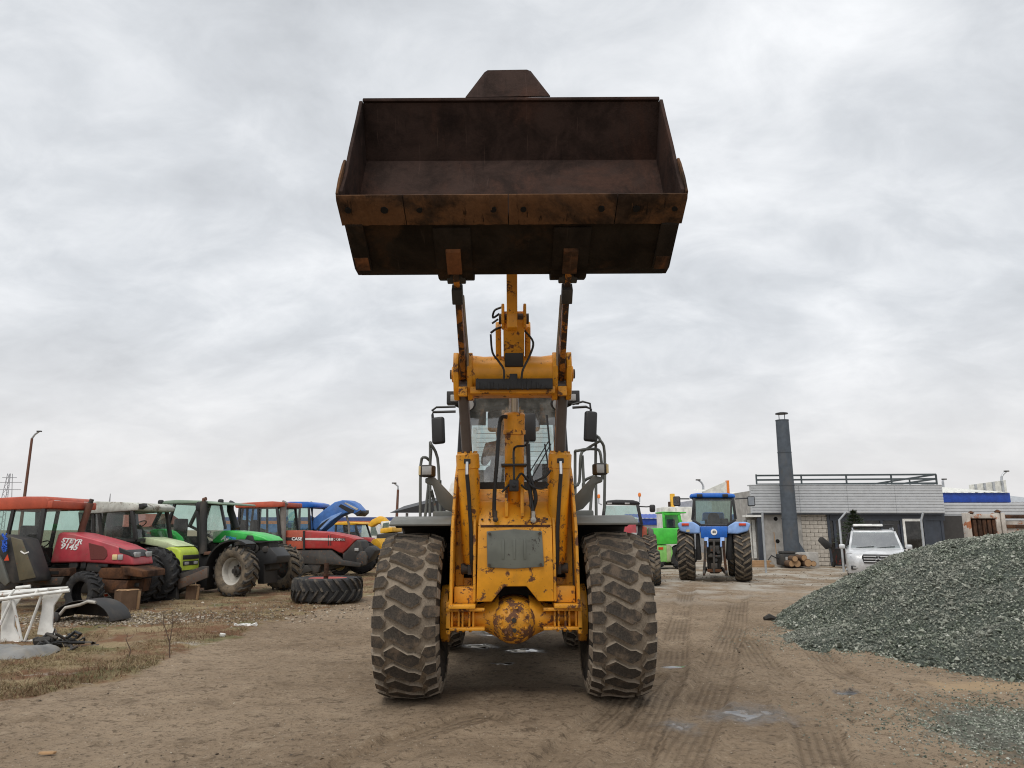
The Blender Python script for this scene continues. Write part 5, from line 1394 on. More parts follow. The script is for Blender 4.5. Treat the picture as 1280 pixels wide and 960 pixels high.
for s in (-1, 1):
    b = MB(); b.bar((1.0, s * .82, 1.13), (.30, s * .69, 1.74), .07, .06); b.build('pillar', silver, car)
    b = MB(); b.bar((-.5, s * .93, 1.17), (-.55, s * .74, 1.72), .08, .05); b.bar((-2.2, s * .86, 1.17), (-1.95, s * .73, 1.66), .2, .05); b.build('door_pillar', M_['black'], car)
    b = MB(); b.add([(.9, s * .90, 1.17), (-2.15, s * .90, 1.17), (-1.95, s * .73, 1.7), (.32, s * .72, 1.72)], [(0, 1, 2, 3)]); b.build('side_window', M_['glass'], car)
    b = MB(); b.box((.72, s * 1.07, 1.2), (.12, .20, .17)); m_ = b.build('mirror', silver, car, bevel=.04)
    b = MB(); b.bar((.7, s * .9, 1.14), (.7, s * 1.02, 1.16), .05, .05); b.build('mirror_foot', M_['black'], m_)
    b = MB(); b.prism([(2.30, s * .52, .70), (2.20, s * .86, .73), (2.02, s * .945, .80), (2.04, s * .93, .98), (2.19, s * .80, .99), (2.32, s * .56, .90)], (.02, 0, .01)); hl = b.build('headlamp', M_['lens'], car, bevel=.01)
    for dy in (.64, .78):
        b = MB(); b.lathe([(.07, 0), (.06, .02), (.01, .02)], (2.30 - (dy - .6) * .3, s * dy, .85), (1, 0, 0), 14); b.build('reflector', M_['chrome'], hl)
    b = MB(); b.box((2.31, s * .68, .50), (.08, .34, .14)); fg = b.build('fog_lamp_recess', M_['black'], car, bevel=.02)
    b = MB(); b.box((2.36, s * .68, .50), (.02, .22, .07)); b.build('fog_lamp', M_['lens'], fg, bevel=.01)
    b = MB(); b.tube([(.2, s * .66, 1.80), (.1, s * .66, 1.88), (-1.7, s * .66, 1.88), (-1.8, s * .66, 1.80)], .02, 8); b.build('roof_rail', M_['galv'], car)
b = MB(); b.add([(.98, -.78, 1.15), (.98, .78, 1.15), (.31, .66, 1.74), (.31, -.66, 1.74)], [(0, 1, 2, 3)]); b.build('windscreen', glass('car_windscreen', (.66, .74, .72), .45, .12), car)
b = MB(); b.add([(-2.2, -.8, 1.17), (-2.2, .8, 1.17), (-2.0, .68, 1.66), (-2.0, -.68, 1.66)], [(0, 1, 2, 3)]); b.build('rear_window', M_['glass'], car)
b = MB(); b.prism([(2.36, -.44, .66), (2.36, .44, .66), (2.34, .50, .88), (2.32, .44, .97), (2.32, -.44, .97), (2.34, -.50, .88)], (.05, 0, 0)); gr = b.build('grille', M_['black'], car, bevel=.01)
for k in range(3):
    b = MB(); b.bx(2.385, 2.42, -.44, .44, .70 + k * .09, .735 + k * .09); b.build('grille_bar', silver, gr, bevel=.008)
b = MB(); b.tube([(2.43, .10 * math.cos(a_), .82 + .10 * math.sin(a_)) for a_ in np.linspace(0, 2 * PI, 21)], .012, 6)
for a_ in (90, 210, 330): b.tube([(2.43, 0, .82), (2.43, .10 * math.cos(R(a_)), .82 + .10 * math.sin(R(a_)))], [.016, .006], 6)
b.build('emblem', M_['chrome'], gr)
b = MB(); b.bx(2.36, 2.41, -.26, .26, .44, .55); b.build('number_plate', M_['white'], car, bevel=.004)
b = MB(); b.bx(2.30, 2.40, -.55, .55, .30, .40); b.build('lower_intake', M_['black'], car, bevel=.02)
# wipers, roof carriers
b = MB(); b.bar((.99, .05, 1.16), (.93, .62, 1.22), .02, .02); b.build('wiper', M_['black'], car)
b = MB(); b.bar((.99, -.62, 1.16), (.93, -.03, 1.22), .02, .02); b.build('wiper', M_['black'], car)
b = MB(); b.loft([[(x_, -.62, z_), (x_, .35, z_), (x_, .35, z_ + .10 * k_), (x_, -.62, z_ + .10 * k_)] for x_, z_, k_ in ((.1, 1.96, .3), (-.2, 1.94, 1), (-1.4, 1.94, 1), (-1.7, 1.95, .5))], 0, False); b.build('roof_carrier', M_['white'], car, bevel=.02)
for x_ in (-.1, -1.3):
    b = MB(); b.bar((x_, -.7, 1.91), (x_, .7, 1.91), .07, .035); b.build('roof_bar', M_['black'], car)
b = MB(); b.bar((-.15, .0, 2.02), (-.15, .72, 2.0), .10, .035); b.build('ski_clamp', M_['black'], car, bevel=.01)
ctyre = make_ag_tyre(.38, .27, .25, [M_['agdark'], M_['agdark']], 40, .3, .012)
crim = make_rim(.25, .25, M_['galv'], M_['galv'], .5, 5)
for x_, y_ in ((1.45, .82), (1.45, -.82), (-1.55, .82), (-1.55, -.82)):
    w = link('wheel', crim, car, (x_, y_, .38)); w.rotation_euler = (0, 0, 0 if y_ > 0 else PI); link('tyre', ctyre, w)
for x_, s in ((1.45, 1), (1.45, -1)):
    b = MB(); b.arc((x_, s * .80, .38), .40, .47, 0, PI, -.14, .14, 14); b.build('wheel_arch', M_['black'], car)
b = MB(); b.bx(-.9, .3, -.55, -.1, .6, 1.45); b.bx(-.9, .3, .1, .55, .6, 1.45); b.bx(.6, .95, -.7, .7, .9, 1.12); b.build('interior', M_['fabric'], car, bevel=.05)

# small pine behind the car
g_ = P(1072, 700, 33.0)
pine = thing('pine_tree', 'small dark green pine tree standing behind the silver car', 'tree', (g_.x, 33.0, 0))
zt = P(1072, 637, 33.0).z
b = MB(); b.tube([(0, 0, 0), (.03, 0, 1.2), (0, .02, zt)], [.07, .05, .01], 8); b.build('trunk', barkm, pine)
nb = 2600; hh = RNG.random(nb) ** .8; ang = RNG.uniform(0, 2 * PI, nb); whorl = np.floor(hh * 9) / 9 + RNG.normal(0, .02, nb)
rad_ = (1 - hh) * .95 * RNG.random(nb) ** .6 + .03; zz2 = 1.0 + (zt - 1.05) * np.clip(whorl + .05, 0, 1) + .12 * rad_
p0 = np.stack([rad_ * np.cos(ang), rad_ * np.sin(ang), zz2], -1)
dv = np.stack([np.cos(ang), np.sin(ang), RNG.normal(.35, .4, nb)], -1) * RNG.uniform(.06, .13, nb)[:, None]; sd = np.stack([-np.sin(ang), np.cos(ang), RNG.normal(0, .5, nb)], -1) * .018
v = np.stack([p0 - sd, p0 + sd, p0 + dv], 1); me = bpy.data.meshes.new('crown'); raw_mesh(me, v.reshape(-1, 3), np.arange(nb * 3).reshape(-1, 3), False)
me.materials.append(plain('pine_needles', (.035, .055, .022), .7, var=.4, sc=9)); link('crown', me, pine)
# ================================================================== tractors
M_['trred'] = paint('faded_red_paint', (.40, .045, .060), .42, .42, .10, dcol=(.30, .16, .13))
M_['roofred'] = paint('orange_red_roof', (.42, .075, .035), .55, .3, .05)
M_['casered'] = paint('deep_red_paint', (.36, .028, .028), .4, .38, .08)
M_['casefade'] = paint('sun_faded_red', (.42, .085, .045), .6, .3, .05)
M_['lime'] = paint('lime_green_paint', (.44, .56, .05), .45, .38, .10)
M_['palelime'] = paint('bleached_lime', (.52, .60, .36), .55, .3, .03)
M_['deutz'] = paint('bright_green_paint', (.045, .46, .085), .4, .34, .05)
M_['oldroof'] = paint('peeling_white_roof', (.50, .51, .46), .7, .55, .5, dcol=(.22, .20, .16), rcol=(.12, .10, .08), rsc=5)
M_['nhblue'] = paint('tractor_blue', (.012, .12, .48), .38, .18, 0)
M_['nhlight'] = paint('faded_light_blue', (.22, .36, .66), .5, .25, 0)
M_['exhaust'] = paint('rusty_exhaust', (.13, .055, .035), .8, .4, .4)
M_['exhgrey'] = paint('grey_exhaust', (.20, .18, .16), .6, .4, .2)
M_['telegreen'] = paint('vivid_green', (.06, .48, .05), .42, .15, 0)
M_['telelime'] = paint('light_green', (.22, .52, .13), .45, .2, 0)
M_['machyellow'] = paint('machine_yellow', (.70, .38, .02), .5, .3, .1)
M_['machorange'] = paint('machine_orange', (.66, .25, .02), .5, .3, .1)
t_front = make_ag_tyre(.68, .46, .36, [M_['agtyre'], M_['agmud']], 18)
t_dark = make_ag_tyre(.68, .48, .36, [M_['agdark'], M_['agdark']], 18)
t_rear = make_ag_tyre(.90, .56, .48, [M_['agmud'], M_['agtyre']], 22)
r_silver = make_rim(.36, .44, M_['rimsilver'], M_['darksteel'], -.1)
r_dark = make_rim(.36, .44, M_['darksteel'], M_['rimred'], .1)
r_cream = make_rim(.36, .44, M_['rimyellow'], M_['darksteel'], .0)
r_rear = make_rim(.48, .52, M_['rimsilver'], M_['darksteel'], .0)
def wheel(root, loc, tyre, rim, steer=0, flip=False, s=1.0, spin=0):
    w = link('wheel', rim, root, loc); w.rotation_euler = (0, 0, steer + (PI if flip else 0)); w.scale = (s, s, s)
    t_ = link('tyre', tyre, w); t_.rotation_euler = (0, spin, 0)
    return w
def pp(root, F, name, mat, pts, y0, y1, bevel=.02, seg=2, sub=None):
    b = MB(); b.prism(F.poly(pts, y0), (0, y1 - y0, 0)); return b.build(name, mat, sub or root, None, bevel, seg)
def pipe(root, F, name, mat, pts, y, r_, n=12):
    b = MB(); b.tube([F.L(px, py, y) for px, py in pts], r_, n); return b.build(name, mat, root)
def cab(root, F, br, bf, tf, tr, hw, pm, gm, rm, roof_pts, mids=(), back=True, hw_top=None, roofbev=.04):
    """cab cage from the four corners of its near side as seen in the photo"""
    ht = hw_top or hw
    c = {}
    for k, (p, h) in dict(br=(br, hw), bf=(bf, hw), tf=(tf, ht), tr=(tr, ht)).items():
        n_ = F.L(*p, -h); c[k, -1] = n_; c[k, 1] = Vector((n_.x, h, n_.z))
    for s in (-1, 1):
        for a, d in (('bf', 'tf'), ('br', 'tr')):
            b = MB(); b.bar(c[a, s], c[d, s], .09, .08, (0, 1, 0)); b.build('cab_pillar', pm, root, bevel=.01)
        b = MB(); b.bar(c['br', s], c['bf', s], .07, .07); b.build('cab_sill', pm, root)
        b = MB(); b.add([c['br', s], c['bf', s], c['tf', s], c['tr', s]], [(0, 1, 2, 3)]); b.build('side_window', gm, root)
        for f_ in mids:
            f0, f1 = f_ if isinstance(f_, tuple) else (f_, f_)
            b = MB(); b.bar(c['br', s].lerp(c['bf', s], f0), c['tr', s].lerp(c['tf', s], f1), .07, .06, (0, 1, 0)); b.build('cab_pillar', pm, root)
    for a, d, nm in (('bf', 'tf', 'windscreen'), ('br', 'tr', 'rear_window')):
        b = MB(); b.add([c[a, -1], c[a, 1], c[d, 1], c[d, -1]], [(0, 1, 2, 3)]); b.build(nm, gm, root)
        b = MB(); b.bar(c[a, -1], c[a, 1], .08, .08); b.build('cab_crossbar', pm, root)
        b = MB(); b.bar(c[d, -1], c[d, 1], .08, .08); b.build('cab_crossbar', pm, root)
    rp = F.poly(roof_pts, -ht - .06); b = MB(); b.prism(rp, (0, 2 * ht + .12, 0)); b.build('cab_roof', rm, root, None, roofbev, 2)
    # seat and wheel inside
    m = (c['br', 0 - 1] + c['bf', -1]) / 2; xr_, xf_ = c['br', -1].x, c['bf', -1].x; z0 = min(c['br', -1].z, c['bf', -1].z)
    b = MB(); b.bx(xr_ + .25, xr_ + .75, -.26, .26, z0 + .02, z0 + .35); b.bx(xr_ + .22, xr_ + .36, -.24, .24, z0 + .3, z0 + .85); b.build('seat', M_['fabric'], root, bevel=.04)
    b = MB(); b.tube([(xf_ - .2, 0, z0), (xf_ - .45, 0, z0 + .38)], .04); b.tube([(xf_ - .45 + .17 * math.cos(a_) * .8, .19 * math.sin(a_), z0 + .40 + .17 * math.cos(a_) * .6) for a_ in np.linspace(0, 2 * PI, 17)], .014, 6); b.build('steering_wheel', M_['black'], root)
    b = MB(); b.bx(xr_ + .1, xf_ - .1, -hw + .08, hw - .08, z0 - .25, z0 + .02); b.build('cab_floor', M_['black'], root)
    return c
def engine(root, F, pts, y0, y1, n=14, seed=1):
    """dark engine and gearbox block with lumps, from an outline in the photo"""
    rr = random.Random(seed); pl = F.poly(pts, y0 * .6)
    b = MB(); b.prism(pl, (0, (y1 - y0) * .6, 0)); e_ = b.build('engine_block', M_['underside'], root, None, .03)
    xs_ = [p.x for p in pl]; zs_ = [p.z for p in pl]
    for k in range(n):
        x = rr.uniform(min(xs_), max(xs_)); z = rr.uniform(min(zs_), max(zs_)); b = MB()
        if rr.random() < .5: b.box((x, y0 * .65, z), (rr.uniform(.08, .4), rr.uniform(.1, .3), rr.uniform(.05, .2)), (0, rr.uniform(-.2, .2), 0))
        elif rr.random() < .6: b.cyl((x, y0 * .9, z), (x + rr.uniform(-.1, .1), y0 * .5, z), rr.uniform(.05, .12), n=12)
        else: b.tube([(x - .25, y0 * .75, z), (x, y0 * .8, z - .05), (x + .3, y0 * .7, z + rr.uniform(-.1, .1))], .025, 8)
        b.build('engine_piece', rr.choice([M_['darksteel'], M_['underside'], M_['blackdusty'], M_['darksteel']]), e_, None, .008)
    return e_
def plane_text(root, F, name, txt, size, mat, px, py, y, shear=.2, sx=1.0, rot=0):
    p = F.L(px, py, y); M = Matrix.Translation(p) @ Matrix.Rotation(rot, 4, 'Y') @ Matrix.Rotation(PI / 2, 4, 'X') @ Matrix.Diagonal((sx, 1, 1, 1))
    return text_mesh(name, txt, size, mat, root, M, shear)
whitem = plain('white_lettering', (.78, .77, .75), .5)

# ---- a: red tractor with white lettering, front right wheel gone
F = Frame((-8.35, 16.9), R(-3)); T = thing('tractor', 'dismantled red tractor with white lettering on its bonnet, nearest on the left', 'tractor', F.loc, F.a, 'scrap tractors on the left')
hood = pp(T, F, 'hood', M_['trred'], [(62, 704), (66, 688), (72, 668), (76, 665), (92, 667), (120, 674), (146, 682), (158, 688), (165, 697), (167, 707), (150, 706), (104, 703)], -.42, .42, .05, 3)
pp(T, F, 'side_vent', plain('dark_red_mesh', (.13, .03, .025), .8, sc=40), [(110.5, 678.5), (113, 699.5), (130, 699.5), (134, 695), (133.5, 688), (129, 683)], -.432, -.40, .005, 1, hood)
plane_text(hood, F, 'lettering', 'STEYR', .145, whitem, 89.5, 676.5, -.425, .25, 1.2, R(5)); plane_text(hood, F, 'lettering', '9145', .175, whitem, 86, 683.6, -.425, .25, 1.15, R(5))
fx = F.L(166, 700, -.42).x
for s in (-1, 1):
    b = MB(); b.box((fx - .02, s * .24, F.L(150, 692, -.42).z - .03), (.06, .22, .12)); l_ = b.build('headlamp', M_['lens'], hood, bevel=.02)
pp(T, F, 'grille', M_['black'], [(148, 684), (149, 691), (166, 696), (163, 690)], -.428, .3, .01, 1, hood)
for pxx in (143.5, 150.5):
    b = MB(); q = F.L(pxx, 696.5, -.428); b.box(q, (.12, .03, .12)); b.build('side_lamp', M_['lens'] if pxx > 145 else M_['rimyellow'], hood, bevel=.015)
cab(T, F, (-14, 704), (44, 706), (56, 633), (-10, 636), .74, M_['blackdusty'], M_['greenglass'], M_['roofred'], [(-16, 623), (30, 620.5), (58, 620.5), (62, 624), (61, 635), (56, 636), (-16, 638)], mids=((.28, .42),))
for pxx in (72, 96):
    b = MB(); q = F.L(60, 628, -.74); y_ = -.55 if pxx == 72 else .5; b.box((q.x + .06, y_, q.z), (.08, .20, .11)); b.build('roof_lamp', M_['lens'], T, bevel=.02)
b = MB(); q = F.L(61, 624, -.74); b.bx(q.x - .02, q.x + .14, -.80, .80, q.z - .20, q.z - .03); b.build('roof_visor', M_['roofred'], T, bevel=.03)
pipe(T, F, 'exhaust', M_['exhaust'], [(101, 666), (104, 655), (113, 629)], .35, .075); pipe(T, F, 'exhaust_tip', M_['darksteel'], [(112.5, 630), (115, 624)], .35, .05)
engine(T, F, [(5, 706), (164, 706), (166, 730), (120, 742), (20, 742)], -.42, .42, 26, 3)
pp(T, F, 'weight_block', M_['rust'], [(118, 724), (113, 737), (117, 740), (156, 743), (160, 726)], -.62, .35, .02)
for k in range(6):
    pp(T, F, 'weight_plate', M_['rust'], [(126 + k * .5, 710), (119, 723), (159, 724), (162, 710 + k * .6)], -.60 + k * .15, -.60 + k * .15 + .12, .012)
pp(T, F, 'weight_bracket', M_['rust'], [(150, 708), (154, 719), (178, 722), (178, 714), (160, 709)], -.66, .30, .015)
pp(T, F, 'front_support', M_['darksteel'], [(128, 735), (140, 748), (160, 748), (166, 735)], -.3, .3, .02)
wheel(T, (F.L(172, 728, .9).x, .9, .62), t_dark, r_dark, R(-12), True, .93)
pp(T, F, 'rear_mudguard', M_['trred'], [(-20, 676), (-4, 671), (6, 672), (12, 678), (14, 690), (-20, 690)], -.95, -.75, .02)
pp(T, F, 'mounting_beam', M_['rust'], [(30, 712), (34, 722), (87, 720), (87, 710), (62, 711)], -.95, -.72, .015)
pp(T, F, 'mounting_plate', M_['darksteel'], [(30, 722), (28, 733), (76, 731), (80, 721)], -.95, -.72, .015)
b = MB(); q0 = F.L(53, 714, -.955); q1 = F.L(73, 718, -.955); b.bx(q0.x, q1.x, -.957, -.94, q1.z, q0.z); b.build('slot', M_['hole'], T)
for i, x in enumerate((-2.0,)):
    wheel(T, (F.L(-10, 725, .8).x, .8, .80), t_rear, r_rear, 0, True, .9)

# detached dark engine cover leaning there, with blue rope
F2 = Frame((F.loc.x - 1.2, 15.55), R(-3))
cov_ = thing('engine_cover', 'detached dark engine cover with dirty olive panel leaning at the left edge', 'engine cover', F2.loc, F2.a)
pp(cov_, F2, 'shell', M_['blackdusty'], [(-6, 668), (8, 669), (28, 674), (34, 690), (44, 720), (44, 727), (18, 730), (8, 726), (-6, 700)], -.05, .45, .03)
olive = paint('dirty_olive_panel', (.10, .085, .05), .6, .5, .3, dcol=(.05, .045, .03))
pnl = pp(cov_, F2, 'panel', olive, [(13, 671), (27, 675), (44, 722), (24, 726)], -.085, -.05, .01)
b = MB(); q = F2.L(31, 691, -.09)
for dx, dz, a_ in ((-.05, .01, .5), (.04, .0, -.4)): b.box((q.x + dx, -.092, q.z + dz), (.10, .01, .025), (0, a_, 0))
b.build('badge', whitem, pnl)
pp(cov_, F2, 'side_flange', M_['loadergrey'], [(-6, 688), (2, 700), (11, 728), (6, 733), (-6, 722)], -.10, -.02, .02)
b = MB(); rr = random.Random(4)
rope = thing('blue_rope', 'tangle of blue rope hanging on the dark engine cover', 'rope', F2.loc, F2.a)
for k in range(6):
    b = MB(); pts = [F2.L(2 + rr.uniform(0, 7), 668 + j * 3 + rr.uniform(-1.5, 1.5), -.12 - rr.uniform(0, .04)) for j in range(8)]
    b.tube(pts, .012, 6); b.build('strand', plain('blue_rope_fibre', (.02, .10, .50), .8), rope)
b = MB(); q = F2.L(9, 697, -.095); b.prism([(q.x - .06, -.1, q.z - .06), (q.x + .05, -.1, q.z - .06), (q.x, -.1, q.z + .07)], (0, .01, 0)); b.build('red_triangle', M_['redlens'], cov_)

def stump(label, px, py, r_, h):
    g_ = G(px, py); t_ = thing('wood_block', label, 'wood block', (g_.x, g_.y + r_, 0), random.uniform(0, 3), 'wooden support blocks')
    b = MB(); n_ = 16; rings = []
    for z in (0, h * .3, h * .7, h):
        rings.append([(r_ * (1 + .10 * math.sin(k * 2.3) + .06 * math.sin(k * 5 + z)) * math.cos(2 * PI * k / n_), r_ * (1 + .10 * math.sin(k * 2.3)) * math.sin(2 * PI * k / n_), z) for k in range(n_)])
    b.loft(rings, 0, True, caps=False); b.build('bark', barkm, t_)
    b = MB(); b.lathe([(r_ * .99, h - .012), (r_ * .9, h + .004), (.01, h + .006)], (0, 0, 0), (0, 0, 1), 16); b.build('cut_face', woodm, t_)
    b = MB(); b.box((r_ * .45, -r_ * .72, h * .5), (r_ * .5, r_ * .4, h * .9), (0, .06, .5)); b.build('split_face', woodm, t_, bevel=.03)
stump('thick split log propping up the front of the nearest red tractor', 150, 766, .24, .46)
stump('pale wood block under the black beam of the lime green tractor', 236, 752, .17, .38)

# ---- b: lime tractor with peeling white roof
F = Frame((-8.55, 19.0), R(-8)); T = thing('tractor', 'lime green tractor with peeling white cab roof, behind the nearest red tractor', 'tractor', F.loc, F.a, 'scrap tractors on the left')
pp(T, F, 'hood_top', M_['palelime'], [(160, 676), (166, 673), (182, 671.5), (207, 677), (222, 683), (206, 686), (196, 683), (178, 680)], -.40, .40, .03)
nose = pp(T, F, 'hood_nose', M_['lime'], [(199, 693), (204, 686), (212, 682.5), (222, 684.5), (226, 690), (226, 709), (224, 721), (212, 723.5), (209, 711), (203, 710)], -.42, .42, .06, 3)
pp(T, F, 'side_grille', M_['black'], [(201.5, 692), (206, 688), (214, 688), (219, 694), (220, 709), (211, 710)], -.432, -.40, .006, 1, nose)
pp(T, F, 'bumper_grille', M_['black'], [(211, 714), (211, 720), (225, 717.5), (225, 711.5)], -.43, .43, .005, 1, nose)
fx = F.L(226, 700, -.42).x
for z0, z1 in ((694, 699.5), (701.5, 707)):
    b = MB(); za, zb2 = F.X(230, z0, fx).z, F.X(230, z1, fx).z; b.bx(fx - .02, fx + .03, -.33, .33, zb2, za); g2 = b.build('front_grille', M_['black'], nose, bevel=.01)
    if z0 > 700:
        for s in (-1, 1): b = MB(); b.bx(fx + .02, fx + .045, s * .2 - .09, s * .2 + .09, zb2 + .02, za - .02); b.build('headlamp', M_['lens'], g2, bevel=.008)
cab(T, F, (104, 676), (170, 675), (165, 636), (101, 640), .72, M_['blackdusty'], M_['greenglass'], M_['oldroof'], [(98, 633), (104, 628), (120, 626.5), (166, 628), (174, 632), (172, 638), (140, 640), (120, 642), (98, 642)], mids=((.36, .36), (.2, .25)))
pp(T, F, 'roof_lamp', M_['black'], [(173, 630), (179, 629), (180, 633), (174, 637)], -.76, -.6, .01); pp(T, F, 'roof_lamp', M_['black'], [(173, 630), (178, 629), (179, 633), (174, 637)], .55, .75, .01)
pipe(T, F, 'mirror_arm', M_['black'], [(176, 636), (198, 636.5)], .5, .02); pipe(T, F, 'mirror_arm', M_['black'], [(198, 636), (197, 642)], .5, .012)
pipe(T, F, 'exhaust', M_['exhaust'], [(124, 676), (124.5, 650), (125, 640)], -.4, .06)
engine(T, F, [(120, 678), (208, 684), (210, 722), (190, 735), (120, 735)], -.40, .40, 18, 5)
b = MB(); q = F.L(165, 676, 0); b.box(q + Vector((0, -.2, .02)), (.5, .6, .14), (0, .15, .2)); b.build('loose_cover', M_['black'], T, bevel=.05)
wheel(T, (F.L(190, 718, -.75).x, -.75, .66), t_dark, r_dark, R(10), True, .97)
wheel(T, (F.L(212, 718, .8).x, .8, .66), t_dark, r_dark, R(10), False, .97)
pp(T, F, 'front_beam', M_['darksteel'], [(208, 723), (212, 733), (222, 737), (258, 722), (259, 708), (252, 708)], -.55, -.45, .015)
pp(T, F, 'front_beam_face', paint('scuffed_brown_beam', (.10, .075, .06), .7, .5, .5), [(222, 725), (222, 737), (259, 722), (259, 709.5)], -.57, -.552, .008)
pp(T, F, 'low_plate', M_['blackdusty'], [(152, 751), (186, 747), (214, 742), (220, 734), (221, 750), (203, 757), (160, 756)], -.62, -.5, .012)
pp(T, F, 'carrier_block', M_['black'], [(201, 725), (206, 743), (224, 738), (222, 722)], -.45, .3, .02)
pipe(T, F, 'link_strut', M_['darksteel'], [(204, 733), (208, 748)], -.6, .04)
wheel(T, (F.L(120, 725, .9).x, .9, .85), t_rear, r_rear, 0, True, .95)

# ---- c: bright green tractor with muddy front wheel
g1 = G(293, 746)
F = Frame((g1.x + .25, g1.y + 1.0), R(-13)); T = thing('tractor', 'bright green tractor with rounded cab and muddy silver front wheel', 'tractor', F.loc, F.a, 'scrap tractors on the left')
pp(T, F, 'hood', M_['deutz'], [(265, 679), (265, 665), (270, 663.5), (285, 663), (312, 666), (330, 671), (336, 676.5), (318, 676.5), (300, 675), (286, 678)], -.42, .42, .05, 3)
pp(T, F, 'hood_side_panel', M_['black'], [(305, 676), (309, 669), (316, 669.5), (319, 680), (317, 688), (306, 682)], -.435, -.40, .008)
plane_text(T, F, 'lettering', 'Ag', .20, whitem, 281, 673, -.43, .3, 1, R(8)); plane_text(T, F, 'lettering', 'rotron', .13, plain('blue_lettering', (.05, .30, .62), .5), 288.5, 672, -.43, .3, .9, R(8))
cab(T, F, (192, 657), (250, 687), (247, 628), (206, 628.5), .78, M_['black'], M_['greenglass'], paint('green_grey_roof', (.20, .27, .20), .5, .2), [(201, 630), (205, 626), (220, 624.8), (248, 625.5), (277, 628.5), (277, 631), (250, 629)], mids=((.28, .32),))
# front part of the cab: windscreen side
c0 = F.L(250, 687, -.78); c1 = F.L(247, 629, -.78); c2 = F.L(276, 631, -.62); c3 = F.L(282, 661, -.62); c4 = F.L(256, 684, -.78)
b = MB(); b.add([c4, c3, c2, c1 + Vector((.04, 0, 0))], [(0, 1, 2, 3)]); b.build('windscreen', glass('pale_windscreen', (.80, .84, .82), .9, .3), T)
b = MB(); b.bar(c2, c3, .06, .06, (0, 1, 0)); b.bar(c1, c2, .08, .06); b.build('cab_pillar', M_['black'], T)
pipe(T, F, 'exhaust', M_['blackdusty'], [(254, 692), (254, 660), (254.5, 640), (255, 627)], -.86, .10); pipe(T, F, 'exhaust_tip', M_['exhaust'], [(254.5, 628), (255, 624), (257.5, 623.5)], -.86, .055)
b = MB(); q = F.L(249, 633, -.9); b.box(q, (.16, .10, .26)); b.build('mirror', M_['black'], T, bevel=.04)
pipe(T, F, 'air_intake', M_['black'], [(296, 661), (292, 650), (288, 638), (288, 632), (291, 628)], .40, .10)
for (px, py, y_) in ((201, 628, -.8), (276, 627, -.6)):
    b = MB(); q = F.L(px, py, y_); b.box(q, (.14, .12, .14)); b.build('roof_lamp', M_['black'], T, bevel=.04)
fender = [(178, 672), (181, 667), (190, 661.5), (201, 661), (212, 664), (220, 671), (226, 682), (214, 682), (200, 672), (186, 670)]
pp(T, F, 'rear_mudguard', M_['deutz'], fender, -1.05, -.76, .03)
b = MB(); q = F.L(186, 666, -1.06); b.box(q, (.12, .03, .06)); b.build('turn_lamp', M_['amber'], T)
engine(T, F, [(246, 688), (336, 677), (338, 712), (300, 728), (246, 735)], -.42, .42, 22, 8)
# front mudguard over the right wheel
wc = F.I @ Vector((g1.x, g1.y, 0))
b = MB(); rings = []
for i in range(13):
    a = R(60 + i * 125 / 12); rings.append([(wc.x + rr_ * math.cos(a), y_, .68 + rr_ * math.sin(a)) for rr_, y_ in ((.76, wc.y - .25), (.80, wc.y - .25), (.80, wc.y + .22), (.76, wc.y + .22))])
b.loft(rings, 0, False); b.build('front_mudguard', M_['black'], T)
wheel(T, (wc.x, wc.y, .66), t_front, r_silver, R(-14), True, .99, .3)
g2 = G(352, 738); w2 = F.I @ Vector((g2.x, g2.y, 0)); wheel(T, (w2.x, w2.y, .66), t_front, r_dark, R(-14), False, .98, 1.0)
b = MB(); b.bx(wc.x - .12, wc.x + .12, wc.y + .2, w2.y - .2, .5, .85); b.build('front_axle', M_['underside'], T, bevel=.04)
for (px, py) in ((333, 685), (340, 685)):
    b = MB(); q = F.L(px, py, -.2 if px < 335 else .3); b.box(q, (.05, .13, .12)); b.build('headlamp', M_['lens'], T, bevel=.01)
pp(T, F, 'front_linkage', M_['black'], [(318, 690), (338, 684), (347, 695), (345, 704), (330, 706), (330, 730), (322, 730)], -.35, .35, .02)
for py in (701, 711, 720):
    pp(T, F, 'step', M_['rimsilver'], [(237.5, py - 1), (245, py - 1), (245, py + .6), (237.5, py + .6)], -.98, -.72, .004, 1)
for px in (237.5, 245.5): pipe(T, F, 'step_side', M_['rimsilver'], [(px, 696), (px, 727)], -.98, .015, 6)
pp(T, F, 'fuel_tank', M_['black'], [(246, 690), (262, 690), (258, 735), (244, 735)], -.85, -.45, .04)
pp(T, F, 'valve', M_['exhaust'], [(254, 690), (263, 689), (264, 693), (254, 694)], -.92, -.8, .01)
wheel(T, (F.L(205, 705, .9).x, .9, .82), t_rear, r_rear, 0, False, .92)

# ---- d: long red tractor with orange red roof and grey exhaust stack
F = Frame((-7.6, 28.6), R(-8)); T = thing('tractor', 'long red tractor with orange red cab roof and tall grey exhaust', 'tractor', F.loc, F.a, 'scrap tractors on the left')
hood = pp(T, F, 'hood', M_['casered'], [(380, 686), (380, 664), (384, 663.5), (410, 665), (436, 670), (446, 674), (440, 680), (432, 688), (428, 691.5), (424, 691), (414, 686)], -.48, .48, .05, 3)
pp(T, F, 'hood_rear', M_['casefade'], [(355, 688), (355, 663), (379, 663), (379, 686), (366, 687)], -.50, .50, .03)
pp(T, F, 'hood_gap', M_['black'], [(378.6, 663.5), (380.8, 663.5), (380.8, 687), (378.6, 687)], -.505, .46, 0)
pp(T, F, 'nose_panel', M_['blackdusty'], [(433, 688), (440, 680), (446, 674.5), (450, 676), (454, 690), (455, 704), (440, 706), (428, 700), (428, 692)], -.46, .46, .05, 3)
silverst = plain('silver_decal', (.62, .62, .60), .4)
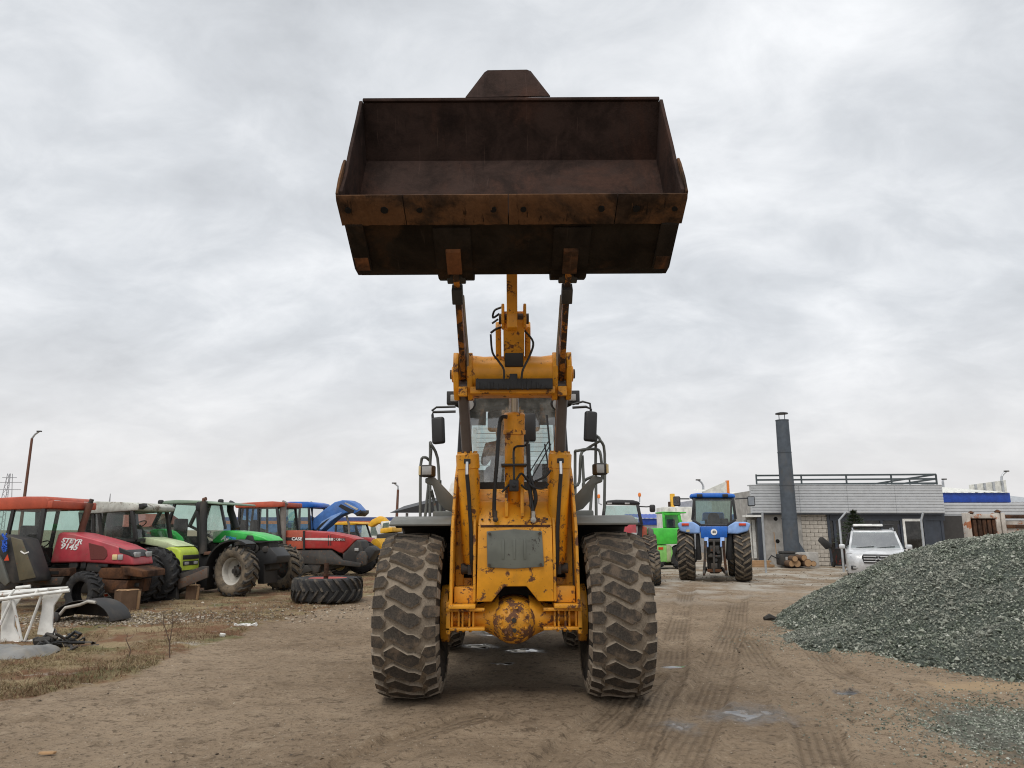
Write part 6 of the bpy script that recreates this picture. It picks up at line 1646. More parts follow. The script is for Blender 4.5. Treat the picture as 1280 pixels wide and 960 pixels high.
pp(T, F, 'side_stripe', silverst, [(381.5, 672.5), (381.5, 675), (431, 676), (431, 673.3), (412, 672.4)], -.492, -.47, 0, 1, hood)
pp(T, F, 'rear_stripe', M_['black'], [(355.5, 671.5), (355.5, 675.5), (378, 675.8), (378, 672)], -.512, -.49, 0, 1)
plane_text(T, F, 'lettering', 'CASE', .16, whitem, 371, 673.7, -.515, 0, 1.1); plane_text(hood, F, 'lettering', 'MX 285', .15, plain('dark_lettering', (.10, .02, .02), .5), 424, 674.4, -.495, 0, 1.0, R(2))
pp(T, F, 'louvre', M_['black'], [(410, 669), (410.8, 669), (410.8, 682), (410, 682)], -.492, -.47, 0); pp(T, F, 'louvre', M_['black'], [(413, 669), (413.8, 669), (413.8, 682), (413, 682)], -.492, -.47, 0)
cab(T, F, (297, 676), (351, 678), (346, 634), (300, 634), .82, M_['black'], M_['greenglass'], M_['roofred'], [(293, 632), (296, 629), (310, 628), (340, 626.5), (354, 627.5), (354, 633), (346, 634), (294, 635)], mids=((.22, .2), (.5, .5)))
pipe(T, F, 'exhaust', M_['exhgrey'], [(353, 683), (353, 660), (353.5, 640), (354, 632), (357, 627.5)], -.62, .13)
engine(T, F, [(352, 687), (414, 687), (428, 700), (428, 708), (400, 716), (360, 716), (345, 705)], -.48, .48, 20, 12)
wheel(T, (F.L(425, 707, .1).x, .1, .42), t_dark, r_cream, R(12), True, .62)
pp(T, F, 'chassis_rail', M_['darksteel'], [(362, 688), (414, 688), (428, 700), (452, 704), (450, 709), (420, 706), (362, 704)], -.55, -.35, .02)
pp(T, F, 'axle_piece', M_['darksteel'], [(384, 704), (402, 704), (398, 716), (388, 718)], -.5, .3, .04)
pp(T, F, 'axle_piece', M_['underside'], [(372, 708), (384, 706), (390, 714), (376, 718)], -.6, -.3, .04)
wheel(T, (F.L(452, 700, .9).x, .9, .68), t_dark, r_dark, R(20), False, .95)
b = MB(); q = F.L(446, 687, -.45); b.box(q, (.16, .10, .12)); b.build('headlamp', M_['lens'], T, bevel=.02)
pp(T, F, 'front_frame', M_['black'], [(428, 704), (448, 692), (462, 682), (470, 688), (462, 700), (446, 709)], -.35, .35, .03)
pp(T, F, 'weight_disc', M_['darksteel'], [(445, 695), (450, 689), (456, 689), (459, 696), (458, 706), (450, 709), (445, 704)], -.50, -.36, .04)
wheel(T, (F.L(318, 700, .95).x, .95, .92), t_rear, r_rear, 0, False, 1)

# ---- e: blue tractor with its hood raised
F = Frame((-7.4, 32.5), R(-10)); T = thing('tractor', 'blue tractor with its bonnet tipped up, behind the long red tractor', 'tractor', F.loc, F.a, 'scrap tractors on the left')
cab(T, F, (352, 672), (388, 672), (386, 634), (354, 634), .8, M_['black'], M_['greenglass'], M_['nhblue'], [(350, 634), (352, 629), (362, 627), (384, 627), (392, 629), (392, 633.5), (386, 634.5)], mids=(.5,))
pipe(T, F, 'exhaust', M_['blackdusty'], [(388, 668), (388, 640), (388.5, 632), (391, 628.5)], -.5, .11)
bon = pp(T, F, 'raised_bonnet', paint('faded_blue_bonnet', (.055, .16, .44), .45, .35, 0), [(390.5, 652), (393, 647), (405, 637), (418, 627.5), (428, 625), (437, 625.5), (444, 629), (452, 638), (446, 645), (440, 641), (432, 641.5), (420, 647), (408, 658), (400, 664.5), (391.5, 662)], -.5, .15, .05, 3)
pp(T, F, 'bonnet_side', M_['nhlight'], [(396, 661), (402, 652), (414, 645), (424, 641), (428, 640), (424, 644), (412, 652), (402, 662)], -.512, -.49, .005, 1, bon)
pp(T, F, 'bonnet_vent', M_['black'], [(395, 661.5), (401, 655), (408, 650), (412, 648), (404, 656), (398, 662.5)], -.52, -.5, 0, 1, bon)
pp(T, F, 'grille', M_['black'], [(423, 633), (426, 630), (443, 638), (441, 641.5), (436, 641)], -.515, .2, .006, 1, bon)
pp(T, F, 'grille_chrome', M_['rimsilver'], [(430, 629), (432, 628), (448, 636), (446, 638)], -.515, .2, .006, 1, bon)
pp(T, F, 'tip', M_['black'], [(443, 642), (451, 637), (451, 641), (446, 645.5)], -.52, .46, .01, 1, bon)
pipe(T, F, 'bonnet_prop', M_['exhgrey'], [(433, 644), (436, 655), (436.5, 670)], -.3, .05)
engine(T, F, [(390, 664), (440, 666), (446, 690), (390, 692)], -.4, .4, 14, 21)
wheel(T, (F.L(430, 700, -.9).x, -.9, .68), t_dark, r_dark, 0, True, 1); wheel(T, (F.L(432, 700, .9).x, .9, .68), t_dark, r_dark); wheel(T, (F.L(360, 700, .9).x, .9, .9), t_rear, r_rear); wheel(T, (F.L(362, 700, -.9).x, -.9, .9), t_rear, r_rear, 0, True)
# ---- f: small old tractor with yellow cab roof
F = Frame((-7.2, 37), R(-12)); T = thing('tractor', 'small red tractor with yellowed cab roof behind the nose of the long red tractor', 'tractor', F.loc, F.a, 'scrap tractors on the left')
cab(T, F, (419, 672), (450, 674), (444, 655), (420, 655), .7, M_['black'], M_['glass'], M_['machyellow'], [(416, 656), (419, 653.5), (430, 652), (446, 652.5), (448, 655), (440, 656.5)], mids=(.4,))
pp(T, F, 'hood', M_['casered'], [(446, 675), (447, 671), (462, 672.5), (464, 682), (458, 686), (446, 684)], -.35, .35, .04)
plane_text(T, F, 'lettering', 'IMT', .2, whitem, 453, 679, -.36) if False else None
engine(T, F, [(420, 676), (462, 684), (460, 700), (420, 700)], -.35, .35, 6, 31)
wheel(T, (F.L(458, 705, -.7).x, -.7, .5), t_dark, r_dark, 0, True, .75); wheel(T, (F.L(458, 705, .7).x, .7, .5), t_dark, r_dark, 0, False, .75); wheel(T, (F.L(425, 705, -.7).x, -.7, .68), t_dark, r_dark, 0, True); wheel(T, (F.L(425, 705, .7).x, .7, .68), t_dark, r_dark)
# yellow machine with folded boom
F = Frame((-8.2, 47), R(-10)); T = thing('excavator', 'yellow excavator with a folded boom, far behind beside the loader tyre', 'excavator', F.loc, F.a)
pp(T, F, 'boom', M_['machyellow'], [(459, 657), (464, 650), (474, 645), (479, 647), (484, 652), (478, 653), (470, 655), (464, 659)], -.3, .3, .05)
pp(T, F, 'body', M_['machyellow'], [(475, 661), (490, 659), (490, 665), (475, 667)], -1.0, 1.0, .05); pp(T, F, 'cab', M_['whiteclad'], [(475, 661), (476, 652), (488, 651), (489, 660)], -.7, .5, .05)
pp(T, F, 'cab_window', M_['greenglass'], [(478, 660), (479, 654), (486, 653), (486, 659)], -.72, -.70, 0)
pp(T, F, 'undercarriage', M_['underside'], [(470, 668), (492, 666), (492, 684), (470, 686)], -1.2, 1.2, .1)
F = Frame((-6.2, 34.0), R(-30)); T = thing('loader_bucket', 'bright yellow digger bucket lying beyond the long red tractor', 'bucket', F.loc, F.a)
pp(T, F, 'bucket_shell', M_['machyellow'], [(462, 680), (466, 674), (471, 673), (476, 680), (478, 688), (470, 684)], -.4, .4, .02); pp(T, F, 'bucket_base', M_['machorange'], [(460, 686), (478, 689), (476, 694), (460, 692)], -.5, .5, .02); pp(T, F, 'bucket_stand', M_['underside'], [(460, 692.5), (476, 694.5), (476, 704), (460, 704)], -.5, .5, .02)
# white vans behind
for (px0, px1, y0, y1, Y, nm, lb) in ((452, 474, 655, 690, 52, 'van', 'white van parked far behind the small red tractor'),):
    a, c = P(px0, y0, Y), P(px1, y1, Y); T = thing(nm, lb, 'van', (a.x, Y, 0)); w_ = c.x - a.x
    b = MB(); b.prism([(0, 0, .4), (0, 0, a.z), (w_ * .75, 0, a.z), (w_, 0, a.z * .62), (w_, 0, .4)], (0, 1.9, 0)); b.build('body', M_['white'], T, bevel=.08)
    b = MB(); b.prism([(w_ * .5, -.01, a.z * .62), (w_ * .5, -.01, a.z * .92), (w_ * .74, -.01, a.z * .92), (w_ * .92, -.01, a.z * .62)], (0, .02, 0)); b.build('side_window', M_['greenglass'], T)
    for x_ in (w_ * .22, w_ * .8): b = MB(); b.cyl((x_, -.02, .35), (x_, .25, .35), .35, n=18); b.build('wheel', M_['agdark'], T)
# white lorry cab right behind the loader
T = thing('lorry', 'white lorry cab showing just left of the loader boom', 'lorry', (-.75, 18.2, 0))
zt = P(567, 594, 18.2).z; xl_ = P(557, 620, 18.2).x + .75
b = MB(); b.prism([(xl_, 0, .6), (xl_, 0, zt - .75), (xl_ + .12, 0, zt - .18), (xl_ + .28, 0, zt), (1.1, 0, zt), (1.1, 0, .6)], (0, 2.2, 0)); b.build('cab_shell', M_['white'], T, bevel=.09, seg=3)
b = MB(); b.bx(xl_ + .22, 1.0, -.02, .04, zt - 1.0, zt - .3); b.build('windscreen', M_['greenglass'], T)
b = MB(); b.bx(xl_ + .3, xl_ + .42, .4, .55, zt, zt + .12); b.build('roof_horn', M_['black'], T)
for k in range(4): b = MB(); b.bx(xl_ + .35, .85, -.03, .02, .95 + k * .14, 1.04 + k * .14); b.build('grille_bar', M_['black'], T, bevel=.01)
b = MB(); b.bx(xl_ - .02, 1.12, -.12, .2, .45, .80); bp_ = b.build('bumper', M_['loadergrey'], T, bevel=.05)
for x_ in (xl_ + .12, .75): b = MB(); b.bx(x_, x_ + .24, -.14, -.1, .55, .72); b.build('headlamp', M_['lens'], bp_, bevel=.02)
for x_ in (xl_ - .12, 1.14): b = MB(); b.box((x_, .05, zt - .85), (.12, .10, .42)); b.build('mirror', M_['black'], T, bevel=.03)
for x_ in (xl_ + .1, .9): b = MB(); b.cyl((x_, .5, .5), (x_ + .3, .5, .5), .5, n=20); b.build('wheel', M_['agdark'], T)
# dark open roof behind the loader on the left
T = thing('shelter', 'dark sloping shelter roof behind the left mudguard of the loader', 'shelter', (P(520, 640, 30).x, 30, 0))
q0, q1, q2, q3 = P(487, 641, 30), P(545, 626, 30), P(562, 636, 30), P(562, 641, 30); ox = T.location.x
b = MB(); b.prism([(p.x - ox, 0, p.z) for p in (q0, q1, P(575, 626, 30), P(575, 641, 30))], (0, 4, .4)); b.build('roof', M_['black'], T)
for x_ in (q0.x - ox + .6, 1.0): b = MB(); b.bx(x_, x_ + .1, .4, .5, 0, q0.z); b.build('post', M_['galv'], T)
b = MB(); b.bx(q0.x - ox + .5, 1.5, 3.5, 3.7, 0, 1.6); b.build('back_wall', M_['galv'], T)

# ---- lying tyre
g_ = G(397, 756); LT = thing('tractor_tyre', 'big worn tractor tyre lying flat on the grass near the loader', 'tyre', (g_.x, g_.y + .86, 0))
me = make_ag_tyre(.87, .56, .46, [M_['agtyre'], M_['agdark']], 22, .8)
o = link('tyre_carcass', me, LT, (0, 0, .30)); o.rotation_euler = (R(90), 0, .4)
b = MB(); b.lathe([(.48, .0), (.47, .04), (.40, .02), (.25, -.04), (.02, -.04)], (0, 0, .52), (0, 0, 1), 32); b.build('rusty_disc', M_['rimred'], LT)
b = MB(); b.cyl((0, -.2, .5), (0, -.2, .93), .06, n=12); b.cyl((0, -.2, .62), (0, -.2, .68), .09, n=12); b.build('hub_spindle', M_['rust'], LT)
# tyre behind the black mudguard
g_ = G(92, 768); T = thing('tractor_tyre', 'dark tractor tyre standing under the nearest red tractor behind the black mudguard', 'tyre', (g_.x, g_.y + .3, .42), R(-20))
o = link('tyre_carcass', t_dark, T, (0, 0, 0)); o.scale = (.66, .66, .66)
# black arched mudguard lying on the ground
g_ = G(98, 781); T = thing('mudguard', 'detached black arched mudguard lying on the grass', 'mudguard', (g_.x, g_.y + .15, 0), R(-8))
b = MB(); rings = []
for i in range(15):
    a = R(8 + i * 160 / 14); rings.append([(.62 * math.cos(a) * k, y_, .42 * math.sin(a) * k) for k, y_ in ((1, -.1), (1.03, -.1), (1.03, .5), (1, .5))])
b.loft(rings, 0, False); b.build('arch', M_['blackdusty'], T, bevel=.004)
b = MB(); b.prism([(.62 * math.cos(R(a_)), .48, .42 * math.sin(R(a_))) for a_ in range(8, 170, 12)], (0, .03, 0)); b.build('side_web', paint('brown_black_plastic', (.028, .02, .016), .6, .4), T)
b = MB(); b.tube([(-.45, -.12, .12), (-.30, -.13, .30), (0, -.13, .36), (.15, -.13, .42), (.3, -.12, .40)], .03, 8); b.build('bracket_strap', M_['rimsilver'], T)
b = MB(); b.lathe([(.02, -.06), (.10, -.03), (.10, .03), (.02, .06)], (-.48, -.15, .12), (0, 1, 0), 14); b.build('lamp', M_['darksteel'], T)
g_ = G(132, 757); b = MB(); b.box((0, 0, .24), (.18, .12, .14), (.3, 0, .3)); T = b.build('battery_box', M_['white'], bevel=.015, loc=(g_.x, g_.y + .1, 0)); tag(T, 'small white box with red mark beside the thick log prop', 'box')
b = MB(); b.box((-.03, -.075, .23), (.07, .02, .05), (.3, 0, .3)); b.build('red_mark', M_['redlens'], T); b = MB(); b.box((.02, .02, .09), (.24, .2, .18)); b.build('black_base', M_['black'], T, bevel=.02)

# ---- white welded frame on the grass
g0 = G(45, 806); F = Frame((g0.x - .9, g0.y), R(12)); T = thing('steel_frame', 'white painted welded steel frame with panel legs at the left edge', 'frame', F.loc, F.a)
for pts in ([(46, 793), (52, 762), (53, 743), (78, 741), (67, 757), (65, 783), (72, 797)], [(0, 806), (2, 752), (26, 748), (19, 758), (17, 783), (25, 798), (26, 804)]):
    pp(T, F, 'panel_leg', M_['white'], pts, -.02, .02, .004, 1)
for pts, y_ in (([(-20, 752), (0, 749), (87, 738)], -.10), ([(-20, 742), (85, 735)], .5), ([(-20, 746), (60, 737)], .35), ([(20, 735), (38, 733)], .6)):
    pipe(T, F, 'top_rail', M_['white'], pts, y_, .028, 8)
for pts, y_ in (([(31, 801), (52, 744)], -.08), ([(27, 801), (16, 750)], -.08), ([(0, 781), (14, 750)], -.08), ([(-14, 806), (0, 806), (30, 802), (82, 796)], -.05)):
    pipe(T, F, 'brace', M_['white'], pts, y_, .022, 8)
for px in (10, 40, 68): pipe(T, F, 'cross_rail', M_['white'], [(px, 747), (px + 8, 737)], .0, .02, 8)
# tarp
g0 = G(18, 822); T = thing('tarpaulin', 'grey crumpled tarpaulin lying at the left edge of the photo', 'tarpaulin', (g0.x, g0.y, 0))
tx, ty = np.meshgrid(np.linspace(-1.3, .42, 50), np.linspace(-.42, .42, 30))
tz = .10 + .16 * fbm(tx * 3.2 + 5, ty * 5 + 2, 5, .6) + .05 * np.cos(ty * 3.6) - .10 * np.clip((np.abs(ty) - .3) / .12, 0, 1) ** 1.2 - .12 * np.clip((tx - .28) / .14, 0, 1) ** 1.5
ty2 = ty + .15 * fbm(tx * 2, ty * 0 + 3, 3) + tx * .14
me = grid_mesh('sheet', tx, ty2, np.maximum(tz, .012), [paint('grey_tarp', (.19, .19, .185), .7, .6, 0, dcol=(.27, .245, .20), dsc=5)], {}); o = link('sheet', me, T)
# black cable and hose scrap
g0 = G(73, 812); T = thing('hose_scrap', 'pile of black hoses and oily scrap beside the white frame', 'scrap pile', (g0.x, g0.y + .1, 0)); rr = random.Random(9)
for k in range(12):
    b = MB(); p = Vector((rr.uniform(-.35, .3), rr.uniform(-.2, .3), rr.uniform(.04, .18))); pts = [p]
    for j in range(5): p = p + Vector((rr.uniform(-.16, .2), rr.uniform(-.12, .12), rr.uniform(-.08, .08))); p.z = max(.03, min(.3, p.z)); pts.append(p.copy())
    b.tube(pts, rr.uniform(.012, .028), 7); b.build('hose', M_['rubberhose'] if k % 3 else M_['darksteel'], T)
for k in range(9):
    b = MB(); b.box((rr.uniform(-.35, .3), rr.uniform(-.15, .25), rr.uniform(.05, .14)), (rr.uniform(.06, .2), rr.uniform(.06, .15), rr.uniform(.05, .12)), (rr.uniform(-.5, .5), rr.uniform(-.5, .5), rr.uniform(0, 3))); b.build('scrap_piece', rr.choice([M_['darksteel'], M_['blackdusty'], M_['underside']]), T, bevel=.01)

# ================================================================== right tractors
# ---- blue tractor from behind
F = Frame((6.95, 25.9), R(75)); T = thing('tractor', 'blue tractor with muddy tyres seen from behind, left of the office', 'tractor', F.loc, F.a)
X0 = -.8
def xp(name, mat, pts, x0, x1, bevel=.02, sub=None, seg=2):
    b = MB(); b.prism([F.X(px, py, x0) for px, py in pts], (x1 - x0, 0, 0)); return b.build(name, mat, sub or T, None, bevel, seg)
gl = F.X(859, 728, X0); grr = F.X(931, 728, X0)
wheel(T, (-.05, gl.y, .90), t_rear, r_rear, 0, False, 1.0); wheel(T, (-.05, grr.y, .90), t_rear, r_rear, 0, True, 1.0, .2)
rf = xp('cab_roof', M_['nhblue'], [(861, 622), (863, 617.5), (872, 616), (908, 616), (918, 617.5), (920, 621.5), (916, 622)], -.5, 1.0, .05)
xp('roof_underside', M_['black'], [(864, 622.5), (917, 622.5), (916, 624), (865, 624)], -.45, .95, .01)
for px in (874.5, 906.5):
    xp('roof_lamp', M_['black'], [(px - 3.5, 617.5), (px + 3.5, 617.5), (px + 3.5, 621.5), (px - 3.5, 621.5)], -.56, -.46, .015)
for p0, p1 in (((868, 623), (865.5, 650)), ((865.5, 650), (876, 656.5)), ((876, 656.5), (909, 657)), ((909, 657), (919.5, 649)), ((919.5, 649), (916, 623))):
    b = MB(); b.bar(F.X(*p0, -.55), F.X(*p1, -.55), .09, .09, (1, 0, 0)); b.build('rear_frame', M_['black'], T, bevel=.015)
b = MB(); b.add([F.X(*p, -.54) for p in ((868, 624), (866, 650), (876, 656), (909, 656.5), (919, 649), (916, 624))], [(0, 1, 2, 3, 4, 5)]); b.build('rear_window', M_['greenglass'], T)
for s, px in ((1, 866), (-1, 918)):
    q = F.X(px, 623, -.5); q2 = F.X(px, 655, -.5); b = MB(); b.bar((1.0, q.y * .95, q.z), (1.0, q2.y * .9, q2.z), .08, .08); b.bar((1.0, q2.y * .9, q2.z), (-.5, q2.y, q2.z), .08, .08); b.build('cab_pillar', M_['black'], T)
    b = MB(); b.add([(-.5, q.y, q.z), (1.0, q.y * .95, q.z), (1.0, q2.y * .9, q2.z), (-.5, q2.y, q2.z)], [(0, 1, 2, 3)]); b.build('side_window', M_['greenglass'], T)
q, q2 = F.X(868, 624, 1.0), F.X(916, 656, 1.0); b = MB(); b.add([(1.0, q.y, q.z), (1.0, q2.y, q.z), (1.0, q2.y, q2.z), (1.0, q.y, q2.z)], [(0, 1, 2, 3)]); b.build('windscreen', M_['greenglass'], T)
xp('seat', M_['fabric'], [(884, 657), (885, 644), (888, 641), (896, 641), (899, 645), (901, 657)], .1, .25, .05); xp('dashboard', M_['black'], [(876, 657), (877, 650), (884, 649), (884, 657)], .4, .6, .03); xp('dashboard', M_['black'], [(898, 657), (899, 648), (910, 648), (912, 657)], .3, .6, .03)
for px0, px1 in ((846, 875), (909.5, 939)):
    m = (px0 + px1) / 2; l = px0 < 880
    pts = [(846.5, 655), (850, 652.5), (866, 652), (871, 655), (875, 658), (875, 667), (862, 667), (850, 664)] if l else [(938.5, 655), (934, 652.5), (919, 652), (914, 655), (909.5, 658), (909.5, 667), (922, 667.5), (935, 664)]
    fd = xp('mudguard', M_['nhlight'], pts, -.75, .55, .05, None, 3)
    lx = 856.5 if l else 928
    xp('tail_lamp', M_['redlens'], [(lx - 4.5, 654), (lx + 4.5, 654), (lx + 4.5, 657), (lx - 4.5, 657)], -.79, -.74, .01, fd)
    xp('inner_fender', M_['black'], [(874, 667), (870, 667), (870, 700), (877, 700)] if l else [(909, 667), (916, 667), (916, 700), (908, 700)], -.5, .5, .03)
xp('plate', M_['rimyellow'], [(858, 662), (862, 662), (862, 665), (858, 665)], -.775, -.75, 0)
pan = xp('rear_panel', M_['nhblue'], [(875, 658), (909.5, 658), (909, 672), (898, 673), (876.5, 673)], -.72, -.2, .03)
q = F.X(892.5, 665, -.74); b = MB(); b.cyl((-.725, q.y, q.z), (-.745, q.y, q.z), .105, n=24); st = b.build('speed_sticker', whitem, pan)
text_mesh('lettering', '40', .12, M_['black'], pan, Matrix.Translation((-.748, q.y, q.z)) @ Matrix.Rotation(-PI / 2, 4, 'Z') @ Matrix.Rotation(PI / 2, 4, 'X'), 0, .002)
xp('gearbox', M_['underside'], [(884, 673), (901, 673), (903, 700), (900, 717), (887, 717), (883, 700)], -.7, .6, .05)
for i, (x0, y0, x1, y1) in enumerate(((885, 674, 900, 678), (887, 682, 899, 690), (885, 694, 901, 697), (889, 704, 897, 711), (891, 676, 894, 716))):
    xp('hitch_piece', M_['darksteel'], [(x0, y0), (x1, y0), (x1, y1), (x0, y1)], -.85 - .02 * i, -.7, .02)
for px, py in ((889, 694), (895, 700), (891, 713), (898, 690)):
    b = MB(); q = F.X(px, py, -.9); b.cyl(q, q + Vector((.15, 0, 0)), .06, n=12); b.build('hitch_piece', M_['rust'] if py > 705 else M_['blackdusty'], T)
for s, pts in ((1, [(882, 676), (881, 700), (880, 716)]), (-1, [(904, 676), (906, 700), (908, 716)])):
    b = MB(); b.tube([F.X(*p, -.95) for p in pts], [.05, .04, .045], 8); b.build('lift_rod', M_['rust'] if s < 0 else M_['darksteel'], T)
    b = MB(); b.bar(F.X(pts[0][0] + s * 1, 672, -.75), F.X(pts[0][0] + s * 1, 684, -.9), .14, .08); b.build('lift_arm', M_['nhlight'], T, bevel=.015)
    q = F.X(pts[2][0], 716, -1.0); b = MB(); b.bar((-1.1, q.y, q.z), (-.1, q.y * .7, q.z + .1), .06, .12); b.lathe([(.09, -.04), (.09, .04)], (-1.1, q.y, q.z), (0, 1, 0), 14); b.build('lower_link', M_['darksteel'], T)
b = MB(); q0, q1 = F.X(884, 713, -.8), F.X(902, 713, -.8); b.bx(-.9, -.7, q1.y, q0.y, q0.z - .05, q0.z + .05); b.build('drawbar', M_['rust'], T, bevel=.01)
for s, pc, arm in ((1, (846, 626.5), ((850, 623.5), (862, 623.5))), (-1, (939, 626.5), ((919, 623.5), (936, 622.5)))):
    q = F.X(*pc, .6); b = MB(); b.box(q, (.12, .26, .36)); m_ = b.build('mirror', M_['black'], T, bevel=.05); b = MB(); b.box(q + Vector((-.066, 0, 0)), (.01, .20, .29)); b.build('mirror_glass', M_['mirror'], m_)
    b = MB(); b.tube([F.X(*p, .6) for p in arm], .025, 8); b.build('mirror_arm', M_['black'], T)
xp('hood', M_['nhblue'], [(878, 640), (905, 640), (907, 668), (876, 668)], 1.1, 3.0, .08)
for y_ in (-.85, .85): wheel(T, (2.6, y_, .66), t_front, r_silver, 0, y_ < 0, .97)
xp('chassis', M_['underside'], [(884, 690), (901, 690), (901, 712), (884, 712)], .6, 2.7, .05)
b = MB(); q = F.X(889, 650, -.3); b.box(F.X(878, 653, -.4), (.05, .16, .12)); b.build('blue_bag', M_['nhlight'], T)

# ---- red tractor facing the camera behind the right tyre
F = Frame((3.95, 25.6), R(-98)); T = thing('tractor', 'red tractor with black roof and two amber beacons, behind the right tyre of the loader', 'tractor', F.loc, F.a)
X1 = .2
xp('cab_roof', M_['black'], [(754, 631), (760, 627.5), (770, 626.5), (790, 627), (797, 629), (799, 632)], -1.3, X1, .04)
for px in (762, 784): xp('roof_lamp', M_['lens'], [(px - 3, 628.3), (px + 3, 628.3), (px + 3, 630.3), (px - 3, 630.3)], X1 + .01, X1 + .04, .005)
for p0, p1 in (((756, 631), (752, 660)), ((797, 631), (802, 656)), ((752, 655), (803, 655))):
    b = MB(); b.bar(F.X(*p0, X1), F.X(*p1, X1), .11, .11, (1, 0, 0)); b.build('cab_pillar', M_['black'], T, bevel=.02)
b = MB(); b.add([F.X(*p, X1) for p in ((757, 632), (753, 655), (801, 655), (796, 632))], [(0, 1, 2, 3)]); b.build('windscreen', glass('pale_teal_glass', (.74, .88, .84), .9, .25), T)
b = MB(); b.add([F.X(*p, -1.2) for p in ((757, 632), (755, 655), (797, 655), (796, 632))], [(0, 1, 2, 3)]); b.build('rear_window', M_['glass'], T)
xp('cab_body', M_['black'], [(753, 656), (803, 656), (806, 690), (750, 690)], -1.2, .1, .04)
xp('hood', M_['trred'], [(762, 652), (793, 652), (795, 690), (760, 690)], .25, 2.3, .08)
for k in range(4):
    b = MB(); b.bx(2.30, 2.33, -.30, .30, 1.0 + k * .13, 1.08 + k * .13); b.build('grille_bar', M_['black'], T, bevel=.01)
for s in (-1, 1):
    b = MB(); b.box((2.31, s * .24, 1.58), (.04, .18, .12)); b.build('headlamp', M_['lens'], T, bevel=.02)
xp('headlamp', M_['lens'], [(793, 660), (797, 656), (797, 667), (794, 668)], .12, .2, .01); xp('side_panel', M_['casefade'], [(802, 657), (808, 659), (808.5, 674), (802, 674)], -.3, .12, .03); xp('side_box', M_['loadergrey'], [(809, 659), (816, 661), (817, 674), (809.5, 674)], -.3, .12, .06)
for (px, y0_, y1_) in ((799.5, 620, 629), (748.5, 622, 631)):
    b = MB(); b.tube([F.X(px - (3 if px > 780 else -4), y1_, X1 - .3), F.X(px, y1_ - 2, X1 - .3), F.X(px, y0_, X1 - .3)], .022, 8); bt = b.build('beacon_stalk', M_['galv'], T)
    b = MB(); q = F.X(px, y0_, X1 - .3); b.lathe([(.05, -.02), (.055, .06), (.035, .11), (.01, .12)], q, (0, 0, 1), 14); b.build('beacon', M_['amber'], bt)
b = MB(); b.tube([F.X(798, 633, X1 - .2), F.X(808, 633.5, X1 - .2), F.X(814, 633, X1 - .2)], .022, 8); b.build('mirror_arm', M_['black'], T); b = MB(); b.box(F.X(815.5, 635.5, X1 - .2), (.1, .20, .26)); b.build('mirror', M_['black'], T, bevel=.05)
gw = F.I @ P(812, 700, 25.6); wheel(T, (-.1, gw.y, .80), t_rear, r_rear, 0, False, .89); gw2 = F.I @ P(757, 700, 25.6); wheel(T, (-.1, gw2.y, .80), t_rear, r_rear, 0, True, .89)
for y_ in (-.85, .85): wheel(T, (1.9, y_, .55), t_front, r_dark, 0, y_ < 0, .8)
xp('chassis', M_['underside'], [(770, 690), (786, 690), (786, 716), (770, 716)], -.8, 2.0, .05)

# ---- green telehandler
Y = 33.0; T = thing('telehandler', 'bright green telehandler parked between the loader and the blue tractor', 'telehandler', (P(840, 708, Y).x, Y, 0)); ox = T.location.x
def yp(name, mat, pts, y0, y1, bevel=.03, sub=None):
    b = MB(); b.prism([Vector((P(px, py, Y + y0).x - ox, y0, P(px, py, Y + y0).z)) for px, py in pts], (0, y1 - y0, 0)); return b.build(name, mat, sub or T, None, bevel)
for pts in ([(828, 641), (829, 659), (832, 659), (831, 644)], [(827.5, 640.5), (831, 644), (850, 644), (850, 640), (840, 639.5)], [(849, 643), (853, 652), (854, 660), (851, 660), (847, 645)]): yp('cab_frame', M_['telegreen'], pts, 0, .12, .01)
yp('cab_back', M_['telegreen'], [(828, 641), (829, 660), (854, 660), (850, 640)], 1.5, 1.55, .01)
yp('cab_roof', M_['telegreen'], [(827, 640), (829, 639.4), (858, 640), (858, 641.5), (828, 641.5)], 0, 1.6, .02)
b = MB(); b.add([Vector((P(px, py, Y + .06).x - ox, .06, P(px, py, Y + .06).z)) for px, py in ((831, 644), (832, 659), (851, 659), (848, 644))], [(0, 1, 2, 3)]); b.build('cab_window', M_['greenglass'], T)
b = MB(); b.bx(.0, .35, .5, .8, 1.6, 2.2); b.build('seat', M_['fabric'], T, bevel=.05)
yp('boom', M_['telegreen'], [(812, 660), (858, 660), (858, 680), (845, 680), (815, 681)], -.1, .9, .05)
yp('body', M_['telelime'], [(814, 681), (838, 681), (840, 684), (842, 692), (838, 703), (814, 703)], -.05, 1.7, .06)
yp('warning_label', M_['redlens'], [(823, 684), (829, 684), (829, 687), (823, 687)], -.07, -.04, 0)
yp('body_panel', paint('brownish_panel', (.33, .37, .20), .6, .3), [(833, 681), (838, 681), (839, 702), (834, 702)], -.075, -.04, .01)
for px in (818, 850, 866):
    q = P(px, 690, Y + .2); b = MB(); o = link('wheel', r_dark, T, (q.x - ox, .15 if px != 866 else 1.6, .55)); o.scale = (.8, .8, .8); link('tyre', t_dark, o)
yp('chassis', M_['underside'], [(814, 703), (866, 690), (866, 707), (814, 707)], .3, 1.4, .04)
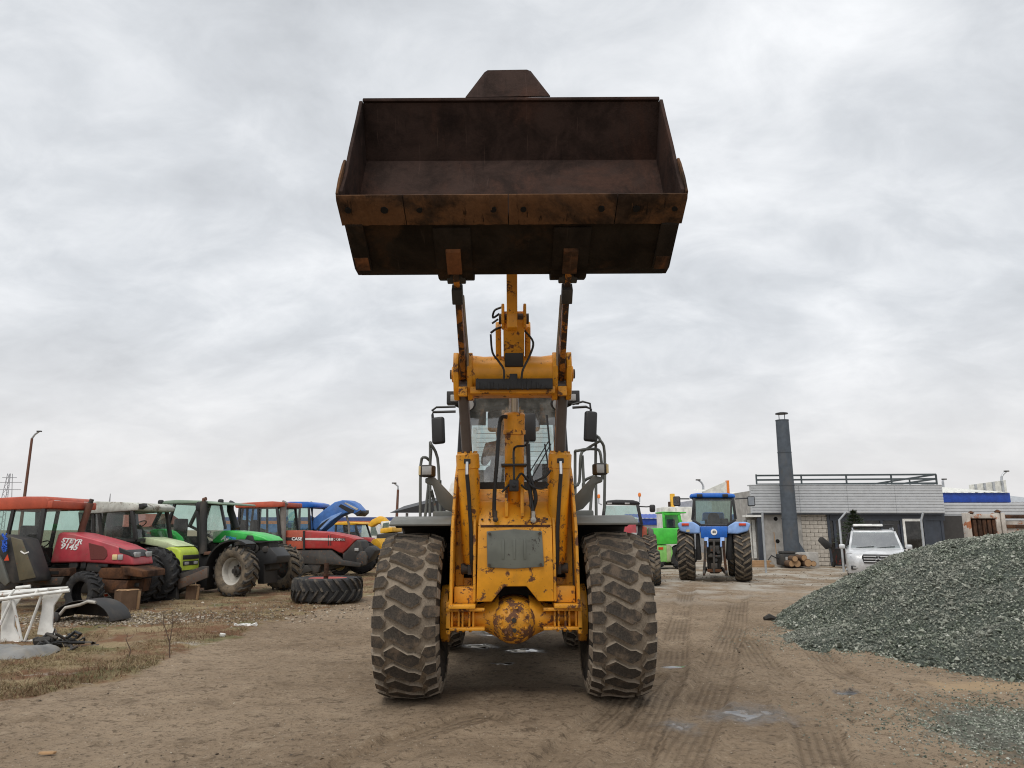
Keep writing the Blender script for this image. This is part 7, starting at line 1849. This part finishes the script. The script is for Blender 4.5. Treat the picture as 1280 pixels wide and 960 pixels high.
# yellow mast and pale tank behind it
T = thing('crane_mast', 'yellow crane mast with rusty jib behind the telehandler', 'crane', (P(841, 640, 42).x, 42, 0)); q0, q1 = P(839, 640, 42), P(843.5, 617, 42); ox = T.location.x
b = MB(); b.bx(q0.x - ox, q1.x - ox, 0, .25, 0, q1.z); b.build('mast', M_['machyellow'], T, bevel=.03); b = MB(); q2 = P(836.5, 640, 42); b.bx(q2.x - ox, q0.x - ox - .01, .05, .25, 1.5, P(837, 627, 42).z); b.build('jib', M_['rust'], T, bevel=.02)
T = thing('white_container', 'pale container behind the telehandler cab', 'container', (P(845, 645, 40).x, 40, 0)); b = MB(); w_ = P(866, 645, 40).x - P(832, 645, 40).x; b.bx(-w_ * .4, w_ * .6, 0, 2.4, 0, P(845, 633.5, 40).z); b.build('container_body', M_['whiteclad'], T, bevel=.03)
for k in range(4): b = MB(); x_ = -w_ * .4 + w_ * (k + .5) / 4; b.bx(x_, x_ + .08, -.04, 0, .2, P(845, 635, 40).z); b.build('container_rib', M_['whiteclad'], T)

# ================================================================== far things
def lamp_post(label, px0, py0, px1, py1, Y, arm, rust=True):
    a, t_ = P(px0, py0, Y), P(px1, py1, Y); T = thing('lamp_post', label, 'lamp post', (a.x, Y, 0), group='street lamps around the yard')
    k = (a.x - t_.x) / max(.1, (t_.z - a.z)); base = (k * a.z, 0, 0)
    r_ = Y * .0016
    b = MB(); b.tube([base, (t_.x - a.x, 0, t_.z)], [r_ * 1.5, r_], 8); b.build('pole', M_['exhaust'] if rust else M_['galv'], T)
    b = MB(); q = Vector((t_.x - a.x, 0, t_.z)); e_ = [q + Vector((dx * Y / 900, 0, -dy * Y / 900)) for dx, dy in arm]; b.tube([q] + e_, r_ * .8, 6); b.build('arm', M_['galv'], T)
    b = MB(); b.box(e_[-1], (Y * .006, Y * .003, Y * .0016)); b.build('lamp_head', M_['darksteel'], T)
lamp_post('leaning rusty lamp post above the cab of the nearest red tractor', 31, 618, 40, 548, 34, ((3, -5), (8, -9)))
lamp_post('thin lamp post beyond the left mudguard of the loader', 496, 645, 497.5, 612, 60, ((0, -4), (-5, -8)))
lamp_post('small lamp post just behind the white slanted panel', 879, 612, 879, 607, 60, ((-2, -4), (-6, -7)), False)
lamp_post('lamp post above the pale hoarding at the far right', 1252, 604, 1252, 596, 60, ((2, -3), (7, -7)), False)
lamp_post('tiny lamp post over the roof just right of the office railing', 1179, 608, 1178.5, 602, 62, ((1, -3), (2, -3)), False)
# lattice pylon
Y = 260; a = P(6, 640, Y); zt = P(7, 592, Y).z; T = thing('lattice_pylon', 'distant lattice power pylon at the far left', 'pylon', (a.x, Y, 0))
pm = plain('pylon_steel', (.30, .31, .33), .6)
for sx in (-1, 1):
    for sy in (-1, 1): b = MB(); b.bar((sx * 1.9, sy * 1.9, 0), (sx * .5, sy * .5, zt), .16, .16); b.build('leg', pm, T)
n_ = 9
for i in range(n_):
    z0, z1 = zt * i / n_, zt * (i + 1) / n_; w0, w1 = 1.9 - 1.4 * i / n_, 1.9 - 1.4 * (i + 1) / n_
    b = MB(); b.bar((-w0, -w0, z0), (w1, -w1, z1), .1, .1); b.bar((w0, -w0, z0), (-w1, -w1, z1), .1, .1); b.build('brace', pm, T)
for z in (P(7, 603, Y).z, P(7, 597, Y).z, P(7, 612, Y).z):
    b = MB(); w_ = 4.6 if z < zt * .9 else 2.6; b.bar((-w_, 0, z), (w_, 0, z), .15, .2); b.build('cross_arm', pm, T)
Y = 300; T = thing('radio_mast', 'tiny distant mast above the peeling white cab roof', 'mast', (P(135.5, 640, Y).x, Y, 0)); b = MB(); b.tube([(0, 0, 0), (0, 0, P(135, 617, Y).z)], [.9, .12], 6); b.build('mast', pm, T)
# long shed with blue and orange band, red roofed house
Y = 78.0; a, c = P(282, 655, Y), P(494, 655, Y); T = thing('long_shed', 'long distant shed with blue roof edge and orange stripe behind the tractors', 'building', (a.x, Y, 0)); w_ = c.x - a.x
z0, z1, z2, z3 = P(400, 662, Y).z, P(400, 655, Y).z, P(400, 651, Y).z, P(400, 646.5, Y).z
b = MB(); b.bx(0, w_, .3, 12, 0, z3 - .05); b.build('wall', M_['galv'], T)
b = MB(); b.bx(-.2, w_ + .2, 0, .28, z2, z3); b.build('blue_band', paint('dull_blue', (.05, .08, .22), .6, .1), T); b = MB(); b.bx(-.2, w_ + .2, 0, .28, z1, z2 - .01); b.build('orange_band', paint('dull_orange', (.50, .16, .07), .6, .1), T); b = MB(); b.bx(-.2, w_ + .2, 0, .28, z0 - .3, z1 - .01); b.build('lower_blue_band', paint('mid_blue', (.05, .14, .34), .6, .1), T)
for k in range(16): b = MB(); x_ = w_ * (k + .3) / 16; b.bx(x_, x_ + w_ * .035, .2, .3, .3, z0 - .5); b.build('bay_door', M_['nhblue'] if k % 2 else M_['whiteclad'], T)
Y = 70.0; a, c = P(118, 657, Y), P(182, 641, Y); T = thing('red_roofed_house', 'distant low house with red roof between the lime and green tractors', 'building', (a.x, Y, 0)); w_ = c.x - a.x; zt = c.z
b = MB(); b.bx(0, w_, .5, 8, 0, a.z - .1); b.build('wall', plaster, T); b = MB(); b.prism([(-.4, 0, a.z - .1), (-.4, 4.5, zt), (-.4, 9, a.z - .1)], (w_ + .8, 0, 0)); b.build('roof', paint('red_tiles', (.34, .085, .065), .8, .2), T)
for k in range(4): b = MB(); x_ = w_ * (k + .4) / 4; b.bx(x_, x_ + .8, .44, .5, .9, a.z - .5); b.build('window', M_['darksteel'], T)
